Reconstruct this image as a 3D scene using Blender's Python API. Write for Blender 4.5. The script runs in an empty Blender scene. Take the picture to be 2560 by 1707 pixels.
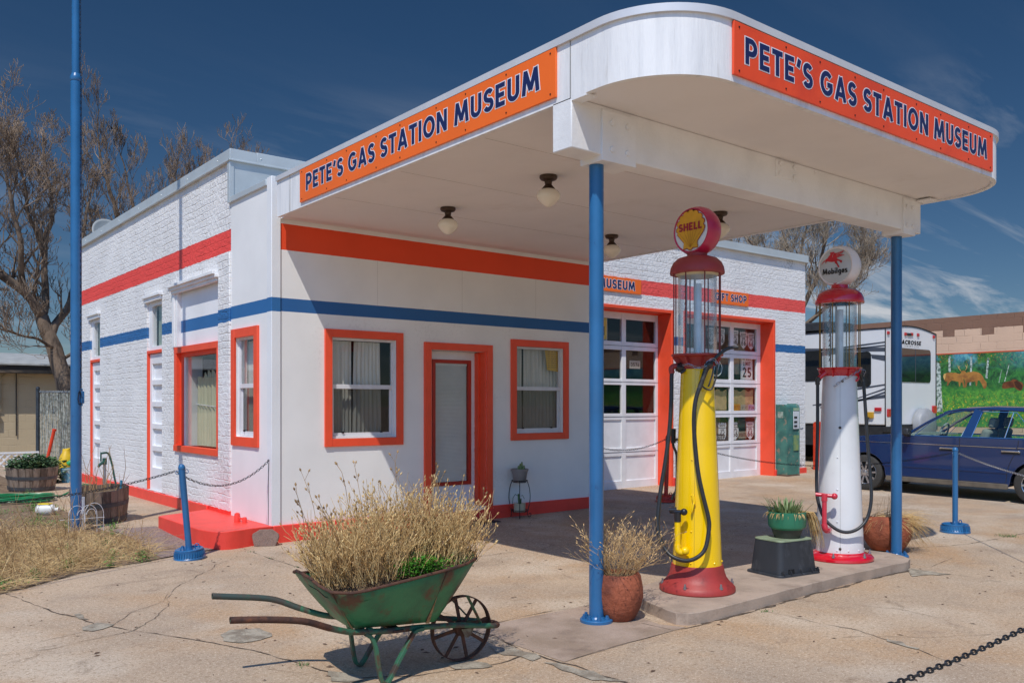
import bpy, math, random
from mathutils import Vector, Matrix, noise
R = math.radians
random.seed(7)
SC = bpy.context.scene
COL = SC.collection

# ------------------------------------------------------------------ camera
cam = bpy.data.cameras.new('camera'); camo = bpy.data.objects.new('camera', cam); COL.objects.link(camo)
camo.location = (-3.904, -9.043, 1.5)
camo.rotation_euler = (R(90), 0, R(-38.66))
cam.sensor_width = 36; cam.lens = 30.77; cam.shift_y = 0.0618
cam.clip_start = 0.05; cam.clip_end = 3000
SC.camera = camo
# ------------------------------------------------------------------ light
SUN = Vector((-.53, -.405, 1)).normalized()
sl = bpy.data.lights.new('sun', 'SUN'); slo = bpy.data.objects.new('sun', sl); COL.objects.link(slo)
sl.energy = 3.5; sl.angle = R(0.55); sl.color = (1, .955, .89)
slo.rotation_euler = (-SUN).to_track_quat('-Z', 'Y').to_euler()
slo.location = (-8, -8, 14)
W = bpy.data.worlds.new('World'); SC.world = W; W.use_nodes = True
nt = W.node_tree; nt.nodes.clear()
def N(t, **k):
    n = nt.nodes.new(t)
    for a, b in k.items(): setattr(n, a, b)
    return n
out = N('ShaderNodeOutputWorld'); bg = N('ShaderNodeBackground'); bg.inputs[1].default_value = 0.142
sky = N('ShaderNodeTexSky', sky_type='NISHITA'); sky.sun_disc = False
sky.sun_elevation = math.asin(SUN.z); sky.sun_rotation = math.atan2(SUN.x, SUN.y)
sky.altitude = 1800; sky.air_density = 1.0; sky.dust_density = 0.0; sky.ozone_density = 3.0
# thin cirrus, laid out on the sky itself by direction
tc = N('ShaderNodeTexCoord'); sep = N('ShaderNodeSeparateXYZ'); nt.links.new(tc.outputs['Generated'], sep.inputs[0])
def M(op, a, b=None, clamp=False):
    n = N('ShaderNodeMath', operation=op); n.use_clamp = clamp
    for i, v in enumerate((a, b)):
        if v is None: continue
        if isinstance(v, (int, float)): n.inputs[i].default_value = v
        else: nt.links.new(v, n.inputs[i])
    return n.outputs[0]
zc = M('MAXIMUM', sep.outputs[2], 0.0); zz = M('ADD', zc, 0.12)
u = M('DIVIDE', sep.outputs[0], zz); v = M('DIVIDE', sep.outputs[1], zz)
cb = N('ShaderNodeCombineXYZ'); nt.links.new(u, cb.inputs[0]); nt.links.new(v, cb.inputs[1])
mp = N('ShaderNodeMapping'); mp.inputs['Rotation'].default_value = (0, 0, R(-24)); mp.inputs['Scale'].default_value = (0.42, 1.5, 1); mp.inputs['Location'].default_value = (5.6, 4.2, 0)
nt.links.new(cb.outputs[0], mp.inputs[0])
n1 = N('ShaderNodeTexNoise'); n1.inputs['Scale'].default_value = 1.6; n1.inputs['Detail'].default_value = 9; n1.inputs['Roughness'].default_value = .62; n1.inputs['Distortion'].default_value = .5
nt.links.new(mp.outputs[0], n1.inputs['Vector'])
n2 = N('ShaderNodeTexNoise'); n2.inputs['Scale'].default_value = .55; n2.inputs['Detail'].default_value = 3
nt.links.new(cb.outputs[0], n2.inputs['Vector'])
r1 = N('ShaderNodeMapRange'); r1.inputs[1].default_value = .50; r1.inputs[2].default_value = .80
nt.links.new(n1.outputs[0], r1.inputs[0])
r2 = N('ShaderNodeMapRange'); r2.inputs[1].default_value = .34; r2.inputs[2].default_value = .54
nt.links.new(n2.outputs[0], r2.inputs[0])
cl = M('MULTIPLY', r1.outputs[0], r2.outputs[0])
hz = N('ShaderNodeMapRange'); hz.inputs[1].default_value = .34; hz.inputs[2].default_value = .16; hz.inputs[3].default_value = .05; hz.inputs[4].default_value = 1.7
nt.links.new(sep.outputs[2], hz.inputs[0])
az = N('ShaderNodeMapRange'); az.inputs[1].default_value = .35; az.inputs[2].default_value = .85; az.inputs[3].default_value = .22; az.inputs[4].default_value = 1.0
nt.links.new(sep.outputs[0], az.inputs[0])
cl = M('MULTIPLY', M('MULTIPLY', cl, az.outputs[0]), hz.outputs[0], True)
hs = N('ShaderNodeHueSaturation'); hs.inputs['Saturation'].default_value = 1.22; hs.inputs['Value'].default_value = 1
nt.links.new(sky.outputs[0], hs.inputs['Color'])
# sky darkened away from the sun, brightened round it to add fill light
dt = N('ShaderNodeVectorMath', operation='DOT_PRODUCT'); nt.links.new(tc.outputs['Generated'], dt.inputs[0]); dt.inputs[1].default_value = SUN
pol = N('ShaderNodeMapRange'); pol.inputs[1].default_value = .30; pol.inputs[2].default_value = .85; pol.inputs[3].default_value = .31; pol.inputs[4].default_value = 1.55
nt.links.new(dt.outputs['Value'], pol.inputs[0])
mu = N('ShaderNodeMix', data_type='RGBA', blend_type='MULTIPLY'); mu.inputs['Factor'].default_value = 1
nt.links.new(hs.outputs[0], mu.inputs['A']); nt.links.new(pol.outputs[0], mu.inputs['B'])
mx = N('ShaderNodeMix', data_type='RGBA'); nt.links.new(cl, mx.inputs['Factor']); nt.links.new(mu.outputs['Result'], mx.inputs['A']); mx.inputs['B'].default_value = (3.7, 3.9, 4.2, 1)
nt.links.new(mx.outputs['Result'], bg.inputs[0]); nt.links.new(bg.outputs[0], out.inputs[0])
SC.view_settings.view_transform = 'Standard'; SC.view_settings.look = 'None'; SC.view_settings.gamma = 1
SC.view_settings.exposure = 0.0
SC.render.engine = 'CYCLES'
SC.cycles.max_bounces = 8; SC.cycles.transparent_max_bounces = 24; SC.cycles.use_denoising = True
SC.cycles.caustics_reflective = False; SC.cycles.caustics_refractive = False; SC.cycles.sample_clamp_indirect = 6

# ------------------------------------------------------------------ helpers
def srgb(c):
    if isinstance(c, str): c = tuple(int(c[i:i+2], 16) for i in (0, 2, 4))
    return tuple(((x/255)/12.92 if x/255 <= .04045 else (((x/255)+.055)/1.055)**2.4) for x in c) + (1,)

def mat(name, col, rough=.6, metal=0., col2=None, vscale=6., vmin=.42, vmax=.62, var=.08, bump=0., bscale=60., spec=.5,
        dirt=None, dscale=3., dmin=.6, dmax=.72, coat=0., stretch=(1, 1, 1), trans=0., fine=0., fscale=400.):
    m = bpy.data.materials.new(name); m.use_nodes = True; t = m.node_tree; b = t.nodes['Principled BSDF']
    def nn(ty, **k):
        n = t.nodes.new(ty)
        for a, c in k.items(): setattr(n, a, c)
        return n
    tc = nn('ShaderNodeTexCoord'); mp = nn('ShaderNodeMapping'); mp.inputs['Scale'].default_value = stretch
    t.links.new(tc.outputs['Object'], mp.inputs[0])
    def ns(scale, det=5, rg=.55):
        n = nn('ShaderNodeTexNoise'); n.inputs['Scale'].default_value = scale; n.inputs['Detail'].default_value = det; n.inputs['Roughness'].default_value = rg
        t.links.new(mp.outputs[0], n.inputs['Vector']); return n
    c = srgb(col)
    nz = ns(vscale)
    mr = nn('ShaderNodeMapRange'); mr.inputs[1].default_value = vmin; mr.inputs[2].default_value = vmax; t.links.new(nz.outputs[0], mr.inputs[0])
    mixn = nn('ShaderNodeMix', data_type='RGBA'); t.links.new(mr.outputs[0], mixn.inputs['Factor'])
    mixn.inputs['A'].default_value = c
    mixn.inputs['B'].default_value = srgb(col2) if col2 else tuple(x*(1-var*2) for x in c[:3]) + (1,)
    cur = mixn.outputs['Result']
    if dirt:
        nd = ns(dscale, 8, .65); md = nn('ShaderNodeMapRange'); md.inputs[1].default_value = dmin; md.inputs[2].default_value = dmax
        t.links.new(nd.outputs[0], md.inputs[0]); m2 = nn('ShaderNodeMix', data_type='RGBA'); t.links.new(md.outputs[0], m2.inputs['Factor'])
        t.links.new(cur, m2.inputs['A']); m2.inputs['B'].default_value = srgb(dirt); cur = m2.outputs['Result']
    if fine:
        nf = ns(fscale, 2, .7); mf = nn('ShaderNodeMapRange'); mf.inputs[1].default_value = .3; mf.inputs[2].default_value = .7
        mf.inputs[3].default_value = 1-fine; mf.inputs[4].default_value = 1+fine; t.links.new(nf.outputs[0], mf.inputs[0])
        m3 = nn('ShaderNodeMix', data_type='RGBA', blend_type='MULTIPLY'); m3.inputs['Factor'].default_value = 1
        t.links.new(cur, m3.inputs['A']); t.links.new(mf.outputs[0], m3.inputs['B']); cur = m3.outputs['Result']
    t.links.new(cur, b.inputs['Base Color'])
    b.inputs['Roughness'].default_value = rough; b.inputs['Metallic'].default_value = metal
    b.inputs['Specular IOR Level'].default_value = spec; b.inputs['Coat Weight'].default_value = coat
    if trans: b.inputs['Transmission Weight'].default_value = trans
    if bump:
        nb = ns(bscale, 6, .6); bp = nn('ShaderNodeBump'); bp.inputs['Strength'].default_value = bump; bp.inputs['Distance'].default_value = .01
        t.links.new(nb.outputs[0], bp.inputs['Height']); t.links.new(bp.outputs[0], b.inputs['Normal'])
    return m

def wall_mat(name, bands=(), brick=False, base='F1F1F0', dirt_amt=.0, ww=.42, hh=.2, bumpd=.010, rg=.022):
    """painted masonry: colour bands by height are the paint itself"""
    m = bpy.data.materials.new(name); m.use_nodes = True; t = m.node_tree; b = t.nodes['Principled BSDF']
    def nn(ty, **k):
        n = t.nodes.new(ty)
        for a, c in k.items(): setattr(n, a, c)
        return n
    def mm(op, a, c=None, clamp=False):
        n = nn('ShaderNodeMath', operation=op); n.use_clamp = clamp
        for i, v in enumerate((a, c)):
            if v is None: continue
            if isinstance(v, (int, float)): n.inputs[i].default_value = v
            else: t.links.new(v, n.inputs[i])
        return n.outputs[0]
    tc = nn('ShaderNodeTexCoord'); sp = nn('ShaderNodeSeparateXYZ'); t.links.new(tc.outputs['Object'], sp.inputs[0])
    xy = mm('ADD', sp.outputs[0], sp.outputs[1])
    cv = nn('ShaderNodeCombineXYZ'); t.links.new(xy, cv.inputs[0]); t.links.new(sp.outputs[2], cv.inputs[1])
    nz = nn('ShaderNodeTexNoise'); nz.inputs['Scale'].default_value = 9; nz.inputs['Detail'].default_value = 6; t.links.new(tc.outputs['Object'], nz.inputs['Vector'])
    nl = nn('ShaderNodeTexNoise'); nl.inputs['Scale'].default_value = 1.3; nl.inputs['Detail'].default_value = 5; t.links.new(tc.outputs['Object'], nl.inputs['Vector'])
    ml = nn('ShaderNodeMapRange'); ml.inputs[1].default_value = .35; ml.inputs[2].default_value = .7; ml.inputs[3].default_value = 1.0; ml.inputs[4].default_value = .90
    t.links.new(nl.outputs[0], ml.inputs[0])
    cur = nn('ShaderNodeRGB'); cur.outputs[0].default_value = srgb(base); cur = cur.outputs[0]
    if dirt_amt:
        nd = nn('ShaderNodeTexNoise'); nd.inputs['Scale'].default_value = 26; nd.inputs['Detail'].default_value = 9; nd.inputs['Roughness'].default_value = .7
        t.links.new(tc.outputs['Object'], nd.inputs['Vector'])
        nd2 = nn('ShaderNodeTexNoise'); nd2.inputs['Scale'].default_value = 1.1; t.links.new(tc.outputs['Object'], nd2.inputs['Vector'])
        f = mm('MULTIPLY', nd.outputs[0], nd2.outputs[0]); md = nn('ShaderNodeMapRange'); md.inputs[1].default_value = .33; md.inputs[2].default_value = .40; md.inputs[4].default_value = dirt_amt
        t.links.new(f, md.inputs[0]); mx = nn('ShaderNodeMix', data_type='RGBA'); t.links.new(md.outputs[0], mx.inputs['Factor']); t.links.new(cur, mx.inputs['A']); mx.inputs['B'].default_value = srgb('8A857C'); cur = mx.outputs['Result']
    wob = mm('MULTIPLY', mm('SUBTRACT', nz.outputs[0], .5), .035 if brick else .004)
    z = mm('ADD', sp.outputs[2], wob)
    for z0, z1, col in bands:
        f = mm('MULTIPLY', mm('GREATER_THAN', z, z0), mm('LESS_THAN', z, z1))
        mx = nn('ShaderNodeMix', data_type='RGBA'); t.links.new(f, mx.inputs['Factor']); t.links.new(cur, mx.inputs['A']); mx.inputs['B'].default_value = srgb(col); cur = mx.outputs['Result']
    m3 = nn('ShaderNodeMix', data_type='RGBA', blend_type='MULTIPLY'); m3.inputs['Factor'].default_value = 1
    t.links.new(cur, m3.inputs['A']); t.links.new(ml.outputs[0], m3.inputs['B']); t.links.new(m3.outputs['Result'], b.inputs['Base Color'])
    b.inputs['Roughness'].default_value = .55; b.inputs['Specular IOR Level'].default_value = .35
    n2 = nn('ShaderNodeTexNoise'); n2.inputs['Scale'].default_value = 20 if brick else 55; n2.inputs['Detail'].default_value = 8; n2.inputs['Roughness'].default_value = .6
    t.links.new(tc.outputs['Object'], n2.inputs['Vector'])
    bp = nn('ShaderNodeBump'); bp.inputs['Distance'].default_value = rg if brick else .004; bp.inputs['Strength'].default_value = 1. if brick else .4
    t.links.new(n2.outputs[0], bp.inputs['Height']); last = bp.outputs[0]
    if brick:
        # jitter the joints so they run unevenly under thick paint
        jn = nn('ShaderNodeTexNoise'); jn.inputs['Scale'].default_value = 5; jn.inputs['Detail'].default_value = 3; t.links.new(tc.outputs['Object'], jn.inputs['Vector'])
        js = nn('ShaderNodeVectorMath', operation='MULTIPLY_ADD'); t.links.new(jn.outputs['Color'], js.inputs[0]); js.inputs[1].default_value = (.08, .05, 0); t.links.new(cv.outputs[0], js.inputs[2])
        br = nn('ShaderNodeTexBrick'); br.inputs['Scale'].default_value = 1; br.inputs['Mortar Size'].default_value = .010; br.inputs['Mortar Smooth'].default_value = .9
        br.inputs['Brick Width'].default_value = ww; br.inputs['Row Height'].default_value = hh; br.inputs['Color1'].default_value = (1, 1, 1, 1); br.inputs['Color2'].default_value = (.75, .75, .75, 1); br.inputs['Mortar'].default_value = (.1, .1, .1, 1)
        t.links.new(js.outputs[0], br.inputs['Vector'])
        n5 = nn('ShaderNodeTexNoise'); n5.inputs['Scale'].default_value = 2.6; n5.inputs['Detail'].default_value = 4; t.links.new(tc.outputs['Object'], n5.inputs['Vector'])
        m5 = nn('ShaderNodeMapRange'); m5.inputs[1].default_value = .38; m5.inputs[2].default_value = .62; m5.inputs[3].default_value = .12; m5.inputs[4].default_value = 1; t.links.new(n5.outputs[0], m5.inputs[0])
        b2 = nn('ShaderNodeBump'); b2.inputs['Distance'].default_value = bumpd; t.links.new(m5.outputs[0], b2.inputs['Strength'])
        t.links.new(br.outputs['Color'], b2.inputs['Height']); t.links.new(last, b2.inputs['Normal']); last = b2.outputs[0]
    t.links.new(last, b.inputs['Normal'])
    return m

def glass(name, tint=(.975, .985, .98, 1), refl=.9, edge=3.5):
    m = bpy.data.materials.new(name); m.use_nodes = True; t = m.node_tree; t.nodes.clear()
    o = t.nodes.new('ShaderNodeOutputMaterial'); mx = t.nodes.new('ShaderNodeMixShader'); tr = t.nodes.new('ShaderNodeBsdfTransparent'); gl = t.nodes.new('ShaderNodeBsdfGlossy')
    fr = t.nodes.new('ShaderNodeLayerWeight'); fr.inputs[0].default_value = .5
    pw = t.nodes.new('ShaderNodeMath'); pw.operation = 'POWER'; pw.inputs[1].default_value = edge; t.links.new(fr.outputs['Facing'], pw.inputs[0])
    ml = t.nodes.new('ShaderNodeMath'); ml.operation = 'MULTIPLY_ADD'; ml.inputs[1].default_value = .55; ml.inputs[2].default_value = .035; ml.use_clamp = True
    t.links.new(pw.outputs[0], ml.inputs[0]); t.links.new(ml.outputs[0], mx.inputs[0])
    tr.inputs[0].default_value = tint; gl.inputs['Roughness'].default_value = .015; gl.inputs[0].default_value = (refl, refl, refl, 1)
    t.links.new(tr.outputs[0], mx.inputs[1]); t.links.new(gl.outputs[0], mx.inputs[2]); t.links.new(mx.outputs[0], o.inputs[0])
    return m

class MB:
    def __init__(s): s.v = []; s.f = []
    def add(s, vs, fs):
        o = len(s.v); s.v += [tuple(p) for p in vs]; s.f += [tuple(i+o for i in f) for f in fs]; return s
    def box(s, x0, x1, y0, y1, z0, z1):
        if x0 > x1: x0, x1 = x1, x0
        if y0 > y1: y0, y1 = y1, y0
        if z0 > z1: z0, z1 = z1, z0
        return s.add([(x0,y0,z0),(x1,y0,z0),(x1,y1,z0),(x0,y1,z0),(x0,y0,z1),(x1,y0,z1),(x1,y1,z1),(x0,y1,z1)],
                     [(0,3,2,1),(4,5,6,7),(0,1,5,4),(1,2,6,5),(2,3,7,6),(3,0,4,7)])
    def obox(s, a, b, w, h, up=(0,0,1)):
        a = Vector(a); b = Vector(b); d = (b-a).normalized(); up = Vector(up)
        r = d.cross(up); r = r.normalized() if r.length > 1e-6 else Vector((1,0,0)); q = r.cross(d).normalized()
        vs = [p + r*i*w/2 + q*j*h/2 for p in (a, b) for i, j in ((-1,-1),(1,-1),(1,1),(-1,1))]
        return s.add(vs, [(0,1,2,3),(4,7,6,5),(0,4,5,1),(1,5,6,2),(2,6,7,3),(3,7,4,0)])
    def tube(s, path, rad, n=8, cap=True, closed=False):
        P = [Vector(p) for p in path]; k = len(P)
        rs = rad if isinstance(rad, (list, tuple)) else [rad]*k
        vs = []; ref = None
        for i, p in enumerate(P):
            if closed: d = (P[(i+1) % k]-P[i-1])
            else: d = P[min(i+1, k-1)]-P[max(i-1, 0)]
            if d.length < 1e-9: d = Vector((0,0,1))
            d.normalize()
            if ref is None:
                ref = d.cross(Vector((0,0,1)));
                if ref.length < .05: ref = d.cross(Vector((1,0,0)))
            ref = (ref - d*ref.dot(d))
            if ref.length < 1e-6: ref = d.orthogonal()
            ref.normalize(); q = d.cross(ref)
            for j in range(n):
                a = 2*math.pi*j/n; vs.append(p + (ref*math.cos(a)+q*math.sin(a))*rs[i])
        fs = []
        for i in range(k if closed else k-1):
            i2 = (i+1) % k
            for j in range(n):
                fs.append((i*n+j, i*n+(j+1) % n, i2*n+(j+1) % n, i2*n+j))
        if cap and not closed and n > 2:
            fs.append(tuple(range(n))[::-1]); fs.append(tuple((k-1)*n+j for j in range(n)))
        return s.add(vs, fs)
    def lathe(s, prof, n=32, c=(0,0,0), ax='z', cap=True):
        vs = []; c = Vector(c)
        for r, h in prof:
            for j in range(n):
                a = 2*math.pi*j/n; x, y = r*math.cos(a), r*math.sin(a)
                vs.append(c + (Vector((x, y, h)) if ax == 'z' else Vector((h, x, y)) if ax == 'x' else Vector((y, h, x))))
        fs = [(i*n+j, i*n+(j+1) % n, (i+1)*n+(j+1) % n, (i+1)*n+j) for i in range(len(prof)-1) for j in range(n)]
        if cap:
            if prof[0][0] > 1e-6: fs.append(tuple(range(n))[::-1])
            if prof[-1][0] > 1e-6: fs.append(tuple((len(prof)-1)*n+j for j in range(n)))
        return s.add(vs, fs)
    def prism(s, poly, o, ux, uy, d):
        """poly (2d) in the plane o+ux*a+uy*b, thickness vector d"""
        o = Vector(o); ux = Vector(ux); uy = Vector(uy); d = Vector(d); k = len(poly)
        vs = [o+ux*a+uy*b for a, b in poly]; vs += [p+d for p in vs]
        fs = [tuple(range(k)), tuple(range(2*k-1, k-1, -1))] + [(i, i+k, (i+1) % k+k, (i+1) % k) for i in range(k)]
        return s.add(vs, fs)
    def flat(s, poly, o=(0,0,0), ux=(1,0,0), uy=(0,1,0)):
        o = Vector(o); ux = Vector(ux); uy = Vector(uy)
        return s.add([o+ux*a+uy*b for a, b in poly], [tuple(range(len(poly)))])
    def sph(s, c, r, n=12, m=8, sc=(1,1,1)):
        return s.lathe([(max(r*math.sin(math.pi*i/m), 1e-7)*sc[0], -r*math.cos(math.pi*i/m)*sc[2]) for i in range(m+1)], n, c, cap=False)
    def build(s, name, m, parent=None, loc=None, smooth=True, ang=35, bevel=0, seg=2, tri=False):
        me = bpy.data.meshes.new(name); me.from_pydata(s.v, [], s.f); me.validate(); me.update()
        if tri or any(len(f) > 4 for f in s.f):
            import bmesh
            b = bmesh.new(); b.from_mesh(me); bmesh.ops.recalc_face_normals(b, faces=b.faces) if tri != 'keep' else None
            bmesh.ops.triangulate(b, faces=[f for f in b.faces if len(f.verts) > 4]); b.to_mesh(me); b.free()
        if smooth:
            me.polygons.foreach_set('use_smooth', [True]*len(me.polygons)); me.set_sharp_from_angle(angle=R(ang))
        me.materials.append(m)
        o = bpy.data.objects.new(name, me); COL.objects.link(o)
        if parent: o.parent = parent
        if loc: o.location = loc
        if bevel:
            bm = o.modifiers.new('bevel', 'BEVEL'); bm.width = bevel; bm.segments = seg; bm.limit_method = 'ANGLE'; bm.angle_limit = R(40); bm.harden_normals = False
        return o

def tag(o, label, cat, group=None, kind=None):
    if label: o['label'] = label
    if cat: o['category'] = cat
    if group: o['group'] = group
    if kind: o['kind'] = kind
    return o
def thing(name, loc, label, cat, group=None, rz=0, rot=None):
    o = bpy.data.objects.new(name, None); COL.objects.link(o); o.location = loc; o.rotation_euler = rot or (0, 0, rz); o.empty_display_size = .2
    return tag(o, label, cat, group)

def sm(t): t = min(1, max(0, t)); return t*t*(3-2*t)
def g(x, y):
    gr = .0095*min(max(x, 0), 14)*sm((y+4)/5.2); gl = .09*sm(y/3.2); k = sm((.5-x)/.5)
    return gr*(1-k)+gl*k

# ------------------------------------------------------------------ materials
WHITE = mat('white_paint', 'EFEFEE', .5, var=.04, vscale=3, bump=.25, bscale=40, dirt='B9B4AA', dscale=5, dmin=.66, dmax=.8)
SOFFIT = mat('soffit_paint', 'ECE8E6', .7, var=.02, vscale=1.5, bump=.12, bscale=24, dirt='DAD2CC', dscale=1.2, dmin=.6, dmax=.85)
GALV = mat('galvanised_flashing', 'D5DCDC', .38, metal=.35, var=.04, vscale=2.5, bump=.08, bscale=9)
REDP = mat('coral_red_paint', 'F64A3C', .45, var=.05, vscale=4, bump=.3, bscale=55, dirt='B8402F', dscale=9, dmin=.66, dmax=.75)
ORJ = mat('orange_red_trim', 'F75634', .45, var=.04, vscale=4, bump=.25, bscale=60)
BLUE = mat('blue_pole_paint', '2C6A9C', .32, var=.07, vscale=3, bump=.1, bscale=60, dirt='22507C', dscale=12, dmin=.64, dmax=.72, coat=.2)
ORSIGN = mat('orange_sign_panel', 'FF7426', .35, var=.03, vscale=1.2)
ORSIGN2 = mat('faded_orange_sign_panel', 'F6552B', .4, var=.05, vscale=1.0, dirt='E0492A', dscale=2, dmin=.5, dmax=.7)
NAVY = mat('navy_lettering', '1F2B5C', .4, var=.05)
LETW = mat('white_lettering', 'F0EDF0', .4, var=.02)
BLACK = mat('black_rubber', '2A2B2E', .5, var=.1, vscale=20, bump=.1, bscale=90)
BLACKM = mat('black_iron', '1E1E20', .4, var=.15, vscale=20)
CHAINM = mat('dark_steel_chain', '4A4D52', .4, metal=.75, var=.2, vscale=40)
STEEL = mat('zinc_chain', 'A9ABB0', .35, metal=.8, var=.1, vscale=40)
BRASS = mat('brass_rod', '8C6A32', .35, metal=.7, var=.1)
BRONZE = mat('brown_lamp_fitting', '4B3A2E', .5, metal=.3, var=.1, vscale=30)
OPAL = mat('opal_glass_shade', 'F2EBDA', .18, var=.03, vscale=10, coat=.4)
GLASS = glass('window_glass')
GLASSD = glass('screened_glass', (.72, .73, .72, 1))
GLASSC = glass('clear_cylinder_glass', (.93, .95, .96, 1), edge=1.6)
ALUM = mat('white_aluminium_frame', 'DEDEDF', .35, var=.04, vscale=10)
CURT = mat('grey_white_curtain', 'D9D5CD', .9, var=.08, vscale=3, stretch=(9, 9, .4))
CREAMC = mat('cream_curtain', 'CFCBA8', .9, var=.1, vscale=3, stretch=(9, 9, .4))
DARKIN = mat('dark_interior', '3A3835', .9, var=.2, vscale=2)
CONC2 = mat('island_concrete', 'B39F8D', .85, var=.12, vscale=3, bump=.35, bscale=70, fine=.12, fscale=220, dirt='8B7767', dscale=4, dmin=.55, dmax=.72)
CRACK = mat('crack_shadow_dirt', '6A5A4B', .95, var=.3, vscale=30)  # one dark brown for cracks, joints and the bed groove
PATCH = mat('grey_mortar_patch', 'A99E8B', .9, var=.14, vscale=9, bump=.6, bscale=60, dirt='857867', dscale=9, dmin=.44, dmax=.62, fine=.2, fscale=150)
DIRT = mat('garden_dirt', '6F5A45', .95, col2='8E775C', vscale=14, bump=.8, bscale=40, fine=.2, fscale=120)
GRAV = mat('pinkish_gravel', 'A08C82', .95, col2='6E5E56', vscale=70, vmin=.45, vmax=.58, bump=1, bscale=75, fine=.25, fscale=160)
TERRA = mat('terracotta_clay', 'A0573B', .8, col2='7A3F2B', vscale=5, bump=1.6, bscale=20, dirt='5A3226', dscale=6, dmin=.55, dmax=.75)
SOIL = mat('dry_soil', '5D4A38', .95, col2='8A7558', vscale=40, bump=1, bscale=50)
STRAW = mat('dry_straw_stems', 'F0D296', .8, col2='B88F58', vscale=18, vmin=.35, vmax=.65)
STRAWD = mat('brown_dead_stems', 'C4A172', .85, col2='80633F', vscale=12, vmin=.35, vmax=.65)
GREENL = mat('green_leaves', '4C7A2B', .6, col2='2F5A1D', vscale=30)
GREEND = mat('deep_green_leaves', '3B5A30', .6, col2='5E7A44', vscale=25)
ALOE = mat('pale_green_blades', '7E9460', .55, col2='55703C', vscale=22)
BARK = mat('grey_brown_bark', '7D6B5A', .95, col2='4E4238', vscale=6, bump=1, bscale=22, stretch=(1, 1, .35))
TWIG = mat('twig_bark', 'A8927C', .9, col2='5E4E40', vscale=2.5, vmin=.35, vmax=.65)

def ground_mat():
    m = bpy.data.materials.new('worn_concrete'); m.use_nodes = True; t = m.node_tree; b = t.nodes['Principled BSDF']
    tc = t.nodes.new('ShaderNodeTexCoord')
    def ns(scale, det=5, rg=.55, dist=0):
        n = t.nodes.new('ShaderNodeTexNoise'); n.inputs['Scale'].default_value = scale; n.inputs['Detail'].default_value = det; n.inputs['Roughness'].default_value = rg; n.inputs['Distortion'].default_value = dist
        t.links.new(tc.outputs['Object'], n.inputs['Vector']); return n.outputs[0]
    def mr(i, a, c, lo=0, hi=1):
        n = t.nodes.new('ShaderNodeMapRange'); n.inputs[1].default_value = a; n.inputs[2].default_value = c; n.inputs[3].default_value = lo; n.inputs[4].default_value = hi; t.links.new(i, n.inputs[0]); return n.outputs[0]
    def mix(f, a, c, bl='MIX'):
        n = t.nodes.new('ShaderNodeMix'); n.data_type = 'RGBA'; n.blend_type = bl
        if isinstance(f, float): n.inputs['Factor'].default_value = f
        else: t.links.new(f, n.inputs['Factor'])
        for k, x in (('A', a), ('B', c)):
            if isinstance(x, tuple): n.inputs[k].default_value = x
            else: t.links.new(x, n.inputs[k])
        return n.outputs['Result']
    c = mix(mr(ns(.55, 4), .38, .64), srgb('BFA78C'), srgb('A8947F'))
    c = mix(mr(ns(.8, 6, .6, .6), .46, .68, 0, .7), c, srgb('B68F66'))      # rusty ochre stains
    c = mix(mr(ns(2.6, 7, .65, .6), .52, .72, 0, .6), c, srgb('93806F'))
    c = mix(mr(ns(.9, 3, .5), .52, .66, 0, .6), c, srgb('CDBDA8'))
    sp = ns(95, 2, .8)
    c = mix(mr(ns(1.9, 8, .72, 1.2), .60, .72, 0, .75), c, srgb('705D4C'))
    c = mix(mr(ns(.35, 7, .7, .8), .55, .66, 0, .5), c, srgb('86705C'))
    c = mix(mr(ns(38, 3, .8), .52, .64, 0, .75), c, srgb('8A7258'))
    c = mix(mr(ns(44, 3, .8), .56, .68, 0, .6), c, srgb('E6D3B8'))
    c = mix(mr(sp, .60, .70), c, srgb('EBDCC6'))                              # exposed aggregate
    c = mix(mr(ns(120, 2, .8), .60, .69, 0, .85), c, srgb('6A5648'))
    c = mix(mr(ns(60, 2, .75), .62, .70, 0, .6), c, srgb('D8C4A8'))
    f2 = ns(16, 6, .75); c = mix(mr(f2, .66, .72, 0, .7), c, srgb('5E4C3E'))
    t.links.new(c, b.inputs['Base Color']); b.inputs['Roughness'].default_value = .88; b.inputs['Specular IOR Level'].default_value = .25
    bp = t.nodes.new('ShaderNodeBump'); bp.inputs['Strength'].default_value = .55; bp.inputs['Distance'].default_value = .004
    t.links.new(sp, bp.inputs['Height'])
    b2 = t.nodes.new('ShaderNodeBump'); b2.inputs['Strength'].default_value = .4; b2.inputs['Distance'].default_value = .02
    t.links.new(ns(5, 6, .6), b2.inputs['Height']); t.links.new(bp.outputs[0], b2.inputs['Normal']); t.links.new(b2.outputs[0], b.inputs['Normal'])
    return m
GROUND = ground_mat()

# ------------------------------------------------------------------ ground
def lin(a, b, s): 
    n = max(1, int(round((b-a)/s))); return [a+(b-a)*i/n for i in range(n)]
xs = lin(-600, -60, 60)+lin(-60, -12, 8)+lin(-12, 26, .5)+lin(26, 60, 4)+lin(60, 600, 60)+[600]
ys = lin(-600, -60, 60)+lin(-60, -12, 8)+lin(-12, 20, .5)+lin(20, 60, 4)+lin(60, 600, 60)+[600]
gm = MB(); gm.v = [(x, y, g(x, y)) for y in ys for x in xs]; nx = len(xs)
gm.f = [(j*nx+i, j*nx+i+1, (j+1)*nx+i+1, (j+1)*nx+i) for j in range(len(ys)-1) for i in range(nx-1)]
tag(gm.build('ground', GROUND, ang=80), None, None, kind='structure')

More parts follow.
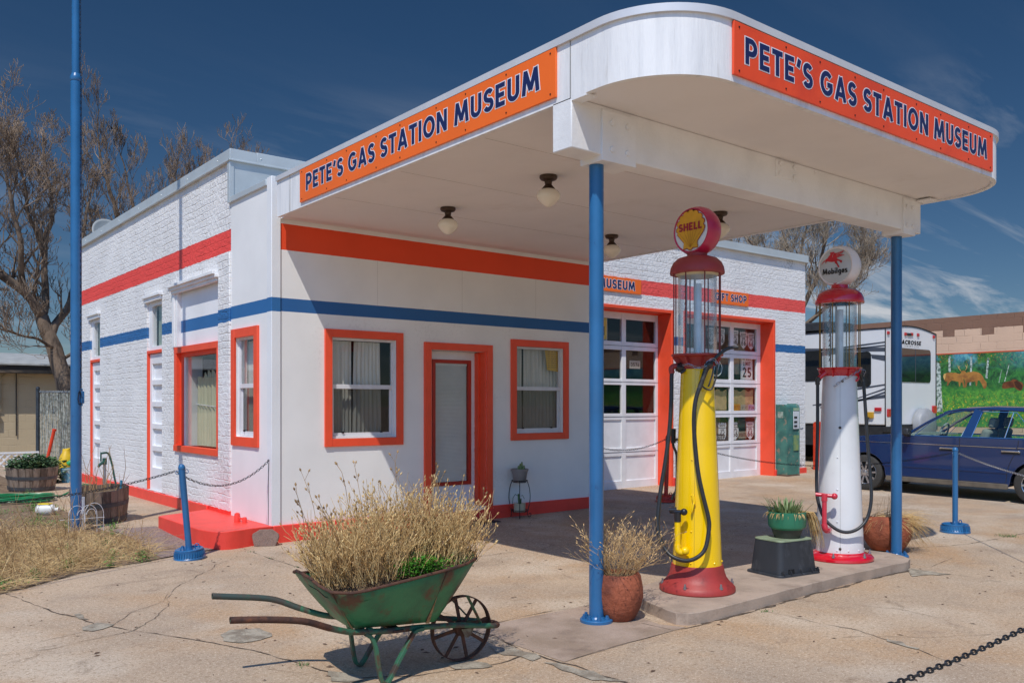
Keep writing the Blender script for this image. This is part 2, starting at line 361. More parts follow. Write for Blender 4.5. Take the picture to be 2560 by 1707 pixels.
def drape(name, poly, m, dz, kind='structure', rough_edge=0., parent=None, lim=.35):
    """a sheet laid on the ground, following its height"""
    import bmesh
    if rough_edge:
        q = []
        for i, p in enumerate(poly):
            a = Vector(p); c = Vector(poly[(i+1) % len(poly)]); k = max(1, int((c-a).length/.06))
            for j in range(k):
                p2 = a.lerp(c, j/k); w = noise.noise_vector(Vector((p2.x*9, p2.y*9, 3.3)))*rough_edge
                q.append((p2.x+w.x, p2.y+w.y))
        poly = q
    b = bmesh.new(); f = b.faces.new([b.verts.new((x, y, 0)) for x, y in poly]); bmesh.ops.triangulate(b, faces=[f])
    for _ in range(6):
        le = [e for e in b.edges if e.calc_length() > lim]
        if not le: break
        bmesh.ops.subdivide_edges(b, edges=le, cuts=1); bmesh.ops.triangulate(b, faces=[f for f in b.faces if len(f.verts) > 3])
    bmesh.ops.recalc_face_normals(b, faces=b.faces)
    for v in b.verts: v.co.z = g(v.co.x, v.co.y)+dz
    for f in b.faces:
        if f.normal.z < 0: f.normal_flip()
    me = bpy.data.meshes.new(name); b.to_mesh(me); b.free(); me.materials.append(m)
    o = bpy.data.objects.new(name, me); COL.objects.link(o)
    if kind: o['kind'] = kind
    if parent: o.parent = parent
    return o

def crack(pts, w, jit=.012, dz=.004, mbx=None, seed=0):
    """thin irregular ribbon along a polyline on the ground"""
    rnd = random.Random(seed); q = []
    for a, c in zip(pts, pts[1:]):
        a = Vector(a); c = Vector(c); k = max(1, int((c-a).length/.05))
        for j in range(k): q.append(a.lerp(c, j/k))
    q.append(Vector(pts[-1])); o = len(mbx.v)
    for i, p in enumerate(q):
        d = (q[min(i+1, len(q)-1)]-q[max(i-1, 0)]).normalized(); nrm = Vector((-d.y, d.x))
        p = p + nrm*(noise.noise(Vector((p.x*4, p.y*4, seed)))*jit*2.2+rnd.uniform(-jit, jit)*.5)
        ww = w*.72*max(.12, .6+1.1*noise.noise(Vector((p.x*7, p.y*7, seed+5)))+rnd.uniform(-.25, .25))
        for s_ in (-1, 1):
            x, y = p+nrm*s_*ww/2; mbx.v.append((x, y, g(x, y)+dz))
    for i in range(len(q)-1): mbx.f.append((o+2*i, o+2*i+1, o+2*i+3, o+2*i+2))
cm = MB()
CR = {
 'c1': ([(-2.71,-1.11),(-2.65,-1.4),(-2.57,-1.79),(-2.52,-2.12),(-2.46,-2.25),(-2.41,-2.47),(-2.33,-2.72),(-2.24,-2.93),(-2.15,-3.1),(-2.03,-3.34),(-1.94,-3.57),(-1.87,-3.75),(-1.78,-3.96),(-1.72,-4.21),(-1.68,-4.35),(-1.64,-4.55),(-1.62,-4.71),(-1.6,-5.2),(-1.62,-6.5)], .016),
 'c2': ([(-3.4,-3.02),(-3.03,-3.04),(-2.88,-3.07),(-2.67,-3.05),(-2.44,-2.97),(-2.24,-2.93),(-2.12,-2.82),(-2.01,-2.63),(-1.79,-2.23),(-1.67,-1.88),(-1.4,-1.48),(-1.07,-1.09),(-.91,-.87),(-.68,-.67)], .009),
 'c3': ([(-2.86,-2.9),(-2.62,-2.82),(-2.31,-2.67),(-2.09,-2.39),(-1.81,-2.17),(-1.69,-1.91)], .008),
 'j1': ([(-.38,-.05),(-.4,-.48),(-.41,-.88),(-.39,-1.77),(-.36,-2.87),(-.34,-4.29)], .012),
 'j2': ([(-.9,-4.33),(-.32,-4.29),(-.05,-4.25),(.28,-4.25),(.63,-4.29),(1.0,-4.3)], .012),
 'c4': ([(-.48,-4.27),(-.46,-4.55),(-.52,-4.95),(-.5,-5.24),(-.48,-5.45),(-.47,-5.75),(-.47,-6.4)], .02),
 'c4b': ([(-1.62,-4.71),(-1.3,-4.93),(-1.05,-4.97),(-.84,-5.05),(-.6,-5.0),(-.52,-4.95)], .016),
 'j3': ([(-.48,-5.25),(-.19,-5.21),(.12,-5.19),(.56,-5.18),(.93,-5.2)], .012),
 'j4': ([(.55,-4.9),(.57,-5.18)], .01),
 'kerb': ([(.85,-5.175),(1.1,-5.19),(1.5,-5.165),(2.25,-5.125),(3.2,-5.085),(3.95,-5.095)], .05),
 'c5': ([(1.51,-5.24),(1.51,-5.54),(1.51,-5.82),(1.52,-5.95),(1.47,-6.17),(1.39,-6.41),(1.32,-6.54),(1.28,-6.74)], .012),
 'c6': ([(1.27,-5.97),(1.46,-6.08),(1.66,-6.28),(1.95,-6.44),(2.11,-6.53)], .006),
 'c7': ([(2.22,-5.57),(2.32,-5.79),(2.3,-6.05),(2.28,-6.16)], .006),
 'j5': ([(4.88,-4.59),(4.8,-5.05),(4.22,-5.13)], .008),
 'c8': ([(4.9,-4.48),(5.12,-4.5),(5.48,-4.64),(5.79,-4.74),(6.43,-4.78),(6.8,-4.81),(8.5,-4.7),(11,-4.8)], .014),
 'c9': ([(3.88,-5.08),(3.96,-5.41),(3.98,-5.56),(3.94,-6.03)], .008),
 'j6': ([(4.9,-4.5),(4.95,-2.5),(5.0,0.0)], .010),
 'j7': ([(5.0,-2.3),(7,-2.25),(10,-2.3)], .010),
 'j8': ([(.7,-2.1),(2.5,-2.1),(4.9,-2.15)], .008),
 'j9': ([(2.6,-4.3),(2.62,-2.1),(2.6,-.1)], .007),
}
for i, (k, (p, w)) in enumerate(CR.items()): crack(p, w, .003 if k[0] == 'j' else .014, mbx=cm, seed=i)
tag(cm.build('pavement_cracks', CRACK, smooth=False), None, None, kind='structure')
pm = []
for i, poly in enumerate([[(-1.83,-3.42),(-1.71,-3.34),(-1.58,-3.4),(-1.55,-3.57),(-1.66,-3.69),(-1.78,-3.67),(-1.84,-3.56)],
    [(-1.64,-4.55),(-1.57,-4.63),(-1.53,-4.78),(-1.57,-4.82),(-1.72,-4.75)], [(-.61,-4.7),(-.53,-4.81),(-.52,-5.07),(-.6,-5.09),(-.67,-4.82)],
    [(-.58,-5.15),(-.51,-5.31),(-.49,-5.55),(-.48,-5.74),(-.55,-5.69),(-.59,-5.44),(-.59,-5.25)], [(-1.04,-4.89),(-.93,-4.89),(-.84,-5.0),(-.84,-5.05),(-.96,-5.02),(-1.05,-4.97)],
    [(1.47,-6.13),(1.48,-6.27),(1.4,-6.41),(1.37,-6.4),(1.4,-6.27)], [(3.94,-5.05),(3.97,-5.43),(3.6,-5.25)], [(-2.50,-2.62),(-2.38,-2.55),(-2.3,-2.66),(-2.36,-2.78),(-2.46,-2.78)],
    [(-2.45,-2.2),(-2.41,-2.2),(-2.37,-2.42),(-2.41,-2.42)]]):
    drape('mortar_patch', poly, PATCH, .005, rough_edge=.055, lim=.2)
    pm.append(1)
SLAB = mat('pinkish_slab', 'AE9886', .88, col2='98836F', vscale=2.2, bump=.5, bscale=90, fine=.16, fscale=170, dirt='7E6A5A', dscale=3.2, dmin=.52, dmax=.72)
drape('post_slab', [(-.475,-4.285),(.62,-4.285),(.7,-4.6),(.62,-5.0),(.70,-5.165),(.12,-5.195),(-.475,-5.245)], SLAB, .0025)
BED = [(-9,-5.55),(-7,-4.1),(-4.5,-2.35),(-2.74,-1.10),(-2.0,-.52),(-1.28,-.264),(-.95,.1),(-.95,.75),(-1.15,1.1),(-1.3,1.9),(-1.28,4.5),(-1.3,6.3),(-1.0,8.6),(-.9,17.9),(-9,17.9)]
drape('garden_soil', BED, DIRT, .006, lim=.5)
drape('gravel_strip', [(-1.25,-.245),(-.62,-.03),(-.56,.06),(-.72,.3),(-.72,1.72),(-1.22,1.75),(-1.15,1.1),(-.95,.75),(-.93,.1)], GRAV, .012)
cm = MB(); crack([(-9,-5.57),(-7,-4.12),(-4.5,-2.37),(-2.74,-1.12),(-2.0,-.54),(-1.28,-.28),(-.6,-.06)], .03, .006, dz=.014, mbx=cm, seed=91)
cm.build('bed_edge_groove', CRACK, smooth=False)['kind'] = 'structure'

# island under the pumps
ISL = [(.75,-4.68),(.66,-4.87),(.585,-5.1),(.575,-5.19),(.62,-5.25),(.72,-5.275),(.9,-5.28),(1.3,-5.26),(2.0,-5.22),(2.8,-5.19),(3.62,-5.2),(3.78,-5.15),(3.88,-5.03),(3.95,-4.85),(3.93,-4.66),(3.8,-4.5),(3.5,-4.42),(2.5,-4.40),(1.3,-4.40),(1.02,-4.46)]
ISL = [(-3.904+(x+3.904)*1.029, -9.043+(y+9.043)*1.029) for x, y in ISL]
im = MB(); q_ = []
for i_, p_ in enumerate(ISL):
    a_ = Vector(p_); c_ = Vector(ISL[(i_+1) % len(ISL)]); k_ = max(1, int((c_-a_).length/.05))
    for j_ in range(k_):
        w_ = a_.lerp(c_, j_/k_); n3 = noise.noise_vector(Vector((w_.x*6, w_.y*6, 2)))*.012; q_.append((w_.x+n3.x, w_.y+n3.y))
im.prism(q_, (0,0,-.05), (1,0,0), (0,1,0), (0,0,.133))
io = im.build('pump_island', CONC2, bevel=.012, seg=2); io['kind'] = 'structure'

# ------------------------------------------------------------------ gas station
CRD, CBL, CBASE = 'F23C30', '326EA6', 'F5453A'
M_BRICK = wall_mat('white_painted_brick', [(-.1, .235, CBASE), (2.49, 2.655, CBL), (3.335, 3.60, 'FA544C')], True, base='F1EFEC', dirt_amt=.25, ww=.26, hh=.088)
M_BRICKR = wall_mat('white_painted_brick_garage', [(-.1, .20, CBASE), (2.545, 2.70, CBL), (3.37, 3.62, 'FA5F58')], True, base='F1EFEC', dirt_amt=.5, ww=.27, hh=.095)
M_FRONT = wall_mat('white_front_panel', [(2.522, 2.668, '2F659E'), (3.195, 3.482, 'F4512A')], False, base='F2F0EC', dirt_amt=.10)
M_SIDEP = wall_mat('white_side_panel', [(2.515, 2.668, CBL)], False, base='F1F0ED')
M_CORNER = wall_mat('corner_board_paint', [(2.515, 2.668, CBL)], False, base='EDEEEE')
ST = thing('gas_station', (0, 0, 0), 'low white brick service station with red and blue stripes and a long flat canopy', 'building')

def holed(u0, u1, z0, z1, holes):
    """front faces of a wall with rectangular openings; (u, depth, z) space"""
    us = sorted({u0, u1, *[h[0] for h in holes], *[h[1] for h in holes]}); zs = sorted({z0, z1, *[h[2] for h in holes], *[h[3] for h in holes]})
    m = MB()
    for a, b in zip(us, us[1:]):
        for c, d in zip(zs, zs[1:]):
            mu_, mz = (a+b)/2, (c+d)/2
            if any(h[0] < mu_ < h[1] and h[2] < mz < h[3] for h in holes): continue
            m.add([(a,0,c),(b,0,c),(b,0,d),(a,0,d)], [(0,1,2,3)])
    for h in holes:      # reveals
        a, b, c, d, t = h
        m.add([(a,0,c),(a,t,c),(a,t,d),(a,0,d)], [(0,1,2,3)]); m.add([(b,0,c),(b,0,d),(b,t,d),(b,t,c)], [(0,1,2,3)])
        m.add([(a,0,d),(a,t,d),(b,t,d),(b,0,d)], [(0,1,2,3)])
        if c > z0+.001: m.add([(a,0,c),(b,0,c),(b,t,c),(a,t,c)], [(0,1,2,3)])
    return m
def onY(m, y): m.v = [(p[0], y+p[1], p[2]) for p in m.v]; return m
def onX(m, x): m.v = [(x+p[1], p[0], p[2]) for p in m.v]; return m

onY(holed(.088, 4.84, 0, 3.53, [(.705, 1.553, 1.112, 2.272, .14), (2.045, 2.904, .2, 2.182, .22), (3.394, 4.235, 1.118, 2.279, .14)]), 0).build('front_wall', M_FRONT, ST, ang=20)
onX(holed(0.0, 1.2, 0, 3.9, [(.46, 1.038, 1.129, 2.283, .14)]), 0).build('side_wall', M_SIDEP, ST, ang=20)
onX(holed(1.2, 8.72, 0, 4.42, [(1.60, 3.25, .885, 3.06, .13), (3.84, 4.56, .25, 3.04, .12), (7.28, 7.97, .23, 3.02, .12)]), 0).build('brick_side_wall', M_BRICK, ST, ang=20)
b = MB(); b.box(-.022, .01, 1.2, 1.575, 0, 3.33); b.build('brick_pilaster', M_BRICK, ST, bevel=.006)
onY(holed(4.84, 11.98, 0, 4.44, [(5.2, 7.88, -.1, 3.10, .01), (8.22, 10.90, -.1, 3.115, .01)]), 1.2).build('garage_front_wall', M_BRICKR, ST, ang=20)
b = MB(); b.add([(11.98,1.2,0),(11.98,8.72,0),(11.98,8.72,4.44),(11.98,1.2,4.44)], [(0,1,2,3)])
b.add([(0,8.72,0),(11.98,8.72,0),(11.98,8.72,4.44),(0,8.72,4.44)], [(3,2,1,0)]); b.build('rear_brick_wall', M_BRICKR, ST)
b = MB(); b.add([(4.84,0,0),(4.84,1.2,0),(4.84,1.2,3.53),(4.84,0,3.53)], [(0,1,2,3)]); b.build('office_end_wall', M_FRONT, ST)
for x in (1.30, 2.52, 3.74):
    b = MB(); b.box(x, x+.003, -.001, .002, 2.67, 3.19); b.build('panel_seam', mat('seam_shadow', 'C9C6C0', .8) if x < 2 else bpy.data.materials['seam_shadow'], ST)  # hairline panel seam as a thin pale grey strip
b = MB(); b.box(.02, 11.96, 1.22, 8.7, 4.2, 4.28); b.box(.03, 4.82, .03, 1.19, 3.55, 3.86); b.build('flat_roof', GALV, ST)
# interior surfaces that can be seen through the glazing
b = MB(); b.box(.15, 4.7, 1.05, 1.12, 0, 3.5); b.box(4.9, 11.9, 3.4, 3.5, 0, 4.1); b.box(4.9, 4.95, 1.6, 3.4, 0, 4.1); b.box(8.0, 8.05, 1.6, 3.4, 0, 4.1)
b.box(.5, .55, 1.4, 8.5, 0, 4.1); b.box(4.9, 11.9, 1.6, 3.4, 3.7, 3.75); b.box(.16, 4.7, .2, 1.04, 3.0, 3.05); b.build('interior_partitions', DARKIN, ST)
# flashed step-up beside the canopy and coping
b = MB(); b.box(.005, 4.85, 1.165, 1.195, 3.86, 4.40); b.build('flashing_panel', GALV, ST)
b = MB(); b.box(-.035, .3, 1.145, 8.75, 4.40, 4.54); b.box(.3, 12.02, 1.145, 1.42, 4.40, 4.545)
b.box(-.05, -.03, 1.13, 8.75, 4.395, 4.415); b.box(-.05, 12.03, 1.128, 1.15, 4.395, 4.415); b.box(11.7, 12.02, 1.42, 8.75, 4.40, 4.545); b.box(0.3, 11.7, 8.45, 8.75, 4.40, 4.545)
for x in [i*.95+.35 for i in range(12)]: b.sph((x, 1.145, 4.475), .009, 6, 4)
for y in [1.55+i*1.1 for i in range(7)]: b.sph((-.035, y, 4.47), .009, 6, 4)
b.build('metal_coping', GALV, ST, bevel=.004)
b = MB(); b.box(-.035, .02, 1.155, 1.23, 3.9, 4.40); b.build('corner_flashing', GALV, ST, bevel=.003)
b = MB(); b.box(-.018, .088, -.018, .11, 0.02, 3.98); b.build('corner_board', M_CORNER, ST, bevel=.006)
b = MB(); b.box(-.03, .10, .11, 1.155, 3.90, 3.965); b.build('parapet_cap', GALV, ST, bevel=.004)
# plinth
for q in ((-.0, 1.94, -.035, -.001, -.02, .19), (2.995, 4.85, -.035, -.001, -.02, .195), (4.841, 4.86, 0, 1.19, 0, .2), (7.885, 8.215, 1.17, 1.199, 0, .22), (10.905, 11.99, 1.17, 1.199, 0, .22), (-.03, -.001, 1.95, 8.72, 0, .235)):
    b = MB(); b.box(*q); b.build('red_plinth', REDP, ST, bevel=.008)
b = MB(); b.box(1.94, 2.995, -.06, .18, -.02, .155); b.build('door_sill', REDP, ST, bevel=.008)
# step
STEP = [(-.002,1.95),(-.35,1.78),(-.66,1.66),(-.72,1.60),(-.725,1.2),(-.725,.5),(-.725,.28),(-.71,.12),(-.67,-.02),(-.6,-.10),(-.5,-.13),(-.38,-.10),(-.25,-.05),(-.03,-.04),(-.002,-.03)]
b = MB(); b.prism(STEP, (0,0,-.03), (1,0,0), (0,1,0), (0,0,.22)); b.build('red_step', REDP, ST, bevel=.03, seg=3)
b = MB(); b.lathe([(.034,.18),(.034,.26),(.03,.27),(.03,.285),(.012,.295)], 16, (-.185,.53,0)); b.lathe([(.026,.18),(.026,.235),(.02,.25)], 14, (-.14,.43,0)); b.tube([(-.185,.53,.24),(-.14,.43,.23)], .009, 8); b.build('capped_fill_pipes', REDP, ST)

def sash(tf, u0, u1, z0, z1, rail, d, curtain=None, trimw=.09, trim=True, par=ST, trimmat=ORJ):
    """double-hung window with frame, sashes, panes; (u, depth, z)"""
    w = .028
    fr = MB()
    for a, b_, c, e in ((u0, u0+w, z0, z1), (u1-w, u1, z0, z1), (u0+w, u1-w, z1-w, z1), (u0+w, u1-w, z0, z0+w)): fr.box(a, b_, d, d+.05, c, e)
    fo = tf(fr).build('window', ALUM, par, bevel=.003)
    s2 = MB(); s2.box(u0+w, u1-w, d+.005, d+.03, rail-.005, rail+.045)                      # meeting rail
    for a, b_, c, e in ((u0+w, u0+w+.014, rail+.045, z1-w), (u1-w-.014, u1-w, rail+.045, z1-w)): s2.box(a, b_, d+.012, d+.03, c, e)
    for a, b_, c, e in ((u0+w, u0+w+.03, z0+w, rail-.005), (u1-w-.03, u1-w, z0+w, rail-.005), (u0+w+.03, u1-w-.03, z0+w, z0+w+.035)): s2.box(a, b_, d+.028, d+.045, c, e)
    tf(s2).build('sash', ALUM, fo, bevel=.002)
    gl = MB(); gl.box(u0+w+.015, u1-w-.015, d+.020, d+.024, rail+.045, z1-w); tf(gl).build('pane', GLASS, fo, smooth=False)
    gl = MB(); gl.box(u0+w+.03, u1-w-.03, d+.035, d+.039, z0+w+.035, rail-.006); tf(gl).build('screened_pane', GLASSD, fo, smooth=False)
    for q in (.2, .8): lt = MB(); lt.box(u0+(u1-u0)*q-.012, u0+(u1-u0)*q+.012, d+.012, d+.03, z0+w+.03, z0+w+.05); tf(lt).build('sash_latch', BLACKM, fo)
    if trim:
        t = MB(); a, b_, c, e = u0-trimw, u1+trimw, z0-trimw, z1+trimw
        t.box(a, u0, -.028, .001, c, e); t.box(u1, b_, -.028, .001, c, e); t.box(u0, u1, -.026, .001, z1, e); t.box(u0, u1, -.026, .001, c, z0)
        tf(t).build('window_trim', trimmat, fo, bevel=.003)
    return fo
def curtain(tf, u0, u1, z0, z1, d, amp, per, par, m, top=None, seed=0, flare=0.):
    rnd = random.Random(seed); c = MB(); n = int((u1-u0)/.012); rows = 8
    for j in range(rows+1):
        tt = j/rows; zz_ = z1-(z1-z0)*tt
        for i in range(n+1):
            uu = u0+(u1-u0)*i/n
            sh = amp*math.sin(2*math.pi*uu/per+1.3*math.sin(uu*7+seed))*(.5+.5*tt)+.012*noise.noise(Vector((uu*9, tt*2, seed)))
            um = (u0+u1)/2; un = um+(uu-um)*(1-flare*(1-tt))
            zt = zz_ + (top(uu)*(1-tt) if top else 0)
            c.v.append((un, d+sh, zt))
    for j in range(rows):
        for i in range(n): c.f.append((j*(n+1)+i, j*(n+1)+i+1, (j+1)*(n+1)+i+1, (j+1)*(n+1)+i))
    return tf(c).build('curtain', m, par, ang=180)
fY = lambda m: onY(m, 0.); fX = lambda m: onX(m, 0.)
w1 = sash(fY, .705, 1.553, 1.115, 2.27, 1.69, .03)
w1.name = 'window'
curtain(fY, .72, 1.02, 1.13, 2.24, .13, .012, .05, w1, CURT, seed=1); curtain(fY, 1.04, 1.43, 1.13, 2.24, .13, .014, .06, w1, CURT, seed=4, flare=.12)
w2 = sash(fY, 3.394, 4.235, 1.12, 2.278, 1.70, .03)
curtain(fY, 3.42, 3.62, 1.13, 2.26, .15, .012, .05, w2, CURT, seed=2, flare=.1); curtain(fY, 3.66, 4.24, 1.13, 2.26, .16, .013, .07, w2, CURT, seed=9)
w3 = sash(fX, .46, 1.038, 1.129, 2.283, 1.70, .03, trimw=.105)
curtain(fX, .5, .74, 1.14, 2.25, .14, .012, .05, w3, CURT, seed=5); curtain(fX, .86, 1.02, 1.14, 2.25, .14, .012, .05, w3, CURT, seed=6)
# big side window bay
b = MB(); b.box(1.55, 3.38, -.06, .02, 3.06, 3.10); b.box(1.58, 3.35, -.09, .02, 3.10, 3.14); b.box(1.60, 3.33, -.035, .02, 3.02, 3.06)
fX(b).build('window_hood', WHITE, ST, bevel=.004)
BP = wall_mat('bay_panel_paint', [(2.485, 2.65, CBL)], False, base='F0F1F2', dirt_amt=.9)
b = MB(); b.box(1.60, 3.25, .06, .09, 2.285, 3.06); fX(b).build('bay_panel', BP, ST)
b = MB(); b.box(3.25, 3.335, -.02, .06, 2.29, 3.04); b.box(3.18, 3.25, .0, .06, 2.29, 3.04); fX(b).build('bay_jamb', WHITE, ST, bevel=.004)
b = MB(); b.box(3.16, 3.25, -.02, .05, .885, 2.285); b.box(1.59, 1.64, -.02, .05, .885, 2.285); b.box(1.59, 3.25, -.022, .05, 2.20, 2.285); b.box(1.59, 3.25, -.03, .05, .87, .95); b.box(1.63, 3.17, .045, .1, 2.15, 2.22); b.box(3.1, 3.165, .045, .1, .95, 2.16)
bw = fX(b).build('window', ORJ, ST, bevel=.004)
b = MB(); b.box(1.63, 3.10, .085, .09, .94, 2.16); fX(b).build('pane', GLASS, bw, smooth=False)
b = MB(); b.box(3.04, 3.10, .07, .3, .94, 2.16); fX(b).build('jamb_lining', WHITE, bw)
curtain(fX, 1.62, 3.0, .95, 1.86, .22, .02, .13, bw, CREAMC, top=lambda uu: .10*abs(math.sin(uu*19))*(1 if uu < 2.7 else .3), seed=11)
b = MB(); b.tube([(.2, 1.62, 1.50), (.2, 2.2, 1.47), (.2, 3.0, 1.51)], .006, 6); b.build('curtain_wire', WHITE, bw)
# side doors with transoms
PANELW = mat('white_door_paint', 'EDEDEE', .45, var=.04, vscale=4, bump=.1, bscale=40, dirt='B8B2A8', dscale=7, dmin=.68, dmax=.78)
for (a, e, zb) in ((3.84, 4.56, .25), (7.28, 7.97, .23)):
    b = MB(); b.box(a-.04, e+.08, -.06, .02, 3.07, 3.11); b.box(a-.01, e+.05, -.035, .02, 3.01, 3.07); fX(b).build('window_hood', WHITE, ST, bevel=.003)
    b = MB(); b.box(e-.16, e, .03, .1, 2.3, 3.02); b.box(a, a+.05, .03, .1, 2.3, 3.02); b.box(a+.05, e-.16, .03, .1, 2.95, 3.02); b.box(a+.05, e-.16, .03, .1, 2.3, 2.36)
    tw = fX(b).build('transom_window', PANELW, ST, bevel=.003)
    b = MB(); b.box(a+.05, e-.16, .06, .065, 2.36, 2.95); fX(b).build('pane', GLASS, tw, smooth=False)
    curtain(fX, a+.04, e-.2, 2.3, 2.98, .11, .012, .09, tw, mat('pale_green_blind', 'A9B5A6', .9, var=.1), seed=int(a*10))
    b = MB(); b.box(a+.0, e, .0, .1, 2.255, 2.30); b.box(e-.035, e, .0, .1, zb, 2.255); fX(b).build('red_door_frame', ORJ, ST, bevel=.003)
    b = MB(); b.box(a, a+.1, .035, .1, zb, 2.25); b.box(e-.14, e-.036, .035, .1, zb, 2.25)
    zz0 = [zb+.02, .62, .99, 1.36, 1.72, 2.12]; rail_h = [.34, .08, .08, .08, .08, .13]
    prev = None; rails = [(zb, zb+.33), (.82-.0, .90), (1.145, 1.225), (1.47, 1.55), (1.79, 1.87), (2.10, 2.25)]
    for c, d_ in rails: b.box(a+.1, e-.14, .035, .1, c, d_)
    dd = fX(b).build('side_door', PANELW, ST, bevel=.006)
    b = MB(); b.box(a+.1, e-.14, .075, .09, zb, 2.25); fX(b).build('door_panel', PANELW, dd)
# front entry door
b = MB(); b.box(1.945, 2.045, -.03, .001, .155, 2.27); b.box(2.904, 2.992, -.03, .001, .06, 2.27); b.box(2.045, 2.904, -.028, .001, 2.182, 2.27)
b.box(2.045, 2.06, 0, .2, .155, 2.182); b.box(2.885, 2.904, 0, .2, .155, 2.182); b.box(2.86, 2.886, .12, .2, .155, 2.17)
b.build('entry_door_frame', ORJ, ST, bevel=.003)
b = MB(); b.box(2.06, 2.2, .2, .245, .16, 2.18); b.box(2.80, 2.886, .2, .245, .16, 2.18); b.box(2.2, 2.80, .2, .245, 2.075, 2.18); b.box(2.2, 2.80, .2, .245, .16, .47)
ed = b.build('entry_door', PANELW, ST, bevel=.003)
b = MB(); b.box(2.2, 2.245, .185, .23, .47, 2.075); b.box(2.755, 2.8, .185, .23, .47, 2.075); b.box(2.245, 2.755, .185, .23, 2.03, 2.075); b.box(2.245, 2.755, .185, .23, .47, .515)
b.build('glazing_trim', mat('dark_red_trim', 'B8331F', .45, var=.05), ed, bevel=.003)
b = MB(); b.box(2.245, 2.755, .205, .209, .515, 2.03); b.build('pane', GLASS, ed, smooth=False)
b = MB()
for i in range(88): z = .52+i*.0172; b.add([(2.25,.222,z),(2.75,.222,z),(2.75,.232,z+.013),(2.25,.232,z+.013)], [(0,1,2,3)])
b.box(2.25, 2.75, .215, .24, 2.0, 2.03); b.add([(2.247,.24,.5),(2.753,.24,.5),(2.753,.24,2.05),(2.247,.24,2.05)], [(0,1,2,3)])
b.build('mini_blind', mat('blind_slats', 'E4E6E5', .5, var=.03), ed, smooth=False)
b = MB(); b.box(2.02, 2.9, -.32, -.07, .0, .035); b.build('door_mat', BLACK, ST, bevel=.01)

# garage doors
def garage_door(x0, x1, panes, rows, sol, bot, name_i):
    y = 1.5; t = .05; b = MB()
    zt = max(r[1] for r in rows); us = [x0]+[v for p in panes for v in p]+[x1]
    for i in range(0, len(us), 2): b.box(us[i], us[i+1], y, y+t, bot, zt+.13)
    allr = sorted(rows+sol)
    edges = [bot]+[v for r in allr for v in r]+[zt+.13]
    for (pa, pb) in panes:
        for i in range(0, len(edges), 2): b.box(pa, pb, y+.003, y+t-.003, edges[i], edges[i+1])
    gd = b.build('garage_door', PANELW, ST, bevel=.005)
    b = MB()
    for i in range(1, len(allr)):
        zz_ = (allr[i][0]+allr[i-1][1])/2; b.box(x0, x1, y-.0015, y+.001, zz_-.003, zz_+.003)
    b.build('section_joint', BLACKM, gd)
    b = MB()
    for pa, pb in panes:
        for r in sol: b.box(pa-.01, pb+.01, y+.022, y+.03, r[0]-.01, r[1]+.01)
    b.build('door_panel', PANELW, gd)
    for pa, pb in panes:
        for r in rows:
            b = MB(); b.box(pa-.005, pb+.005, y+.024, y+.028, r[0]-.005, r[1]+.005); b.build('pane', GLASS, gd, smooth=False)
    return gd
garage_door(5.22, 7.86, [(5.34, 6.09), (6.195, 6.943), (7.046, 7.798)], [(2.585, 2.97), (1.945, 2.44), (1.352, 1.84)], [(.76, 1.24), (.2, .62)], .05, 0)
garage_door(8.24, 10.88, [(8.32, 9.07), (9.17, 9.921), (10.028, 10.761)], [(2.55, 2.995), (1.985, 2.402), (1.383, 1.839), (.805, 1.261)], [(.226, .682)], .085, 1)
b = MB()
for a, e, zt in ((5.2, 7.88, 3.10), (8.22, 10.90, 3.115)):
    b.box(a-.03, a+.02, 1.185, 1.52, .0, zt); b.box(e-.02, e+.03, 1.185, 1.52, .0, zt); b.box(a-.03, e+.03, 1.185, 1.56, zt, zt+.055); b.box(a+.02, e-.02, 1.44, 1.5, zt-.02, zt)
b.build('garage_door_frame', ORJ, ST, bevel=.004)
# brown paper behind the third row of panes and tan boards
PAPER = mat('brown_paper', 'C9A878', .9, var=.08, vscale=6, bump=.6, bscale=9)
for (a, e) in ((9.18, 9.90), (10.03, 10.74)):
    b = MB(); n = 26
    for j in range(9):
        for i in range(n+1): uu = a+(e-a)*i/n; b.v.append((uu, 1.575+.02*noise.noise(Vector((uu*7, j*.9, 2))), 1.78-j*.048+(.02*math.sin(uu*23) if j == 0 else 0)))
    for j in range(8):
        for i in range(n): b.f.append((j*(n+1)+i, j*(n+1)+i+1, (j+1)*(n+1)+i+1, (j+1)*(n+1)+i))
    b.build('paper_screen', PAPER, ST, ang=25)
b = MB(); b.box(10.03, 10.34, 1.6, 1.62, 2.1, 2.42); b.box(9.17, 9.9, 1.72, 1.74, .8, 1.3); b.build('tan_board', mat('tan_board', 'A8916E', .9, var=.1), ST)

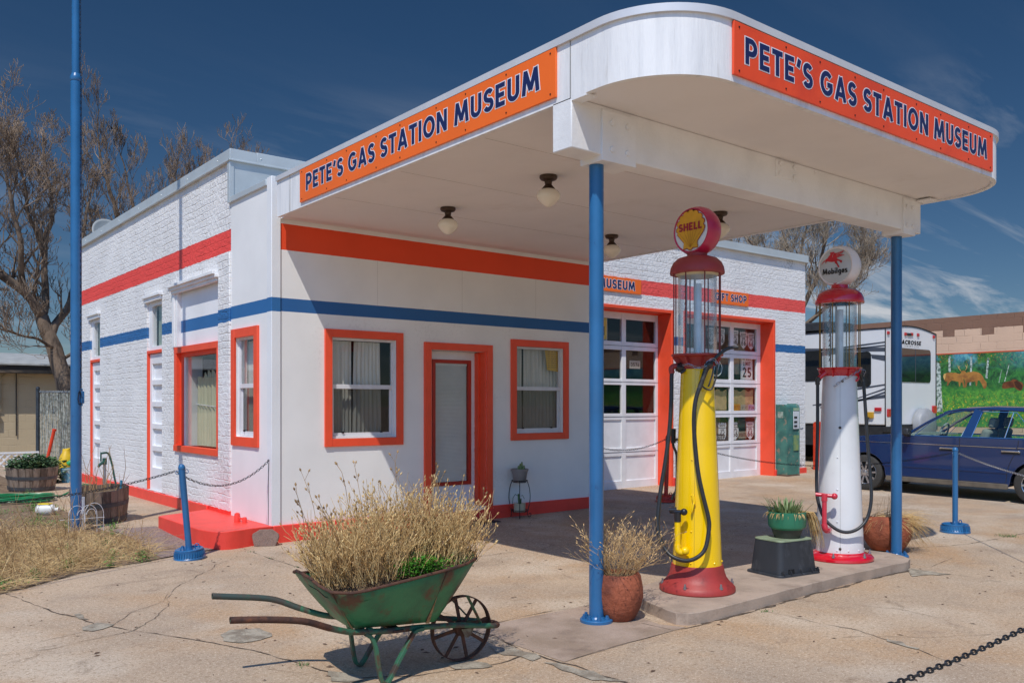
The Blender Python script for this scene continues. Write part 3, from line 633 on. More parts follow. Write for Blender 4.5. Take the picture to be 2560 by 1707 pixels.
# ------------------------------------------------------------------ canopy
def rr(x0, x1, y0, y1, r, off=0.):
    """plan of canopy: rounded front corners, square at the back"""
    p = [(x1+off, y1)]
    for k in range(17): a = R(0-90*k/16); p.append((x1-r+(r+off)*math.cos(a), y0+r+(r+off)*math.sin(a)))
    for k in range(17): a = R(-90-90*k/16); p.append((x0+r+(r+off)*math.cos(a), y0+r+(r+off)*math.sin(a)))
    p.append((x0-off, y1)); return p
def ring(poly, t, z0, z1):
    m = MB(); k = len(poly); q = []
    for i, p in enumerate(poly):
        a = Vector(poly[max(i-1, 0)]); c = Vector(poly[min(i+1, k-1)]); d = (c-a).normalized(); n_ = Vector((-d.y, d.x)); q.append(Vector(p)-n_*t)
    for i in range(k):
        for (x, y), z in ((poly[i], z0), (poly[i], z1), (q[i], z1), (q[i], z0)): m.v.append((x, y, z))
    for i in range(k-1):
        for j in range(4): m.f.append((i*4+j, (i+1)*4+j, (i+1)*4+(j+1) % 4, i*4+(j+1) % 4))
    m.f += [(0,1,2,3), ((k-1)*4+3, (k-1)*4+2, (k-1)*4+1, (k-1)*4)]; return m
CP = rr(0, 4.84, -5.64, -.12, .60)
FASC = mat('weathered_fascia_paint', 'EEEEED', .5, col2='D9DADB', vscale=5, vmin=.45, vmax=.75, bump=.3, bscale=30, stretch=(2.5, 2.5, .22), dirt='B9B6B0', dscale=6, dmin=.60, dmax=.80, fine=.03, fscale=90)
CN = ring(CP, .04, 3.515, 3.90).build('canopy', FASC, ST, ang=40)
ring(rr(0, 4.84, -5.64, -.12, .60, .02), .06, 3.895, 3.945).build('drip_edge', mat('pale_metal_edge', 'DCDCDD', .4, metal=.2, var=.04, vscale=3), CN, ang=40)
b = MB(); b.prism(rr(0, 4.84, -5.64, -.12, .60, -.035), (0,0,3.53), (1,0,0), (0,1,0), (0,0,.33)); b.box(.09, 4.80, -.13, -.001, 3.53, 3.9); b.build('soffit', SOFFIT, CN, ang=20)
for y_ in (-1.27, -2.49, -3.71):
    b = MB(); b.box(.1, 4.75, y_, y_+.003, 3.5285, 3.531); b.build('soffit_joint', mat('joint_shadow', 'B9B0A8', .8) if y_ > -1.5 else bpy.data.materials['joint_shadow'], CN)  # faint soffit joint as a thin grey-beige strip
b = MB(); b.box(0.0, 4.70, -4.79, -4.60, 3.194, 3.529); b.build('beam', WHITE, CN, bevel=.008)
for q, cx, dx, zs_ in (((.27, .60, -4.805, -4.585, 3.155, 3.50), .435, .075, (3.24, 3.42)), ((4.33, 4.56, -4.805, -4.585, 3.155, 3.50), 4.445, .055, (3.24, 3.42)), ((2.26, 2.56, -4.802, -4.58, 3.37, 3.51), 2.41, .1, (3.40, 3.48))):
    b = MB(); b.box(*q)
    for q in (-1, 1):
        for z in zs_: b.lathe([(.022,-.018),(.022,-.006),(.016,.002)], 6, (cx+q*dx, -4.80, z), ax='y')
    b.build('gusset_plate', WHITE, CN, bevel=.003)
for q in ((.0, .09, -4.93, -4.79, 3.50, 3.515), (4.6, 4.75, -4.93, -4.8, 3.5, 3.515)):
    b = MB(); b.box(*q); b.build('beam_bracket', WHITE, CN)
b = MB()
for y in (-.45, -4.78): b.box(-.003, .001, y-.004, y+.004, 3.52, 3.895)
b.build('fascia_seam', mat('seam_grey', '9A9A98', .8), CN)
for px_, py_ in ((.339, -4.675), (4.455, -4.668)):
    zb = g(px_, py_); b = MB(); b.tube([(px_, py_, zb), (px_, py_, 3.16)], .051, 28)
    po = b.build('canopy_post', BLUE, CN)
for px_, py_ in ((.339, -4.675), (4.455, -4.668)):
    b = MB(); b.lathe([(.114, 0), (.114, .02), (.108, .026), (.06, .028), (.052, .04)], 32, (px_, py_, 0))
    for k in range(8):
        a = 2*math.pi*(k+.3)/8; c = (px_+.086*math.cos(a), py_+.086*math.sin(a), 0); b.lathe([(.017,.026),(.017,.042),(.011,.042),(.011,.055)], 6, c)
    b.build('post_flange', BLUE, CN)

# ------------------------------------------------------------------ lettering built from broad strokes
def arc(cx, cy, rx, ry, a0, a1, n=9): return [(cx+rx*math.cos(R(a0+(a1-a0)*i/n)), cy+ry*math.sin(R(a0+(a1-a0)*i/n))) for i in range(n+1)]
_h = .1
def glyph(c):
    """centre lines (cap height 1, stroke .2) and width"""
    h = _h
    if c == 'P': return [[(h,0),(h,1)], [(h,1-h),(.32,1-h)]+arc(.32,.66,.22,.24,90,-90)+[(h,.42)]], .64
    if c == 'B': return [[(h,0),(h,1)], [(h,1-h),(.3,1-h)]+arc(.3,.7,.19,.2,90,-90)+[(h,.5)], [(h,.5),(.32,.5)]+arc(.32,.3,.22,.2,90,-90)+[(h,h)]], .64
    if c == 'R': return [[(h,0),(h,1)], [(h,1-h),(.32,1-h)]+arc(.32,.68,.2,.22,90,-90)+[(h,.46)], [(.28,.46),(.56,0)]], .66
    if c == 'E': return [[(h,0),(h,1)], [(h,1-h),(.54,1-h)], [(h,.5),(.5,.5)], [(h,h),(.54,h)]], .56
    if c == 'F': return [[(h,0),(h,1)], [(h,1-h),(.52,1-h)], [(h,.5),(.48,.5)]], .54
    if c == 'L': return [[(h,0),(h,1)], [(h,h),(.5,h)]], .5
    if c == 'T': return [[(.3,0),(.3,1)], [(0,1-h),(.6,1-h)]], .6
    if c == 'I': return [[(h,0),(h,1)]], .2
    if c == 'H': return [[(h,0),(h,1)], [(.56,0),(.56,1)], [(h,.5),(.56,.5)]], .66
    if c == 'U': return [[(h,1),(h,.33)]+arc(.33,.33,.23,.24,180,360)+[(.56,1)]], .66
    if c == 'O': return [arc(.42,.5,.32,.41,90,450,20)], .84
    if c == 'C': return [arc(.42,.5,.32,.41,42,318,16)], .70
    if c == 'G': return [arc(.42,.5,.32,.41,45,330,16)+[(.7,.44)], [(.44,.46),(.79,.46)]], .82
    if c == 'S': return [arc(.30,.70,.20,.205,30,255,10)[:-1]+[(.36,.47)]+arc(.29,.30,.21,.205,55,-155,10)], .58
    if c == 'A': return [[(.08,0),(.37,1)], [(.66,0),(.37,1)], [(.2,.27),(.54,.27)]], .74
    if c == 'N': return [[(h,0),(h,1)], [(.6,0),(.6,1)], [(.12,.94),(.58,.06)]], .70
    if c == 'M': return [[(.10,0),(.2,1)], [(.2,.97),(.47,.14)], [(.47,.14),(.74,.97)], [(.84,0),(.74,1)]], .94
    if c == 'V': return [[(.08,1),(.35,0)], [(.62,1),(.35,0)]], .7
    if c == 'Y': return [[(.08,1),(.33,.48)], [(.58,1),(.33,.48)], [(.33,.5),(.33,0)]], .66
    if c == 'X': return [[(.08,1),(.55,0)], [(.55,1),(.08,0)]], .63
    if c == 'K': return [[(h,0),(h,1)], [(h,.42),(.55,1)], [(.22,.55),(.58,0)]], .64
    if c == 'D': return [[(h,0),(h,1)], [(h,1-h),(.28,1-h)]+arc(.28,.5,.32,.4,90,-90)+[(h,h)]], .72
    if c == "'": return [[(.18,1),(.08,.68)]], .26
    if c == '6': return [arc(.3,.3,.2,.21,0,360,14), [(.12,.38),(.2,.62),(.42,1)]], .6
    if c == '2': return [arc(.3,.70,.2,.2,170,-35,9)+[(.12,.1),(.56,.1)]], .6
    if c == '5': return [[(.52,.9),(.18,.9),(.14,.55)]+arc(.29,.32,.21,.22,110,-150,9)], .6
    if c == '3': return [arc(.28,.72,.19,.19,150,-80,8)+arc(.28,.3,.21,.21,80,-150,8)], .58
    if c == '7': return [[(.04,.9),(.5,.9),(.2,0)]], .56
    if c == '1': return [[(.08,.75),(.24,.9)], [(.24,0),(.24,1)]], .4
    if c == '4': return [[(.42,0),(.42,1),(.06,.3),(.58,.3)]], .62
    if c == '0': return [arc(.3,.5,.2,.41,90,450,14)], .6
    # lower case, for the white pump's globe
    if c == 'o': return [arc(.28,.32,.19,.24,90,450,14)], .56
    if c == 'b': return [[(h,0),(h,1)], arc(.29,.32,.19,.24,90,450,14)], .57
    if c == 'i': return [[(h,0),(h,.64)], [(h,.78),(h,.98)]], .22
    if c == 'l': return [[(h,0),(h,1)]], .22
    if c == 'g': return [arc(.28,.32,.19,.24,90,450,14), [(.46,.64),(.46,-.08)]+arc(.28,-.1,.18,.16,0,-150,7)], .56
    if c == 'a': return [arc(.26,.25,.17,.18,90,450,12), [(.09,.54),(.3,.6),(.43,.48),(.43,0)]], .54
    if c == 's': return [arc(.22,.47,.14,.12,30,250,7)[:-1]+arc(.21,.18,.15,.12,70,-150,7)], .46
    if c == 'c': return [arc(.28,.32,.19,.24,45,315,12)], .5
    return [], .42
def ribbon(m, pts, w, z, ext=0.):
    P = [Vector(p) for p in pts]; P = [P[0]]+[p for a, p in zip(P, P[1:]) if (p-a).length > 1e-5]; closed = (P[0]-P[-1]).length < 1e-4
    if closed: P = P[:-1]
    k = len(P)
    if ext and not closed: P[0] = P[0]-(P[1]-P[0]).normalized()*ext; P[-1] = P[-1]+(P[-1]-P[-2]).normalized()*ext
    vs = []
    for i, p in enumerate(P):
        a = P[i-1] if (i > 0 or closed) else None; c = P[(i+1) % k] if (i < k-1 or closed) else None
        d1 = (p-a).normalized() if a is not None else None; d2 = (c-p).normalized() if c is not None else None
        d1 = d1 if d1 is not None else d2; d2 = d2 if d2 is not None else d1
        n1 = Vector((-d1.y, d1.x)); n2 = Vector((-d2.y, d2.x)); n_ = (n1+n2)
        n_ = n_.normalized() if n_.length > .1 else n1
        s_ = min(1/max(n_.dot(n1), .45), 2.0)
        vs += [(p.x+n_.x*w/2*s_, p.y+n_.y*w/2*s_, z), (p.x-n_.x*w/2*s_, p.y-n_.y*w/2*s_, z)]
    rng = range(k if closed else k-1)
    m.add(vs, [(2*i+1, 2*((i+1) % k)+1, 2*((i+1) % k), 2*i) for i in rng])
def text_mesh(txt, width, height, w=.2, gap=.13, space=.34, outline=0.):
    """(u, v, lift) mesh for a line of text fitted to width x height; each stroke lifted a hair to stay clear of the next"""
    m = MB(); x = 0; k = 0; strokes = []
    for ch in txt:
        if ch == ' ': x += space; continue
        gl, wd = glyph(ch)
        for st in gl: strokes.append([(p[0]+x, p[1]) for p in st])
        x += wd+gap
    total = x-gap
    for i, st in enumerate(strokes): ribbon(m, st, w+2*outline, (i % 5)*.004, outline)
    sx = width/total; m.v = [(a*sx, b_*height, c*height*.02+0) for a, b_, c in m.v]
    return m
def place(m, o, ux, uy, n_, lift):
    o = Vector(o); ux = Vector(ux); uy = Vector(uy); n_ = Vector(n_); m.v = [tuple(o+ux*a+uy*b_+n_*(lift+c)) for a, b_, c in m.v]; return m
def lettering(parent, txt, o, ux, uy, n_, width, height, m_=NAVY, outline=None, w=.2, lift=.002, **k):
    """o = lower-left corner of the caps on the face of the sign"""
    if outline:
        place(text_mesh(txt, width, height, w, outline=outline[0], **k), o, ux, uy, n_, lift).build('letter_outline', outline[1], parent, smooth=False)
        lift += .002
    return place(text_mesh(txt, width, height, w, **k), o, ux, uy, n_, lift).build('lettering', m_, parent, smooth=False)

# signs on the canopy and over the garage doors
def sign(name, loc, ux, n_, w, h, m_, label, txt, tw, th, to, screws, cat='sign', group=None, ol=.042):
    t = thing(name, loc, label, cat, group); ux = Vector(ux); n_ = Vector(n_); uz = Vector((0,0,1))
    b = MB(); b.prism([(0,0),(w,0),(w,h),(0,h)], n_*.001, ux, uz, n_*.017); b.build('panel', m_, t, bevel=.0015)
    lettering(t, txt, n_*.018+ux*to[0]+uz*to[1], ux, uz, n_, tw, th, NAVY, (ol, LETW), space=.36, lift=.0015)
    if screws:
        b = MB()
        for a in screws:
            for z in (.03, h-.03):
                p = n_*.018+ux*a+uz*z; b.obox(p-n_*.002, p+n_*.004, .010, .010, (0,0,1) if abs(n_.z) < .5 else (1,0,0))
        b.build('screws', BLACKM, t)
    return t
sign('sign', (0, -.72, 3.560), (0,-1,0), (-1,0,0), 3.93, .333, ORSIGN, 'bright orange signboard along the shaded long left edge of the canopy, nearest the building corner', "PETE'S GAS STATION MUSEUM", 3.62, .168, (.15, .093), [.05,.6,1.0,1.55,1.95,2.5,2.9,3.4,3.88])
sign('sign', (.572, -5.64, 3.556), (1,0,0), (0,-1,0), 3.675, .333, ORSIGN2, 'weathered red-orange signboard across the front edge of the canopy above the beam', "PETE'S GAS STATION MUSEUM", 3.44, .168, (.11, .09), [.05,.55,.95,1.4,1.8,2.3,2.7,3.2,3.62])
sign('sign', (5.86, 1.19, 3.365), (1,0,0), (0,-1,0), 1.214, .245, ORSIGN, 'small orange MUSEUM sign over the left garage door, half behind the blue post', "MUSEUM", .86, .15, (.20, .05), None)
sign('sign', (8.93, 1.19, 3.37), (1,0,0), (0,-1,0), 1.115, .247, ORSIGN, 'small orange GIFT SHOP sign over the right garage door', "GIFT SHOP", .94, .135, (.11, .06), None)

# painted-metal things inside the garage door panes
def shield(w, h):
    p = [(-.5,.36),(-.42,.5),(-.26,.44),(-.12,.5),(0,.46),(.12,.5),(.26,.44),(.42,.5),(.5,.36),(.43,.22),(.47,.0),(.42,-.25),(.25,-.38),(0,-.5),(-.25,-.38),(-.42,-.25),(-.47,0),(-.43,.22)]
    return [(a*w, b_*h) for a, b_ in p]
SIGNW = mat('white_enamel_sign', 'E8E6E0', .4, var=.05, vscale=8); INK = mat('black_ink', '1C1B1B', .5); INKR = mat('dark_red_ink', '7E1A1C', .5)
def route(x, z, w, h, label, ink=INK, group='route shields behind the right garage door glass'):
    t = thing('route_sign', (x, 1.565, z), label, 'road sign', group)
    b = MB(); b.prism(shield(w, h), (0,0,0), (1,0,0), (0,0,1), (0,.006,0)); b.build('plate', SIGNW, t)
    b = MB(); b.box(-w*.45, w*.45, -.003, -.001, h*.20, h*.23)
    b.build('divider', ink, t)
    lettering(t, 'US', (-w*.2, 0, h*.04), (1,0,0), (0,0,1), (0,-1,0), w*.4, h*.11, ink, w=.22)
    lettering(t, '66', (-w*.33, 0, -h*.32), (1,0,0), (0,0,1), (0,-1,0), w*.66, h*.33, ink, w=.17)
    lettering(t, 'ROUTE', (-w*.33, 0, h*.28), (1,0,0), (0,0,1), (0,-1,0), w*.66, h*.10, ink, w=.2)
for x, z, ink, lb in ((9.42, 2.80, INK, 'white route shield in the top middle pane, half behind the pump cylinder'), (9.72, 2.80, INK, 'white route shield at the right end of the top middle pane'), (10.14, 2.79, INK, 'white route shield first from the left in the top right pane'), (10.42, 2.77, INK, 'white route shield second of three in the top right pane'), (10.66, 2.76, INKR, 'route shield with dark red numerals, last in the top right pane')):
    route(x, z, .235, .34, lb, ink)
for x, z, ink, lb in ((9.33, 1.13, INK, 'small route shield in the bottom middle pane beside the yellow pump'), (9.76, .98, INK, 'route shield standing lower right in the bottom middle pane'), (10.15, .99, INK, 'black-numbered route shield at left of the bottom right pane'), (10.63, .99, INKR, 'red-numbered route shield at right of the bottom right pane')):
    route(x, z, .25, .36, lb, ink)
t = thing('speed_limit_sign', (10.53, 1.57, 1.99), 'white SPEED LIMIT 25 sign standing behind the right garage door', 'road sign')
b = MB(); b.box(-.19, .19, 0, .006, 0, .50); b.build('plate', SIGNW, t)
b = MB()
for q in ((-.18,-.175,.01,.46),(.175,.18,.01,.46),(-.175,.175,.01,.015)): b.box(q[0], q[1], -.002, -.001, q[2], q[3])
b.build('border', INK, t)
lettering(t, 'SPEED', (-.14,0,.395), (1,0,0), (0,0,1), (0,-1,0), .28, .075, INK, w=.19)
lettering(t, 'LIMIT', (-.12,0,.285), (1,0,0), (0,0,1), (0,-1,0), .24, .075, INK, w=.19)
lettering(t, '25', (-.14,0,.05), (1,0,0), (0,0,1), (0,-1,0), .28, .20, INK, w=.17)
for x, z, w, h, col, ink, tx, lb in ((10.18, 1.385, .26, .13, 'D9902A', 'B04A1A', 'NI5712', 'orange license plate on the sill of the third row of panes'), (10.44, 1.385, .22, .12, 'B9AC92', '6B6458', 'A 1947', 'tan license plate on the sill of the third row of panes'), (10.67, 1.385, .2, .12, 'B89AB0', '8E2436', 'P 24', 'mauve license plate on the sill of the third row of panes'),
    (9.36, .81, .2, .13, '6E7068', 'D8D8D0', 'A CV', 'grey license plate with pale letters in the bottom middle pane'), (9.66, .81, .27, .13, '23262A', 'DADAD2', '2 733', 'black license plate with pale numbers in the bottom middle pane'), (10.36, 1.05, .27, .16, '2B4136', '2B4136', '', 'dark green plate leaning in the bottom right pane'), (10.38, .84, .26, .14, 'A99A80', '7A2A22', 'ROUTE', 'tan plate between two shields in the bottom right pane'),
    (7.33, 2.13, .27, .14, 'B9B3A6', '4A463E', '3576', 'pale license plate hanging in the middle row of the left door')):
    t = thing('license_plate', (x, 1.56, z), lb, 'license plate', 'license plates in the garage windows')
    b = MB(); b.box(-w/2, w/2, 0, .004, 0, h); b.build('plate', mat('plate_'+col, col, .5, var=.06), t, bevel=.002)
    if tx: lettering(t, tx, (-w*.4, 0, h*.25), (1,0,0), (0,0,1), (0,-1,0), w*.8, h*.5, mat('ink_'+ink, ink, .5), w=.2)
t = thing('oil_sign', (6.39, 1.57, 2.60), 'yellow and red enamel sign with a black H, top row of the left garage door', 'sign')
b = MB(); b.box(-.2, .27, 0, .01, 0, .42); b.build('plate', SIGNW, t); b = MB(); b.box(-.19, .26, -.003, -.001, .01, .41); b.build('yellow_field', mat('yellow_enamel', 'F2C22B', .4), t)
b = MB(); b.flat([(-.19,.41),(.26,.41),(-.19,.24)], (0,-.005,0), (1,0,0), (0,0,1)); b.build('red_field', mat('red_enamel', 'B8282C', .4), t, smooth=False)
lettering(t, 'H', (.08, -.004, .08), (1,0,0), (0,0,1), (0,-1,0), .12, .15, INK)
t = thing('neon_sign', (9.62, 1.6, 2.2), 'round white script sign in the second row of the right garage door', 'sign')
b = MB(); b.tube(arc3 := [(.17*math.cos(R(a)), 0, .15*math.sin(R(a))) for a in range(200, 470, 15)], .012, 6); b.tube([(-.1,0,-.1),(-.02,0,.1),(.03,0,-.08),(.09,0,.1)], .011, 6); b.build('tube', mat('pale_tube', 'D8D8D2', .3), t)
t = thing('notice', (4.18, .075, 1.98), 'yellow printed notice in the top right corner of the window right of the door', 'notice')
b = MB(); b.prism([(-.21,.28),(.03,.28),(.03,-.02),(-.17,.0)], (0,0,0), (1,0,0), (0,0,1), (0,.002,0)); b.build('paper', mat('yellow_paper', 'D9AE3A', .8, var=.05), t)
b = MB()
for i in range(8):
    for j in range(3): b.add([(-.16+j*.06, -.0015, .245-i*.03),(-.12+j*.06+.012*((i*j) % 2), -.0015, .245-i*.03),(-.12+j*.06+.012*((i*j) % 2), -.0015, .252-i*.03),(-.16+j*.06, -.0015, .252-i*.03)], [(0,1,2,3)])
b.build('print', mat('brown_print', '8A5A1E', .8), t, smooth=False)

# ceiling lamps
lamp_lb = ['schoolhouse lamp under the canopy, nearest the left window', 'schoolhouse lamp under the canopy, second from left, nearer the camera', 'schoolhouse lamp under the canopy just right of the near blue post', 'schoolhouse lamp under the canopy half hidden behind the pump globe']
l0 = None
for i, (x, y) in enumerate(((1.22,-1.58),(1.20,-3.18),(3.58,-1.60),(3.58,-3.20))):
    if i == 0:
        l0 = thing('ceiling_lamp', (x, y, 3.53), lamp_lb[0], 'ceiling lamp', 'lamps under the canopy')
        b = MB(); b.lathe([(.078,0),(.08,-.02),(.07,-.035),(.035,-.048),(.03,-.08),(.048,-.1),(.062,-.118),(.06,-.125)], 24); b.build('fitter', BRONZE, l0)
        b = MB(); b.lathe([(.056,-.118),(.085,-.135),(.106,-.165),(.108,-.19),(.096,-.215),(.06,-.25),(.03,-.27),(.008,-.278)], 28); b.build('glass_shade', OPAL, l0)
    else:
        l = l0.copy(); COL.objects.link(l); l.location = (x, y, 3.53); l['label'] = lamp_lb[i]
        for ch in l0.children: c = ch.copy(); COL.objects.link(c); c.parent = l

# ------------------------------------------------------------------ visible gas pumps
def smooth_path(pts, k=6):
    P = [Vector(p) for p in pts]; out = []
    for i in range(len(P)-1):
        p0, p1, p2, p3 = P[max(i-1,0)], P[i], P[i+1], P[min(i+2,len(P)-1)]
        for j in range(k):
            t = j/k; out.append(.5*((2*p1)+(-p0+p2)*t+(2*p0-5*p1+4*p2-p3)*t*t+(-p0+3*p1-3*p2+p3)*t**3))
    out.append(P[-1]); return out
def links(mb, path, pitch=.034, w=.011, wire=.0032, segs=8, sides=4, flip=0):
    """oval links, alternately turned, along a path"""
    P = [Vector(p) for p in path]; L = [0]
    for a, c in zip(P, P[1:]): L.append(L[-1]+(c-a).length)
    n = max(1, int(L[-1]/pitch)); k = 0
    def at(s_):
        s_ = min(max(s_, 0), L[-1]-1e-6); i = 0
        while L[i+1] < s_: i += 1
        return P[i].lerp(P[i+1], (s_-L[i])/max(L[i+1]-L[i], 1e-9)), (P[i+1]-P[i]).normalized()
    for q in range(n):
        c, d = at((q+.5)*L[-1]/n); r = d.cross(Vector((0,0,1))); r = r.normalized() if r.length > .1 else Vector((1,0,0)); up_ = r.cross(d)
        side = (r*math.cos(R(50))+up_*math.sin(R(50))) if (q+flip) % 2 else (r*math.cos(R(-40))+up_*math.sin(R(-40)))
        hl = pitch*.5+wire*.8-w*.0; pts = []
        for j in range(segs):
            a = 2*math.pi*j/segs; x = math.cos(a); y = math.sin(a)
            pts.append(c+d*(math.copysign(abs(x)**.7, x)*hl)+side*(math.copysign(abs(y)**.9, y)*w))
        mb.tube(pts, wire, sides, closed=True)
def chain(name, a, b_, sag, label, m=CHAINM, pitch=.034, w=.0105, wire=.0032, group=None, parent=None, segs=8, k=40):
    a = Vector(a); b_ = Vector(b_); P = [a.lerp(b_, i/k)-Vector((0,0,sag*4*(i/k)*(1-i/k))) for i in range(k+1)]
    mb = MB(); links(mb, P, pitch, w, wire, segs); o = mb.build(name, m, parent)
    if label: tag(o, label, 'chain', group)
    return o
YEL = mat('yellow_enamel_paint', 'FFD000', .22, var=.03, vscale=3, coat=.5, dirt='B59A1A', dscale=30, dmin=.76, dmax=.79, bump=.05, bscale=5)
REDE = mat('faded_red_enamel', 'A83A34', .5, var=.10, vscale=5, bump=.15, bscale=60, dirt='7C2A26', dscale=11, dmin=.6, dmax=.7)
REDG = mat('glossy_red_enamel', 'D01228', .16, var=.06, vscale=6, coat=.8)
WHTE = mat('white_pump_enamel', 'E4E5E5', .26, var=.05, vscale=2, coat=.4, dirt='A89C8E', dscale=16, dmin=.69, dmax=.75, bump=.06, bscale=6)
PINK = mat('pink_red_globe_body', 'C92A50', .3, var=.12, vscale=4, coat=.3)
LENS = mat('milky_lens', 'E9E9E4', .12, var=.03, vscale=6, coat=.6)
LENSG = mat('grey_milky_lens', 'C4C6C4', .12, var=.04, vscale=6, coat=.6)
GLBW = mat('white_globe_body', 'E8E2DE', .3, var=.04)
def pump(loc, base, body, prof_base, z_body, r0, r1, collar, zg, rods_m, cap_m, collar_m, rrod, zc, zglobe, rglobe, globe_m, lens_m, rot, label):
    t = thing('gas_pump', loc, label, 'gas pump')
    b = MB(); b.lathe(prof_base, 40); ba = b.build('base', base, t)
    b = MB()
    for k in range(6):
        a = R(60*k+20); rr_ = prof_base[1][0]-.022; zb = prof_base[3][1]; x, y = rr_*math.cos(a), rr_*math.sin(a)
        b = MB(); b.lathe([(.014,zb-.004),(.014,zb+.012),(.008,zb+.012),(.007,zb+.034)], 6, (x, y, 0)); b.build('anchor_bolt', STEEL, ba)
    z0, z1 = z_body; b = MB(); b.lathe([(r0+(r1-r0)*i/12, z0+(z1-z0)*i/12) for i in range(13)], 48)
    for z in [z0+.03]+[z0+(z1-z0)*q for q in (.18, .36, .54)]:
        for a in ((205, 232, 262, 300) if z < z0+.05 else (205,)): rr_ = r0+(r1-r0)*(z-z0)/(z1-z0); b.sph((rr_*math.cos(R(a)), rr_*math.sin(R(a)), z), .008, 6, 4)
    bo = b.build('body', body, t, ang=50)
    a = R(212); b = MB()
    for i in range(12):
        z = z0+(z1-z0)*i/12; z2 = z0+(z1-z0)*(i+1)/12; q1 = r0+(r1-r0)*i/12+.0006; q2 = r0+(r1-r0)*(i+1)/12+.0006
        b.add([(q1*math.cos(a), q1*math.sin(a), z), (q1*math.cos(a+.012), q1*math.sin(a+.012), z), (q2*math.cos(a+.012), q2*math.sin(a+.012), z2), (q2*math.cos(a), q2*math.sin(a), z2)], [(0,1,2,3)])
    b.build('panel_seam', mat('seam_'+body.name, '8F8030' if body == YEL else '8B8A88', .6), bo)
    b = MB(); b.lathe(collar, 40)
    for k in range(8):
        a = R(45*k+12); p0 = Vector((math.cos(a), math.sin(a), 0)); zt = collar[-2][1]
        b.obox(p0*(r1+.004)+Vector((0,0,zt-.075)), p0*(rrod-.01)+Vector((0,0,zt-.012)), .008, .05, (0,0,1))
    co = b.build('collar', collar_m, t)
    b = MB(); rg = .1445; b.lathe([(rg, zg[0]), (rg, zg[1])], 40, cap=False); b.lathe([(rg-.009, zg[0]), (rg-.009, zg[1])], 40, cap=False); b.build('glass_cylinder', GLASSC, t)
    cy = MB(); cy.tube([(.012,.0,zg[0]),(.012,.0,zg[1]-.06)], .026, 14); cy.build('inner_tube', mat('frosted_tube', 'ECEFF2', .3), t)
    cy = MB(); cy.tube([(.045,.06,zg[0]),(.045,.06,zg[1])], .008, 10); cy.build('overflow_pipe', mat('grey_pipe', 'C6CACF', .35), t)
    cy = MB(); n_ = 11
    x, y = -.07, .045; cy.obox((x, y, zg[0]+.02), (x, y, zg[1]-.01), .012, .006)
    for k in range(n_):
        z = zg[0]+.06+k*(zg[1]-zg[0]-.1)/n_; cy.add([(x-.03,y-.02,z),(x+.01,y+.03,z),(x+.002,y+.01,z+.036),(x-.012,y-.008,z+.036)], [(0,1,2,3)])
        cy.add([(x-.028,y+.004,z),(x+.02,y+.004,z),(x+.02,y-.004,z),(x-.028,y-.004,z)], [(0,1,2,3)])
    cy.build('gallon_markers', mat('tin_markers', 'A4A6A8', .3, metal=.35), t, smooth=False)
    for k in range(8):
        a = R(45*k+12); b = MB(); b.tube([(rrod*math.cos(a), rrod*math.sin(a), zg[0]-.01), (rrod*math.cos(a), rrod*math.sin(a), zg[1]+.03)], .0050, 6); b.build('guard_rod', rods_m, t)
    b = MB(); b.lathe(zc, 44); cp = b.build('cap', cap_m, t, ang=50)
    b = MB(); b.lathe([(.14, zg[1]-.012), (.165, zg[1]+.012), (.15, zg[1]+.03)], 32); b.build('cap_gasket', mat('cream_gasket', 'D8CBA8', .5), cp)
    zt = zc[-1][1]; b = MB(); b.lathe([(.082, zt-.01), (.074, zt+.004), (.074, zglobe-rglobe+.03)], 28); b.build('globe_neck', cap_m, t)
    # the globe is a rounded drum whose flat faces look out sideways
    ca, sa = math.cos(rot), math.sin(rot); ux = Vector((-sa, ca, 0)); n_ = Vector((ca, sa, 0))       # n_ = outward normal of visible face
    th = .07; rf = rglobe-.03
    prof = [(rf, -th), (rf+.012, -th-.004), (rglobe-.008, -th*.72), (rglobe, -th*.3), (rglobe, th*.3), (rglobe-.008, th*.72), (rf+.012, th+.004), (rf, th)]
    b = MB(); vs = []; n = 48
    for r_, h in prof:
        for j in range(n):
            a = 2*math.pi*j/n; vs.append(n_*h + ux*(r_*math.cos(a)) + Vector((0,0,r_*math.sin(a)+zglobe)))
    b.add(vs, [(i*n+j, i*n+(j+1) % n, (i+1)*n+(j+1) % n, (i+1)*n+j) for i in range(len(prof)-1) for j in range(n)])
    gb = b.build('globe', globe_m, t, ang=50); t.scale = (1.029,)*3
    for sgn in (1, -1):
        b = MB(); rings = [(rf+.002, .0), (rf*.85, .003), (rf*.6, .005), (rf*.3, .006), (1e-5, .006)]; vs = []
        for r_, h in rings:
            for j in range(n):
                a = 2*math.pi*j/n; vs.append(n_*sgn*(th-.002+h) + ux*(r_*math.cos(a)) + Vector((0,0,r_*math.sin(a)+zglobe)))
        b.add(vs, [(i*n+j, i*n+(j+1) % n, (i+1)*n+(j+1) % n, (i+1)*n+j) for i in range(len(rings)-1) for j in range(n)]); b.build('lens', lens_m, gb, ang=80)
    return t, gb, ux, n_, th, zglobe, rf
def emblem(gb, ux, n_, th, zg, poly, sx, cx, cy, m_, lift, name='emblem', kx=1.):
    """polygon (image units, y down) laid on the gently domed lens"""
    b = MB(); vs = []
    for x, y in poly:
        u_ = (x-cx)*sx*kx; v_ = (cy-y)*sx; vs.append(ux*u_+Vector((0,0,zg+v_))+n_*(th+.0065+lift))
    b.add(vs, [tuple(range(len(vs)))]); return b.build(name, m_, gb, smooth=False, tri='keep')

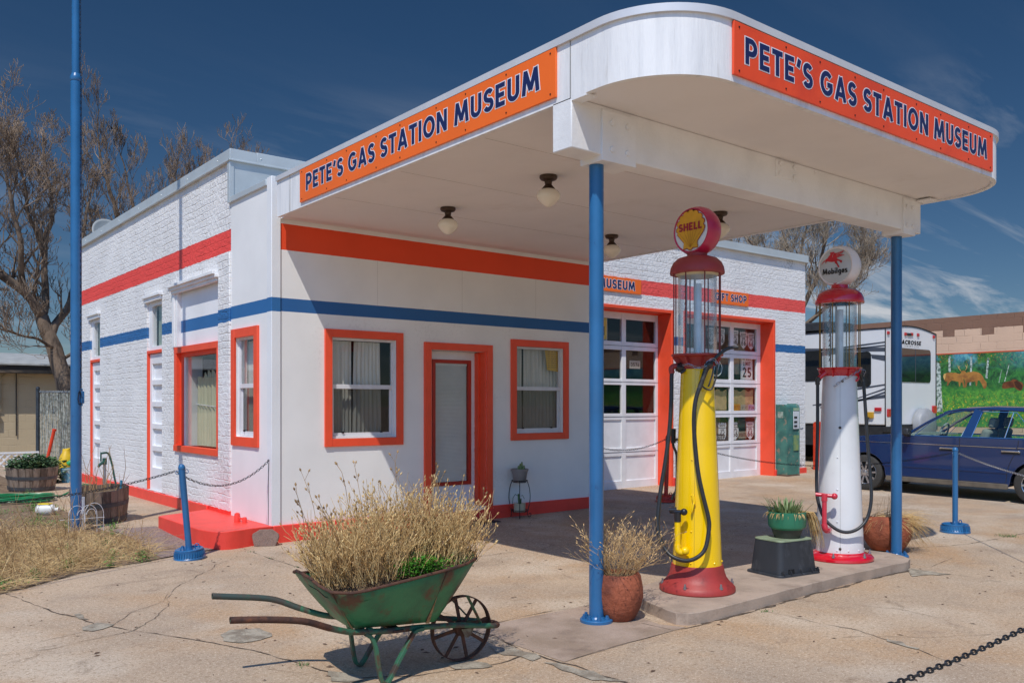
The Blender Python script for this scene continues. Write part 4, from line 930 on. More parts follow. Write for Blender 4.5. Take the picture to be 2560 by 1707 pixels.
tY, gY, uxY, nY, thY, zY, rfY = pump((1.404, -4.684, .079), REDE, YEL,
    [(.272,0),(.280,.012),(.278,.035),(.262,.055),(.236,.078),(.215,.105),(.202,.14),(.194,.18),(.188,.20)], (.198, 1.645), .182, .119,
    [(.117,1.635),(.120,1.66),(.128,1.70),(.150,1.733),(.182,1.74),(.190,1.744),(.190,1.757),(.05,1.76)], (1.757, 2.345), mat('dull_red_rod', '7C2E2A', .5), REDE, REDE, .178,
    [(.186,2.352),(.199,2.352),(.202,2.362),(.196,2.400),(.178,2.438),(.145,2.468),(.10,2.482),(.0,2.486)], 2.672, .182, PINK, LENS, math.pi, 'tall yellow glass-cylinder gas pump on a flared red base, first on the island')
sc_ = .0013
fan = []
for k in range(9):                                   # scalloped upper rim
    a0 = 196-k*24; cx_, cy_ = 239+98*math.cos(R(a0-12)), 262-112*math.sin(R(a0-12))
    for j in range(5): a = a0+70-j*35-12; fan.append((cx_+26*math.cos(R(a)), cy_-26*math.sin(R(a))))
fan += [(358,300),(298,378),(302,428),(262,424),(246,438),(226,438),(210,424),(176,428),(182,378),(120,300)]
fb = [((x-239)*1.045+239, (y-288)*1.04+288) for x, y in fan]
RUBY = mat('emblem_red', 'A8202C', .3); GOLD = mat('emblem_yellow', 'E9A91E', .3, var=.08)
emblem(gY, uxY, nY, thY, zY, fb, .00093, 239, 286, RUBY, .0005, 'emblem_outline', 1.16); emblem(gY, uxY, nY, thY, zY, fan, .00093, 239, 286, GOLD, .002, 'emblem', 1.16)
b = MB()
for k in range(7):
    a = R(36+k*18); b.obox(uxY*(.0*math.cos(a))+Vector((0,0,zY-.125))+nY*(thY+.0095), uxY*(.125*math.cos(a))+Vector((0,0,zY-.125+.19*math.sin(a)))+nY*(thY+.0095), .0016, .0008, nY)
b.build('emblem_ribs', mat('rib_ochre', 'B9781A', .4), gY)
lettering(gY, 'SHELL', Vector((0,0,zY+.0))+nY*(thY+.0095)-uxY*.108, uxY, (0,0,1), nY, .216, .056, RUBY, w=.24, lift=.002)

HOSE = mat('black_hose', '2E2F31', .42, var=.12, vscale=30)
GUNM = mat('worn_gunmetal', '5A544C', .4, metal=.6, var=.25, vscale=25)
def tub(name, pts, r, m_, par, n=12, k=5): b = MB(); b.tube(smooth_path(pts, k), r, n); return b.build(name, m_, par, ang=60)
hy = tub('hose', [(-.16,.105,1.62),(-.165,.106,1.578),(-.174,.101,1.414),(-.191,.102,1.207),(-.23,.107,.971),(-.275,.118,.736),(-.304,.115,.568),(-.314,.11,.493),(-.315,.086,.405),(-.305,.052,.338),(-.29,-.011,.283),(-.255,-.104,.262),(-.205,-.169,.29),(-.153,-.2,.354),(-.12,-.205,.486),(-.117,-.198,.571),(-.139,-.165,.735),(-.159,-.137,.907),(-.17,-.115,1.147),(-.172,-.112,1.298),(-.161,-.118,1.414),(-.139,-.134,1.502)], .0155, HOSE, tY)
tub('hose_elbow', [(-.16,.105,1.615),(-.163,.108,1.65),(-.145,.093,1.668),(-.118,.07,1.662)], .021, REDE, tY)
b = MB(); b.tube([(-.135,.085,1.662),(-.075,.035,1.645)], .032, 14); b.tube([(-.12,.072,1.66),(-.10,.055,1.655)], .038, 8); b.tube([(-.08,.0,1.66),(-.15,.03,1.615)], .010, 8); b.build('hose_valve', GUNM, tY)
nz = MB(); nz.tube(smooth_path([(-.139,-.134,1.50),(-.118,-.145,1.56),(-.09,-.16,1.646),(-.065,-.178,1.69)], 4), [.017,.017,.018,.018,.017,.017,.018,.019,.022,.027,.029,.027,.02][:13], 12)
nz = nz.build('nozzle', GUNM, tY)
tub('spout', [(-.068,-.176,1.68),(-.036,-.202,1.725),(-.008,-.237,1.764),(.022,-.273,1.79),(.066,-.32,1.798)], .0125, HOSE, nz)
tub('lever_guard', [(-.135,-.142,1.528),(-.1,-.163,1.496),(-.071,-.187,1.494),(-.053,-.203,1.544),(-.037,-.214,1.631),(-.045,-.202,1.692)], .0065, GUNM, nz, 8)
tub('trigger', [(-.09,-.176,1.512),(-.07,-.192,1.587),(-.052,-.195,1.66)], .006, GUNM, nz, 8)
b = MB(); links(b, smooth_path([(-.208,-.038,1.67),(-.19,-.079,1.672),(-.157,-.122,1.652),(-.118,-.155,1.655),(-.094,-.172,1.687),(-.075,-.198,1.712),(-.055,-.21,1.70),(-.045,-.222,1.675)], 4), .026, .009, .0026); b.build('chain', STEEL, tY)
b = MB(); b.tube([(-.253,-.028,.60),(-.253,-.028,.535)], .026, 14); b.tube([(-.285,.018,.607),(-.232,-.07,.607)], .015, 10); b.sph((-.232,-.07,.607), .026, 14, 8); b.tube([(-.255,-.02,.62),(-.29,.02,.62)], .02, 10); b.build('crank_head', mat('black_enamel', '26262A', .3, coat=.3), tY)
b = MB(); b.tube([(-.253,-.028,.54),(-.26,-.034,.345)], .0215, 14); b.tube([(-.258,-.033,.37),(-.2595,-.034,.355)], .026, 14); b.tube(smooth_path([(-.26,-.034,.36),(-.26,-.04,.325),(-.235,-.055,.31),(-.19,-.03,.31)], 5), .024, 14); b.sph((-.228,-.075,.325), .031, 14, 8); b.build('crank_pipe', YEL, tY)
b = MB(); b.obox((-.158,-.088,.73),(-.152,-.10,.66), .012, .02); b.obox((-.16,-.10,.67),(-.172,-.088,.60), .03, .012); b.build('padlock_hasp', YEL, tY, bevel=.004)
tub('pump_handle', [(-.045,.19,1.19),(-.048,.192,1.08),(-.031,.178,1.02),(-.026,.175,.959),(-.029,.177,.747),(-.045,.19,.70),(-.055,.198,.66)], .010, BLACKM, tY, 8)
b = MB(); b.tube([(-.045,.19,1.20),(-.047,.192,1.09)], .018, 10); b.tube([(-.045,.19,1.12),(.02,.06,1.12)], .01, 8); b.build('handle_grip', BLACKM, tY)

tW, gW, uxW, nW, thW, zW, rfW = pump((3.508, -4.621, .079), REDG, WHTE,
    [(.278,0),(.290,.012),(.288,.030),(.268,.052),(.232,.064),(.214,.07),(.208,.078)], (.072, 1.64), .205, .144,
    [(.142,1.63),(.146,1.645),(.168,1.66),(.17,1.695),(.19,1.70),(.192,1.712),(.05,1.715)], (1.712, 2.295), BRASS, REDG, REDG, .18,
    [(.19,2.283),(.206,2.283),(.210,2.293),(.204,2.332),(.186,2.372),(.15,2.402),(.10,2.418),(.0,2.424)], 2.62, .184, GLBW, LENSG, R(180), 'white glass-cylinder gas pump with glossy red base, collar and dome')
peg = [(262,158),(285,155),(308,156),(306,168),(330,170),(365,162),(403,153),(390,172),(360,185),(410,197),(375,207),(330,217),(342,232),(362,240),(382,250),(380,268),(368,270),(360,256),(345,248),(330,244),(334,262),(345,285),(356,300),(350,315),(340,305),(330,282),(312,265),(306,250),(285,252),(255,245),(240,238),(228,243),(224,256),(218,258),(218,240),(226,228),(205,240),(182,262),(177,262),(195,238),(220,220),(240,208),(252,190),(272,172),(262,168)]
emblem(gW, uxW, nW, thW, zW, peg, .00092, 311, 291, mat('winged_horse_red', 'C8202A', .35), .002, 'emblem', 1.08)
b = MB()
for q in (((330,180),(398,160)), ((325,190),(380,178)), ((330,205),(395,198)), ((300,168),(285,205))):
    p = [uxW*((x-311)*.00092*1.08)+Vector((0,0,zW+(291-y)*.00092))+nW*(thW+.0098) for x, y in q]; b.obox(p[0], p[1], .0014, .0008, nW)
b.build('feather_lines', LENSG, gW)
lettering(gW, 'Mobilgas', Vector((0,0,zW-.070))+nW*(thW+.0065)-uxW*.122, uxW, (0,0,1), nW, .244, .052, INK, w=.2, gap=.09)
tub('hose', [(-.199,.095,1.59),(-.199,.095,1.546),(-.208,.09,1.165),(-.232,.083,.86),(-.249,.072,.631),(-.263,.044,.51),(-.266,-.017,.382),(-.235,-.11,.298),(-.179,-.185,.276),(-.095,-.245,.314),(-.019,-.277,.402),(.026,-.287,.567),(.048,-.262,.806),(.051,-.238,1.048),(.056,-.215,1.35),(.054,-.197,1.594)], .0145, HOSE, tW)
tub('hose_elbow', [(-.199,.095,1.56),(-.199,.095,1.60),(-.19,.085,1.62)], .020, GUNM, tW)
tub('discharge_arm', [(-.19,.085,1.62),(-.165,.065,1.648),(-.13,.035,1.682),(-.09,.01,1.69)], .021, REDG, tW)
tub('nozzle', [(.054,-.197,1.585),(.048,-.188,1.625),(.038,-.18,1.66)], .0185, GUNM, tW)
tub('nozzle_hook', [(.03,-.165,1.668),(.048,-.168,1.64),(.03,-.152,1.60),(.02,-.14,1.60)], .011, REDG, tW)
b = MB(); links(b, smooth_path([(-.176,-.051,1.544),(-.135,-.123,1.603),(-.08,-.172,1.642),(-.011,-.19,1.683),(.026,-.205,1.694),(.045,-.213,1.668),(.036,-.21,1.632)], 4), .028, .010, .0028); b.build('chain', STEEL, tW)
CRK = mat('coral_crank_paint', 'DB3A4C', .25, coat=.4)
b = MB(); b.tube([(-.352,.02,.60),(-.275,-.105,.588)], .017, 12); b.sph((-.270,-.113,.588), .028, 14, 8); b.tube([(-.323,-.049,.607),(-.323,-.049,.545)], .026, 14); b.tube([(-.323,-.049,.55),(-.332,-.054,.33)], .0205, 14)
b.tube([(-.331,-.053,.345),(-.332,-.054,.335)], .026, 14); b.tube(smooth_path([(-.332,-.054,.34),(-.325,-.06,.30),(-.28,-.055,.285),(-.22,-.03,.285)], 5), .026, 14); b.build('crank', CRK, tW)
for z, q in ((.12, 212), (1.18, 212), (1.59, 220)): b = MB(); rr_ = .205-.039*z; b.sph((rr_*math.cos(R(q)), rr_*math.sin(R(q)), z), .013, 8, 6); b.build('seam_bolt', GUNM, tW)

# ------------------------------------------------------------------ pots, stool and planters
def dead_bush(parent, name, c, n, spread, h, m_, seed, r=.0022, tip=None, lean=(0,0), depth=2, rx=.1):
    rnd = random.Random(seed); b = MB(); tips = []
    def st(p, d, L, rad, lv):
        k = 4; pts = [p]; q = Vector(p); d = Vector(d)
        for i in range(k):
            d = (d+Vector((rnd.uniform(-.38,.38), rnd.uniform(-.38,.38), rnd.uniform(-.1,.14)))).normalized(); q = q+d*L/k; pts.append(q.copy())
            if lv > 0 and rnd.random() < .85:
                dd = (d+Vector((rnd.uniform(-.9,.9), rnd.uniform(-.9,.9), rnd.uniform(-.1,.5)))).normalized(); st(q, dd, L*rnd.uniform(.3,.55), rad*.75, lv-1)
        b.tube(pts, [rad*(1-.12*i) for i in range(k+1)], 3, cap=False)
        if lv == 0: tips.append((q.copy(), d.copy()))
    for i in range(n):
        a = rnd.uniform(0, 6.283); s_ = rnd.random()**.5; px_, py_ = s_*rx*math.cos(a), s_*rx*math.sin(a)
        d = Vector((math.cos(a)*spread*s_*rnd.uniform(.4,1.2)+lean[0], math.sin(a)*spread*s_*rnd.uniform(.4,1.2)+lean[1], 1)).normalized()
        st((c[0]+px_, c[1]+py_, c[2]), d, h*rnd.uniform(.55,1), r, depth)
    if tip:
        for q, d in tips:
            if rnd.random() < .55: b.tube([q, q+d*tip*.5, q+d*tip], [r*.8, r*2.2, r*.3], 4, cap=False)
    return b.build(name, m_, parent, ang=180)
def clay_pot(loc, prof, label, tilt=(0,0), n=36):
    t = thing('clay_pot', loc, label, 'plant pot', rot=(tilt[0], tilt[1], 0)); b = MB(); b.lathe(prof, n)
    b.v = [tuple(Vector(v)*(1+.035*noise.noise(Vector(v)*9)) if v[2] > .01 else v) for v in b.v]
    b.build('pot', TERRA, t, ang=50); return t
pp = [(.06,0),(.105,.0),(.128,.03),(.157,.09),(.172,.16),(.172,.23),(.156,.31),(.147,.325),(.135,.325),(.13,.29),(.0,.28)]
t = clay_pot((.512, -4.715, 0), pp, 'round terracotta pot of dead flower stalks wired to the near blue post')
b = MB()
for z, r_ in ((.30,.155),(.215,.165),(.12,.154)): b.tube([(r_*math.cos(R(a)), r_*math.sin(R(a)), z+.008*math.sin(R(a*2+z*300))) for a in range(0, 360, 15)], .0022, 5, closed=True)
b.build('binding_wire', BLACKM, t)
b = MB(); b.lathe([(.13,.295),(.06,.305),(.0,.308)], 20); b.build('soil', SOIL, t)
tp = thing('dead_plant', (.512, -4.715, .30), 'tangle of dried tan flower stalks rising from the pot beside the near blue post', 'dried plant')
dead_bush(tp, 'stalks', (0,0,0), 72, 1.25, .36, mat('tan_stalks', 'E2BE88', .85, col2='A8875A', vscale=14), 3, .0019, .022, depth=2, rx=.10, lean=(.22,-.18))
pr_ = [(.07,0),(.13,.0),(.18,.05),(.228,.13),(.245,.21),(.232,.29),(.205,.335),(.19,.34),(.18,.335),(.0,.31)]
t = clay_pot((4.66, -4.46, .012), pr_, 'squat terracotta pot overflowing with straw beside the far blue post', tilt=(R(-4), R(7)))
tp = thing('dry_grass', (4.68, -4.46, .33), 'clump of straw-coloured grass drooping over the rim of the far clay pot', 'dried plant')
rnd = random.Random(5); b = MB()
for i in range(900):
    a = rnd.uniform(0, 6.283); r_ = .19*rnd.random()**.5; p = Vector((r_*math.cos(a), r_*math.sin(a), -.02)); out_ = Vector((math.cos(a), math.sin(a), 0))
    if rnd.random() < .55: out_ = (out_*.3+Vector((.75, -.62, 0))).normalized()
    dirn = out_.x > .5 and out_.y < -.3; L = rnd.uniform(.14, .36) if dirn else rnd.uniform(.06, .15); droop = rnd.uniform(.4, 1.5); up0 = rnd.uniform(.35, .9)
    pts = [p+out_*(L*q*(.35+.55*q))+Vector((rnd.uniform(-.01,.01), rnd.uniform(-.01,.01), L*(up0*q-droop*q*q))) for q in (0,.25,.5,.75,1)]
    b.tube(pts, [.0016,.0018,.0016,.0013,.0006], 3, cap=False)
b.build('blades', STRAW, tp, ang=180)
b = MB()
for i in range(16):
    a = rnd.uniform(0, 6.283); p = Vector((rnd.uniform(-.12,.15), rnd.uniform(-.1,.1), .03)); d = Vector((rnd.uniform(-.3,.3), rnd.uniform(-.3,.3), 1)).normalized(); L = rnd.uniform(.12,.26); b.tube([p, p+d*L*.6, p+d*L+Vector((rnd.uniform(-.02,.02),0,0))], [.0014,.0012,.0008], 3, cap=False)
b.build('seed_stalks', STRAWD, tp, ang=180)
# black box with a green pot
t = thing('utility_box', (2.54, -4.677, .079), 'upturned black plastic valve box with an arched hole, on the island', 'box')
def frus(m, hw0, hw1, z0, z1, r=.05):
    P0 = []; P1 = []
    for sx, sy in ((1,1),(-1,1),(-1,-1),(1,-1)):
        for k in range(5):
            a = math.atan2(sy, sx)-math.pi/4+math.pi/2*k/4
            P0.append((sx*(hw0[0]-r)+r*math.cos(a), sy*(hw0[1]-r)+r*math.sin(a), z0)); P1.append((sx*(hw1[0]-r)+r*math.cos(a), sy*(hw1[1]-r)+r*math.sin(a), z1))
    k = len(P0); return m.add(P0+P1, [(i, (i+1) % k, (i+1) % k+k, i+k) for i in range(k)]+[tuple(range(k))[::-1], tuple(range(k, 2*k))])
BXM = mat('weathered_black_plastic', '33363B', .55, var=.14, vscale=7, dirt='5A5E64', dscale=5, dmin=.55, dmax=.75, stretch=(1,1,.4))
b = MB(); frus(b, (.222,.172), (.196,.150), .02, .275); b.build('shell', BXM, t, bevel=.006)
b = MB(); frus(b, (.247,.195), (.245,.193), 0, .022, .055); b.build('foot_flange', BXM, t, bevel=.004)
b = MB(); frus(b, (.199,.153), (.197,.151), .276, .290, .05); b.build('lid', mat('pale_green_lid', '8E9C7E', .6, var=.12, vscale=10, dirt='5E6A54', dscale=8), t, bevel=.004)
dv = Vector((-.0, -1, 0)); b = MB(); arc_ = [(-.035,.022),(.035,.022)]+[(.035*math.cos(R(a)), .065+.035*math.sin(R(a))) for a in range(0, 181, 20)]
b.prism(arc_, (-.095,-.178,0), (1,0,0), (0,.155,.988), (0,.01,0)); b.build('arched_hole', mat('hole_black', '08080A', .9), t)
b = MB()
for x in (-.2,-.12,.0,.12,.2): b.obox((x,-.19,.022),(x,-.172,.05), .005, .03)
b.build('flange_ribs', BXM, t)
t['label'] = 'upturned black plastic valve box with an arched hole, between the two pumps'
t.rotation_euler = (0, 0, R(-8)); t.scale = (1.029,)*3
t = thing('green_pot', (2.562, -4.698, .37), 'green plastic pot with a dark tapered foot on the black box', 'plant pot')
b = MB(); b.lathe([(.10,0),(.105,.012),(.128,.075),(.13,.08)], 36); b.build('foot', mat('dark_olive_plastic', '3E4038', .6, var=.1), t)
b = MB(); b.lathe([(.128,.08),(.150,.098),(.156,.12),(.157,.225),(.150,.228),(.148,.2),(.0,.19)], 36); b.build('pot', mat('green_plastic', '2E7A5C', .4, var=.06, vscale=6), t)
tp = thing('spiky_plant', (2.562, -4.698, .565), 'green spiky succulent with dry straw roots hanging over the green pot', 'potted plant')
b = MB()
for i in range(120):
    a = rnd.uniform(0, 6.283); r_ = .13*rnd.random()**.5; p = Vector((r_*math.cos(a), r_*math.sin(a), 0)); o_ = Vector((math.cos(a), math.sin(a), 0))*rnd.uniform(.1,.9); L = rnd.uniform(.08,.20); sd = o_.cross(Vector((0,0,1))).normalized()
    vs = []
    for q, w_ in ((0,.007),(.35,.0075),(.7,.005),(1,.0004)):
        c = p+o_*L*q*.8+Vector((0,0,L*(q-.25*q*q))); vs += [c+sd*w_, c-Vector((0,0,.003)), c-sd*w_]
    b.add(vs, [(k*3+j, k*3+j+1, k*3+j+4, k*3+j+3) for k in range(3) for j in range(2)])
b.build('blades', ALOE, tp, ang=180)
b = MB()
for i in range(230):
    a = rnd.uniform(0, 6.283); r_ = rnd.uniform(.08,.155); p = Vector((r_*math.cos(a), r_*math.sin(a), .02)); o_ = Vector((math.cos(a), math.sin(a), 0))
    long_ = rnd.random() < .3
    if long_: p = Vector((.12+rnd.uniform(-.03,.03), -.09+rnd.uniform(-.05,.03), .03)); o_ = Vector((.8,-.6,0))
    L = rnd.uniform(.16,.36) if long_ else rnd.uniform(.05,.13); sw = Vector((rnd.uniform(-.05,.05), rnd.uniform(-.05,.05), 0))
    pts = [p+(o_*.36+sw*2)*L*q+Vector((0,0,L*(.25*q-1.15*q*q if long_ else .35*q-.7*q*q))) for q in (0,.25,.5,.75,1)]
    b.tube(pts, [.0028,.003,.0026,.002,.0008], 3, cap=False)
b.build('straw_roots', STRAW, tp, ang=180)

# plant stand by the door
SX, SY, SZ = 3.33, -.16, g(3.3, -.1)
t = thing('plant_stand', (SX, SY, SZ), 'small black wire plant stand with curled feet, right of the front door', 'plant stand')
b = MB()
for z, r_ in ((.485,.105),(.10,.115)):
    b.tube([(r_*math.cos(R(a)), r_*math.sin(R(a)), z) for a in range(0, 360, 18)], .005, 6, closed=True)
    b.tube([(r_*.8*math.cos(R(a)), r_*.8*math.sin(R(a)), z-.022) for a in range(0, 360, 18)], .003, 5, closed=True)
    for k in range(8): a = R(22.5+k*45); b.tube([(r_*math.cos(a), r_*math.sin(a), z), (r_*.8*math.cos(a), r_*.8*math.sin(a), z-.022), (0,0,z-.022)], .0025, 4)
b.build('shelf_rings', BLACKM, t)
for k in range(3):
    a = R(-38.66-90+k*120+0); c_, s_ = math.cos(a), math.sin(a)
    pts = [(.105,.49),(.125,.45),(.148,.38),(.16,.30),(.158,.22),(.14,.13),(.125,.08),(.12,.045),(.13,.012),(.155,.004),(.172,.02),(.17,.045),(.15,.05),(.142,.035)]
    b = MB(); b.tube(smooth_path([(r_*c_, r_*s_, z) for r_, z in pts], 4), .0048, 6); b.build('leg', BLACKM, t)
b = MB(); b.tube([(0,0,.08),(0,0,.48)], .005, 6); b.build('centre_rod', BLACKM, t)
t = thing('grey_pot', (SX, SY, SZ+.467), 'taupe plastic pot with a small cactus on the upper shelf of the wire stand', 'plant pot')
b = MB(); b.lathe([(.078,0),(.082,.004),(.1,.105),(.108,.14),(.116,.145),(.118,.172),(.108,.172),(.104,.15),(.0,.145)], 32); b.build('pot', mat('taupe_plastic', '8C8580', .45, var=.04), t)
b = MB()
for x, y, dx, h in ((.01,0,.0,.10),(.03,.01,.03,.12),(-.005,.01,-.01,.07),(.04,-.01,.045,.075)): b.tube([(x,y,.14),(x+dx*.5,y,.14+h*.6),(x+dx*.6,y,.14+h)], [.012,.016,.007], 8)
b.build('cactus', ALOE, t)
t = thing('cream_pot', (SX, SY, SZ+.08), 'small cream pot with a green stem on the lower shelf of the wire stand', 'plant pot')
b = MB(); b.lathe([(.072,0),(.074,.0),(.078,.105),(.08,.108),(.074,.108),(.0,.1)], 28); b.build('pot', mat('cream_ceramic', 'C8BFA2', .4, var=.05), t)
b = MB(); b.tube([(0,0,.09),(-.01,0,.17),(-.02,0,.23)], [.018,.017,.010], 8); b.tube([(.02,0,.09),(.025,0,.17)], [.008,.006], 6); b.tube([(-.02,0,.2),(-.07,0,.23),(-.11,0,.19),(-.12,0,.10)], .004, 5); b.tube([(.02,0,.2),(.05,0,.21),(.08,0,.16)], .003, 5); b.build('stem', GREEND, t)

# ------------------------------------------------------------------ wheelbarrow (axis a forward to the wheel, b to the far side)
WB_A = math.atan2(-.139, .990)
wb = thing('wheelbarrow', (-.929, -4.839, 0), 'rusty green steel wheelbarrow with spoked iron wheel, used as a planter in the foreground', 'wheelbarrow', rz=WB_A)
WG = mat('chipped_green_paint', '2E7A50', .45, col2='245C40', vscale=5, bump=.25, bscale=50, dirt='5A3A28', dscale=5.5, dmin=.50, dmax=.62, stretch=(1,1,.8))
RUST = mat('brown_rust', '5B3A2A', .8, col2='3E2A22', vscale=14, bump=.4, bscale=60, dirt='7A4A30', dscale=20, dmin=.55, dmax=.7)
WGP = mat('worn_green_pipe', '35694E', .5, col2='4A4038', vscale=9, vmin=.5, vmax=.6, bump=.25, bscale=60, dirt='5B3A2A', dscale=11, dmin=.5, dmax=.62)
# tray: bottom rectangle swelling to a wide rim that rises toward the wheel
RIM = [(-.945,.0,.600),(-.94,-.12,.596),(-.925,-.22,.572),(-.885,-.295,.548),(-.80,-.33,.541),(-.72,-.338,.546),(-.58,-.345,.566),(-.44,-.35,.586),(-.25,-.335,.609),(-.12,-.305,.624),(-.03,-.25,.638),(.01,-.16,.652),(.02,0,.66)]
BOT = [(-.735,.0,.318),(-.735,-.06,.318),(-.733,-.12,.318),(-.73,-.155,.318),(-.71,-.17,.317),(-.66,-.172,.315),(-.55,-.17,.308),(-.44,-.165,.302),(-.30,-.155,.294),(-.25,-.15,.290),(-.228,-.135,.288),(-.222,-.08,.288),(-.222,0,.288)]
def full(h): return h + [(s_, -t_, z) for s_, t_, z in h[-2:0:-1]]
rim = full(RIM); bot = full(BOT); n = len(rim); b = MB()
LV = 6
for k in range(LV+1):
    t_ = k/LV
    for i in range(n): b.v.append(tuple(Vector(bot[i]).lerp(Vector(rim[i]), t_)+Vector((0,0,-.012*math.sin(math.pi*t_)))))
b.f = [(k*n+i, k*n+(i+1) % n, (k+1)*n+(i+1) % n, (k+1)*n+i) for k in range(LV) for i in range(n)]+[tuple(range(n))[::-1]]
tr = b.build('tray', WG, wb, ang=60); so = tr.modifiers.new('solid', 'SOLIDIFY'); so.thickness = .004
b = MB(); b.tube([(p[0], p[1], p[2]+.002) for p in rim], .0085, 8, closed=True); b.build('rolled_rim', RUST, tr)
for s_, t_, tt, w_ in ((-.855,-.30,.5,.05), (-.27,-.335,.42,.06)):           # bare folded corners
    for sg in (1, -1):
        i = 3 if s_ < -.5 else 8; B0 = Vector(bot[i]); R0 = Vector(rim[i]); B1 = Vector(bot[i+1])
        q = [B0, B0.lerp(B1, .45), B0.lerp(R0, .52)]; q = [Vector((v.x, sg*v.y, v.z)) for v in q]; o_ = Vector((0, -.004*sg*1, -.002)); b = MB(); b.add([v+o_ for v in q]+[v+o_*2 for v in q], [(0,1,2),(3,5,4),(0,3,4,1),(1,4,5,2),(2,5,3,0)]); b.build('corner_fold', mat('bare_tan_metal', '9A8058', .7, col2='6E4A30', vscale=18), tr, smooth=False)
for i in (3, 8):
    for sg in (1, -1):
        B0 = Vector(bot[i]); R0 = Vector(rim[i]); b = MB(); b.tube([Vector((v.x, sg*(v.y-.003), v.z)) for v in (B0.lerp(R0, .05), B0.lerp(R0, .5), B0.lerp(R0, .97))], .004, 5); b.build('corner_seam', RUST, tr)
for sg in (-1, 1):
    P = [(-1.385 if sg < 0 else -1.345,.295,.472),(-1.25,.295,.458),(-1.10,.292,.436),(-1.0,.285,.412),(-.88,.255,.36),(-.76,.215,.316),(-.66,.19,.298),(-.5,.165,.278),(-.334,.132,.266),(-.08,.095,.238),(.12,.072,.205),(.20,.06,.192)]
    b = MB(); pth = smooth_path([(a, sg*c, z) for a, c, z in P], 4); b.tube(pth, .0165, 12); hd = b.build('handle_pipe', WGP if sg > 0 else WGP, wb, ang=60)
    b = MB(); pt2 = [p for p in pth if p.x < -.86]; b.tube([pt2[0]+Vector((-.002,0,0))]+pt2, .0172, 12, cap=False); b.lathe([(.0172,0),(.011,0),(.0105,.03)], 12, pt2[0]-Vector((.003,0,0)), ax='x', cap=False); b.build('bare_grip', RUST if sg < 0 else mat('dark_worn_grip', '3B4A44', .6, col2='4E4038', vscale=12, dirt='2A5F48', dscale=8, dmin=.55, dmax=.65), hd, ang=60)
    # legs: a bent strap from rail to ground and back up, with clamp
    L_ = smooth_path([(-.665,sg*.19,.285),(-.63,sg*.192,.262),(-.605,sg*.193,.20),(-.59,sg*.194,.10),(-.575,sg*.194,.03),(-.55,sg*.194,.009),(-.525,sg*.194,.03),(-.47,sg*.187,.12),(-.40,sg*.178,.22),(-.365,sg*.168,.258),(-.31,sg*.155,.262)], 4)
    b = MB(); 
    for p, q in zip(L_, L_[1:]): pass
    vs = []
    for i, p in enumerate(L_):
        d = (L_[min(i+1, len(L_)-1)]-L_[max(i-1, 0)]).normalized(); w_ = Vector((0, 1, 0)); nn_ = d.cross(w_).normalized()
        vs += [p+w_*.016+nn_*.0095, p-w_*.016+nn_*.0095, p-w_*.016-nn_*.0095, p+w_*.016-nn_*.0095]
    k = len(L_); b.add(vs, [(i*4+j, i*4+(j+1) % 4, (i+1)*4+(j+1) % 4, (i+1)*4+j) for i in range(k-1) for j in range(4)]+[(0,3,2,1), (4*k-4,4*k-3,4*k-2,4*k-1)]); b.build('leg', WGP, wb, bevel=.002)
    b = MB(); b.tube([(-.655,sg*.187,.298),(-.625,sg*.183,.294)], .021, 12); b.box(-.648,-.632, sg*.187-.006, sg*.187+.006, .262, .285); b.build('pipe_clamp', WGP, wb)
    b = MB(); b.obox((-.06,sg*.20,.425),(.11,sg*.062,.205), .016, .006); b.obox((.10,sg*.064,.209),(.165,sg*.06,.206), .016, .006); b.build('tray_brace', WGP, wb)
    b = MB(); b.prism([(-.035,.0),(.045,.0),(.03,-.035),(.012,-.052),(-.008,-.052),(-.02,-.03)], (.01, sg*.066, .200), (1,0,0), (0,0,1), (0,.006,0)); b.build('axle_bracket', mat('pale_bracket', '8C8A74', .6, col2='5E4A38', vscale=20), wb)
b = MB(); b.tube(smooth_path([(.17,-.064,.196),(.21,-.052,.190),(.232,-.03,.188),(.238,0,.187),(.232,.03,.188),(.21,.052,.190),(.17,.064,.196)], 4), .0165, 10); b.build('front_loop', RUST, wb)
b = MB(); b.box(-.50,-.44,-.19,.19,.268,.280); b.box(-.7,-.66,-.17,.17,.305,.314); b.build('cross_bar', RUST, wb)
wl = MB(); r0_, c_ = .190, (.004, 0, .191)
wl.lathe([(.190,-.021),(.190,.021),(.184,.021),(.183,-.021),(.190,-.021)], 56, c_, ax='y', cap=False)
wh = wl.build('wheel', RUST, wb, ang=40)
b = MB(); b.lathe([(.0,-.05),(.016,-.05),(.018,-.03),(.042,-.026),(.045,-.012),(.045,.012),(.042,.026),(.018,.03),(.016,.05),(.0,.05)], 24, c_, ax='y'); b.build('hub', RUST, wh)
for k in range(8):
    a = R(45*k+12); p0 = Vector((.03*math.cos(a)+c_[0], 0, .03*math.sin(a)+c_[2])); p1 = Vector((.186*math.cos(a)+c_[0], 0, .186*math.sin(a)+c_[2])); b = MB(); b.obox(p0, p1, .020, .007, (0,1,0)); b.build('spoke', RUST, wh)
b = MB(); n = len(rim); RG = [Vector(bot[i]).lerp(Vector(rim[i]), .80) for i in range(n)]; cc = sum(RG, Vector())/n
for k in range(9):
    for i in range(n):
        q = RG[i].lerp(cc, k/8.3); q.z += .03*noise.noise(q*14)+.012*(k/8); b.v.append(tuple(q))
b.f = [(k*n+i, k*n+(i+1) % n, (k+1)*n+(i+1) % n, (k+1)*n+i) for k in range(8) for i in range(n)]+[tuple(8*n+i for i in range(n))]
b.build('soil', SOIL, wb, ang=180)
tp = thing('dead_plant', (-.929, -4.839, 0), 'dense mass of dry straw-coloured stalks growing out of the wheelbarrow', 'dried plant', rz=WB_A)
rnd = random.Random(21)
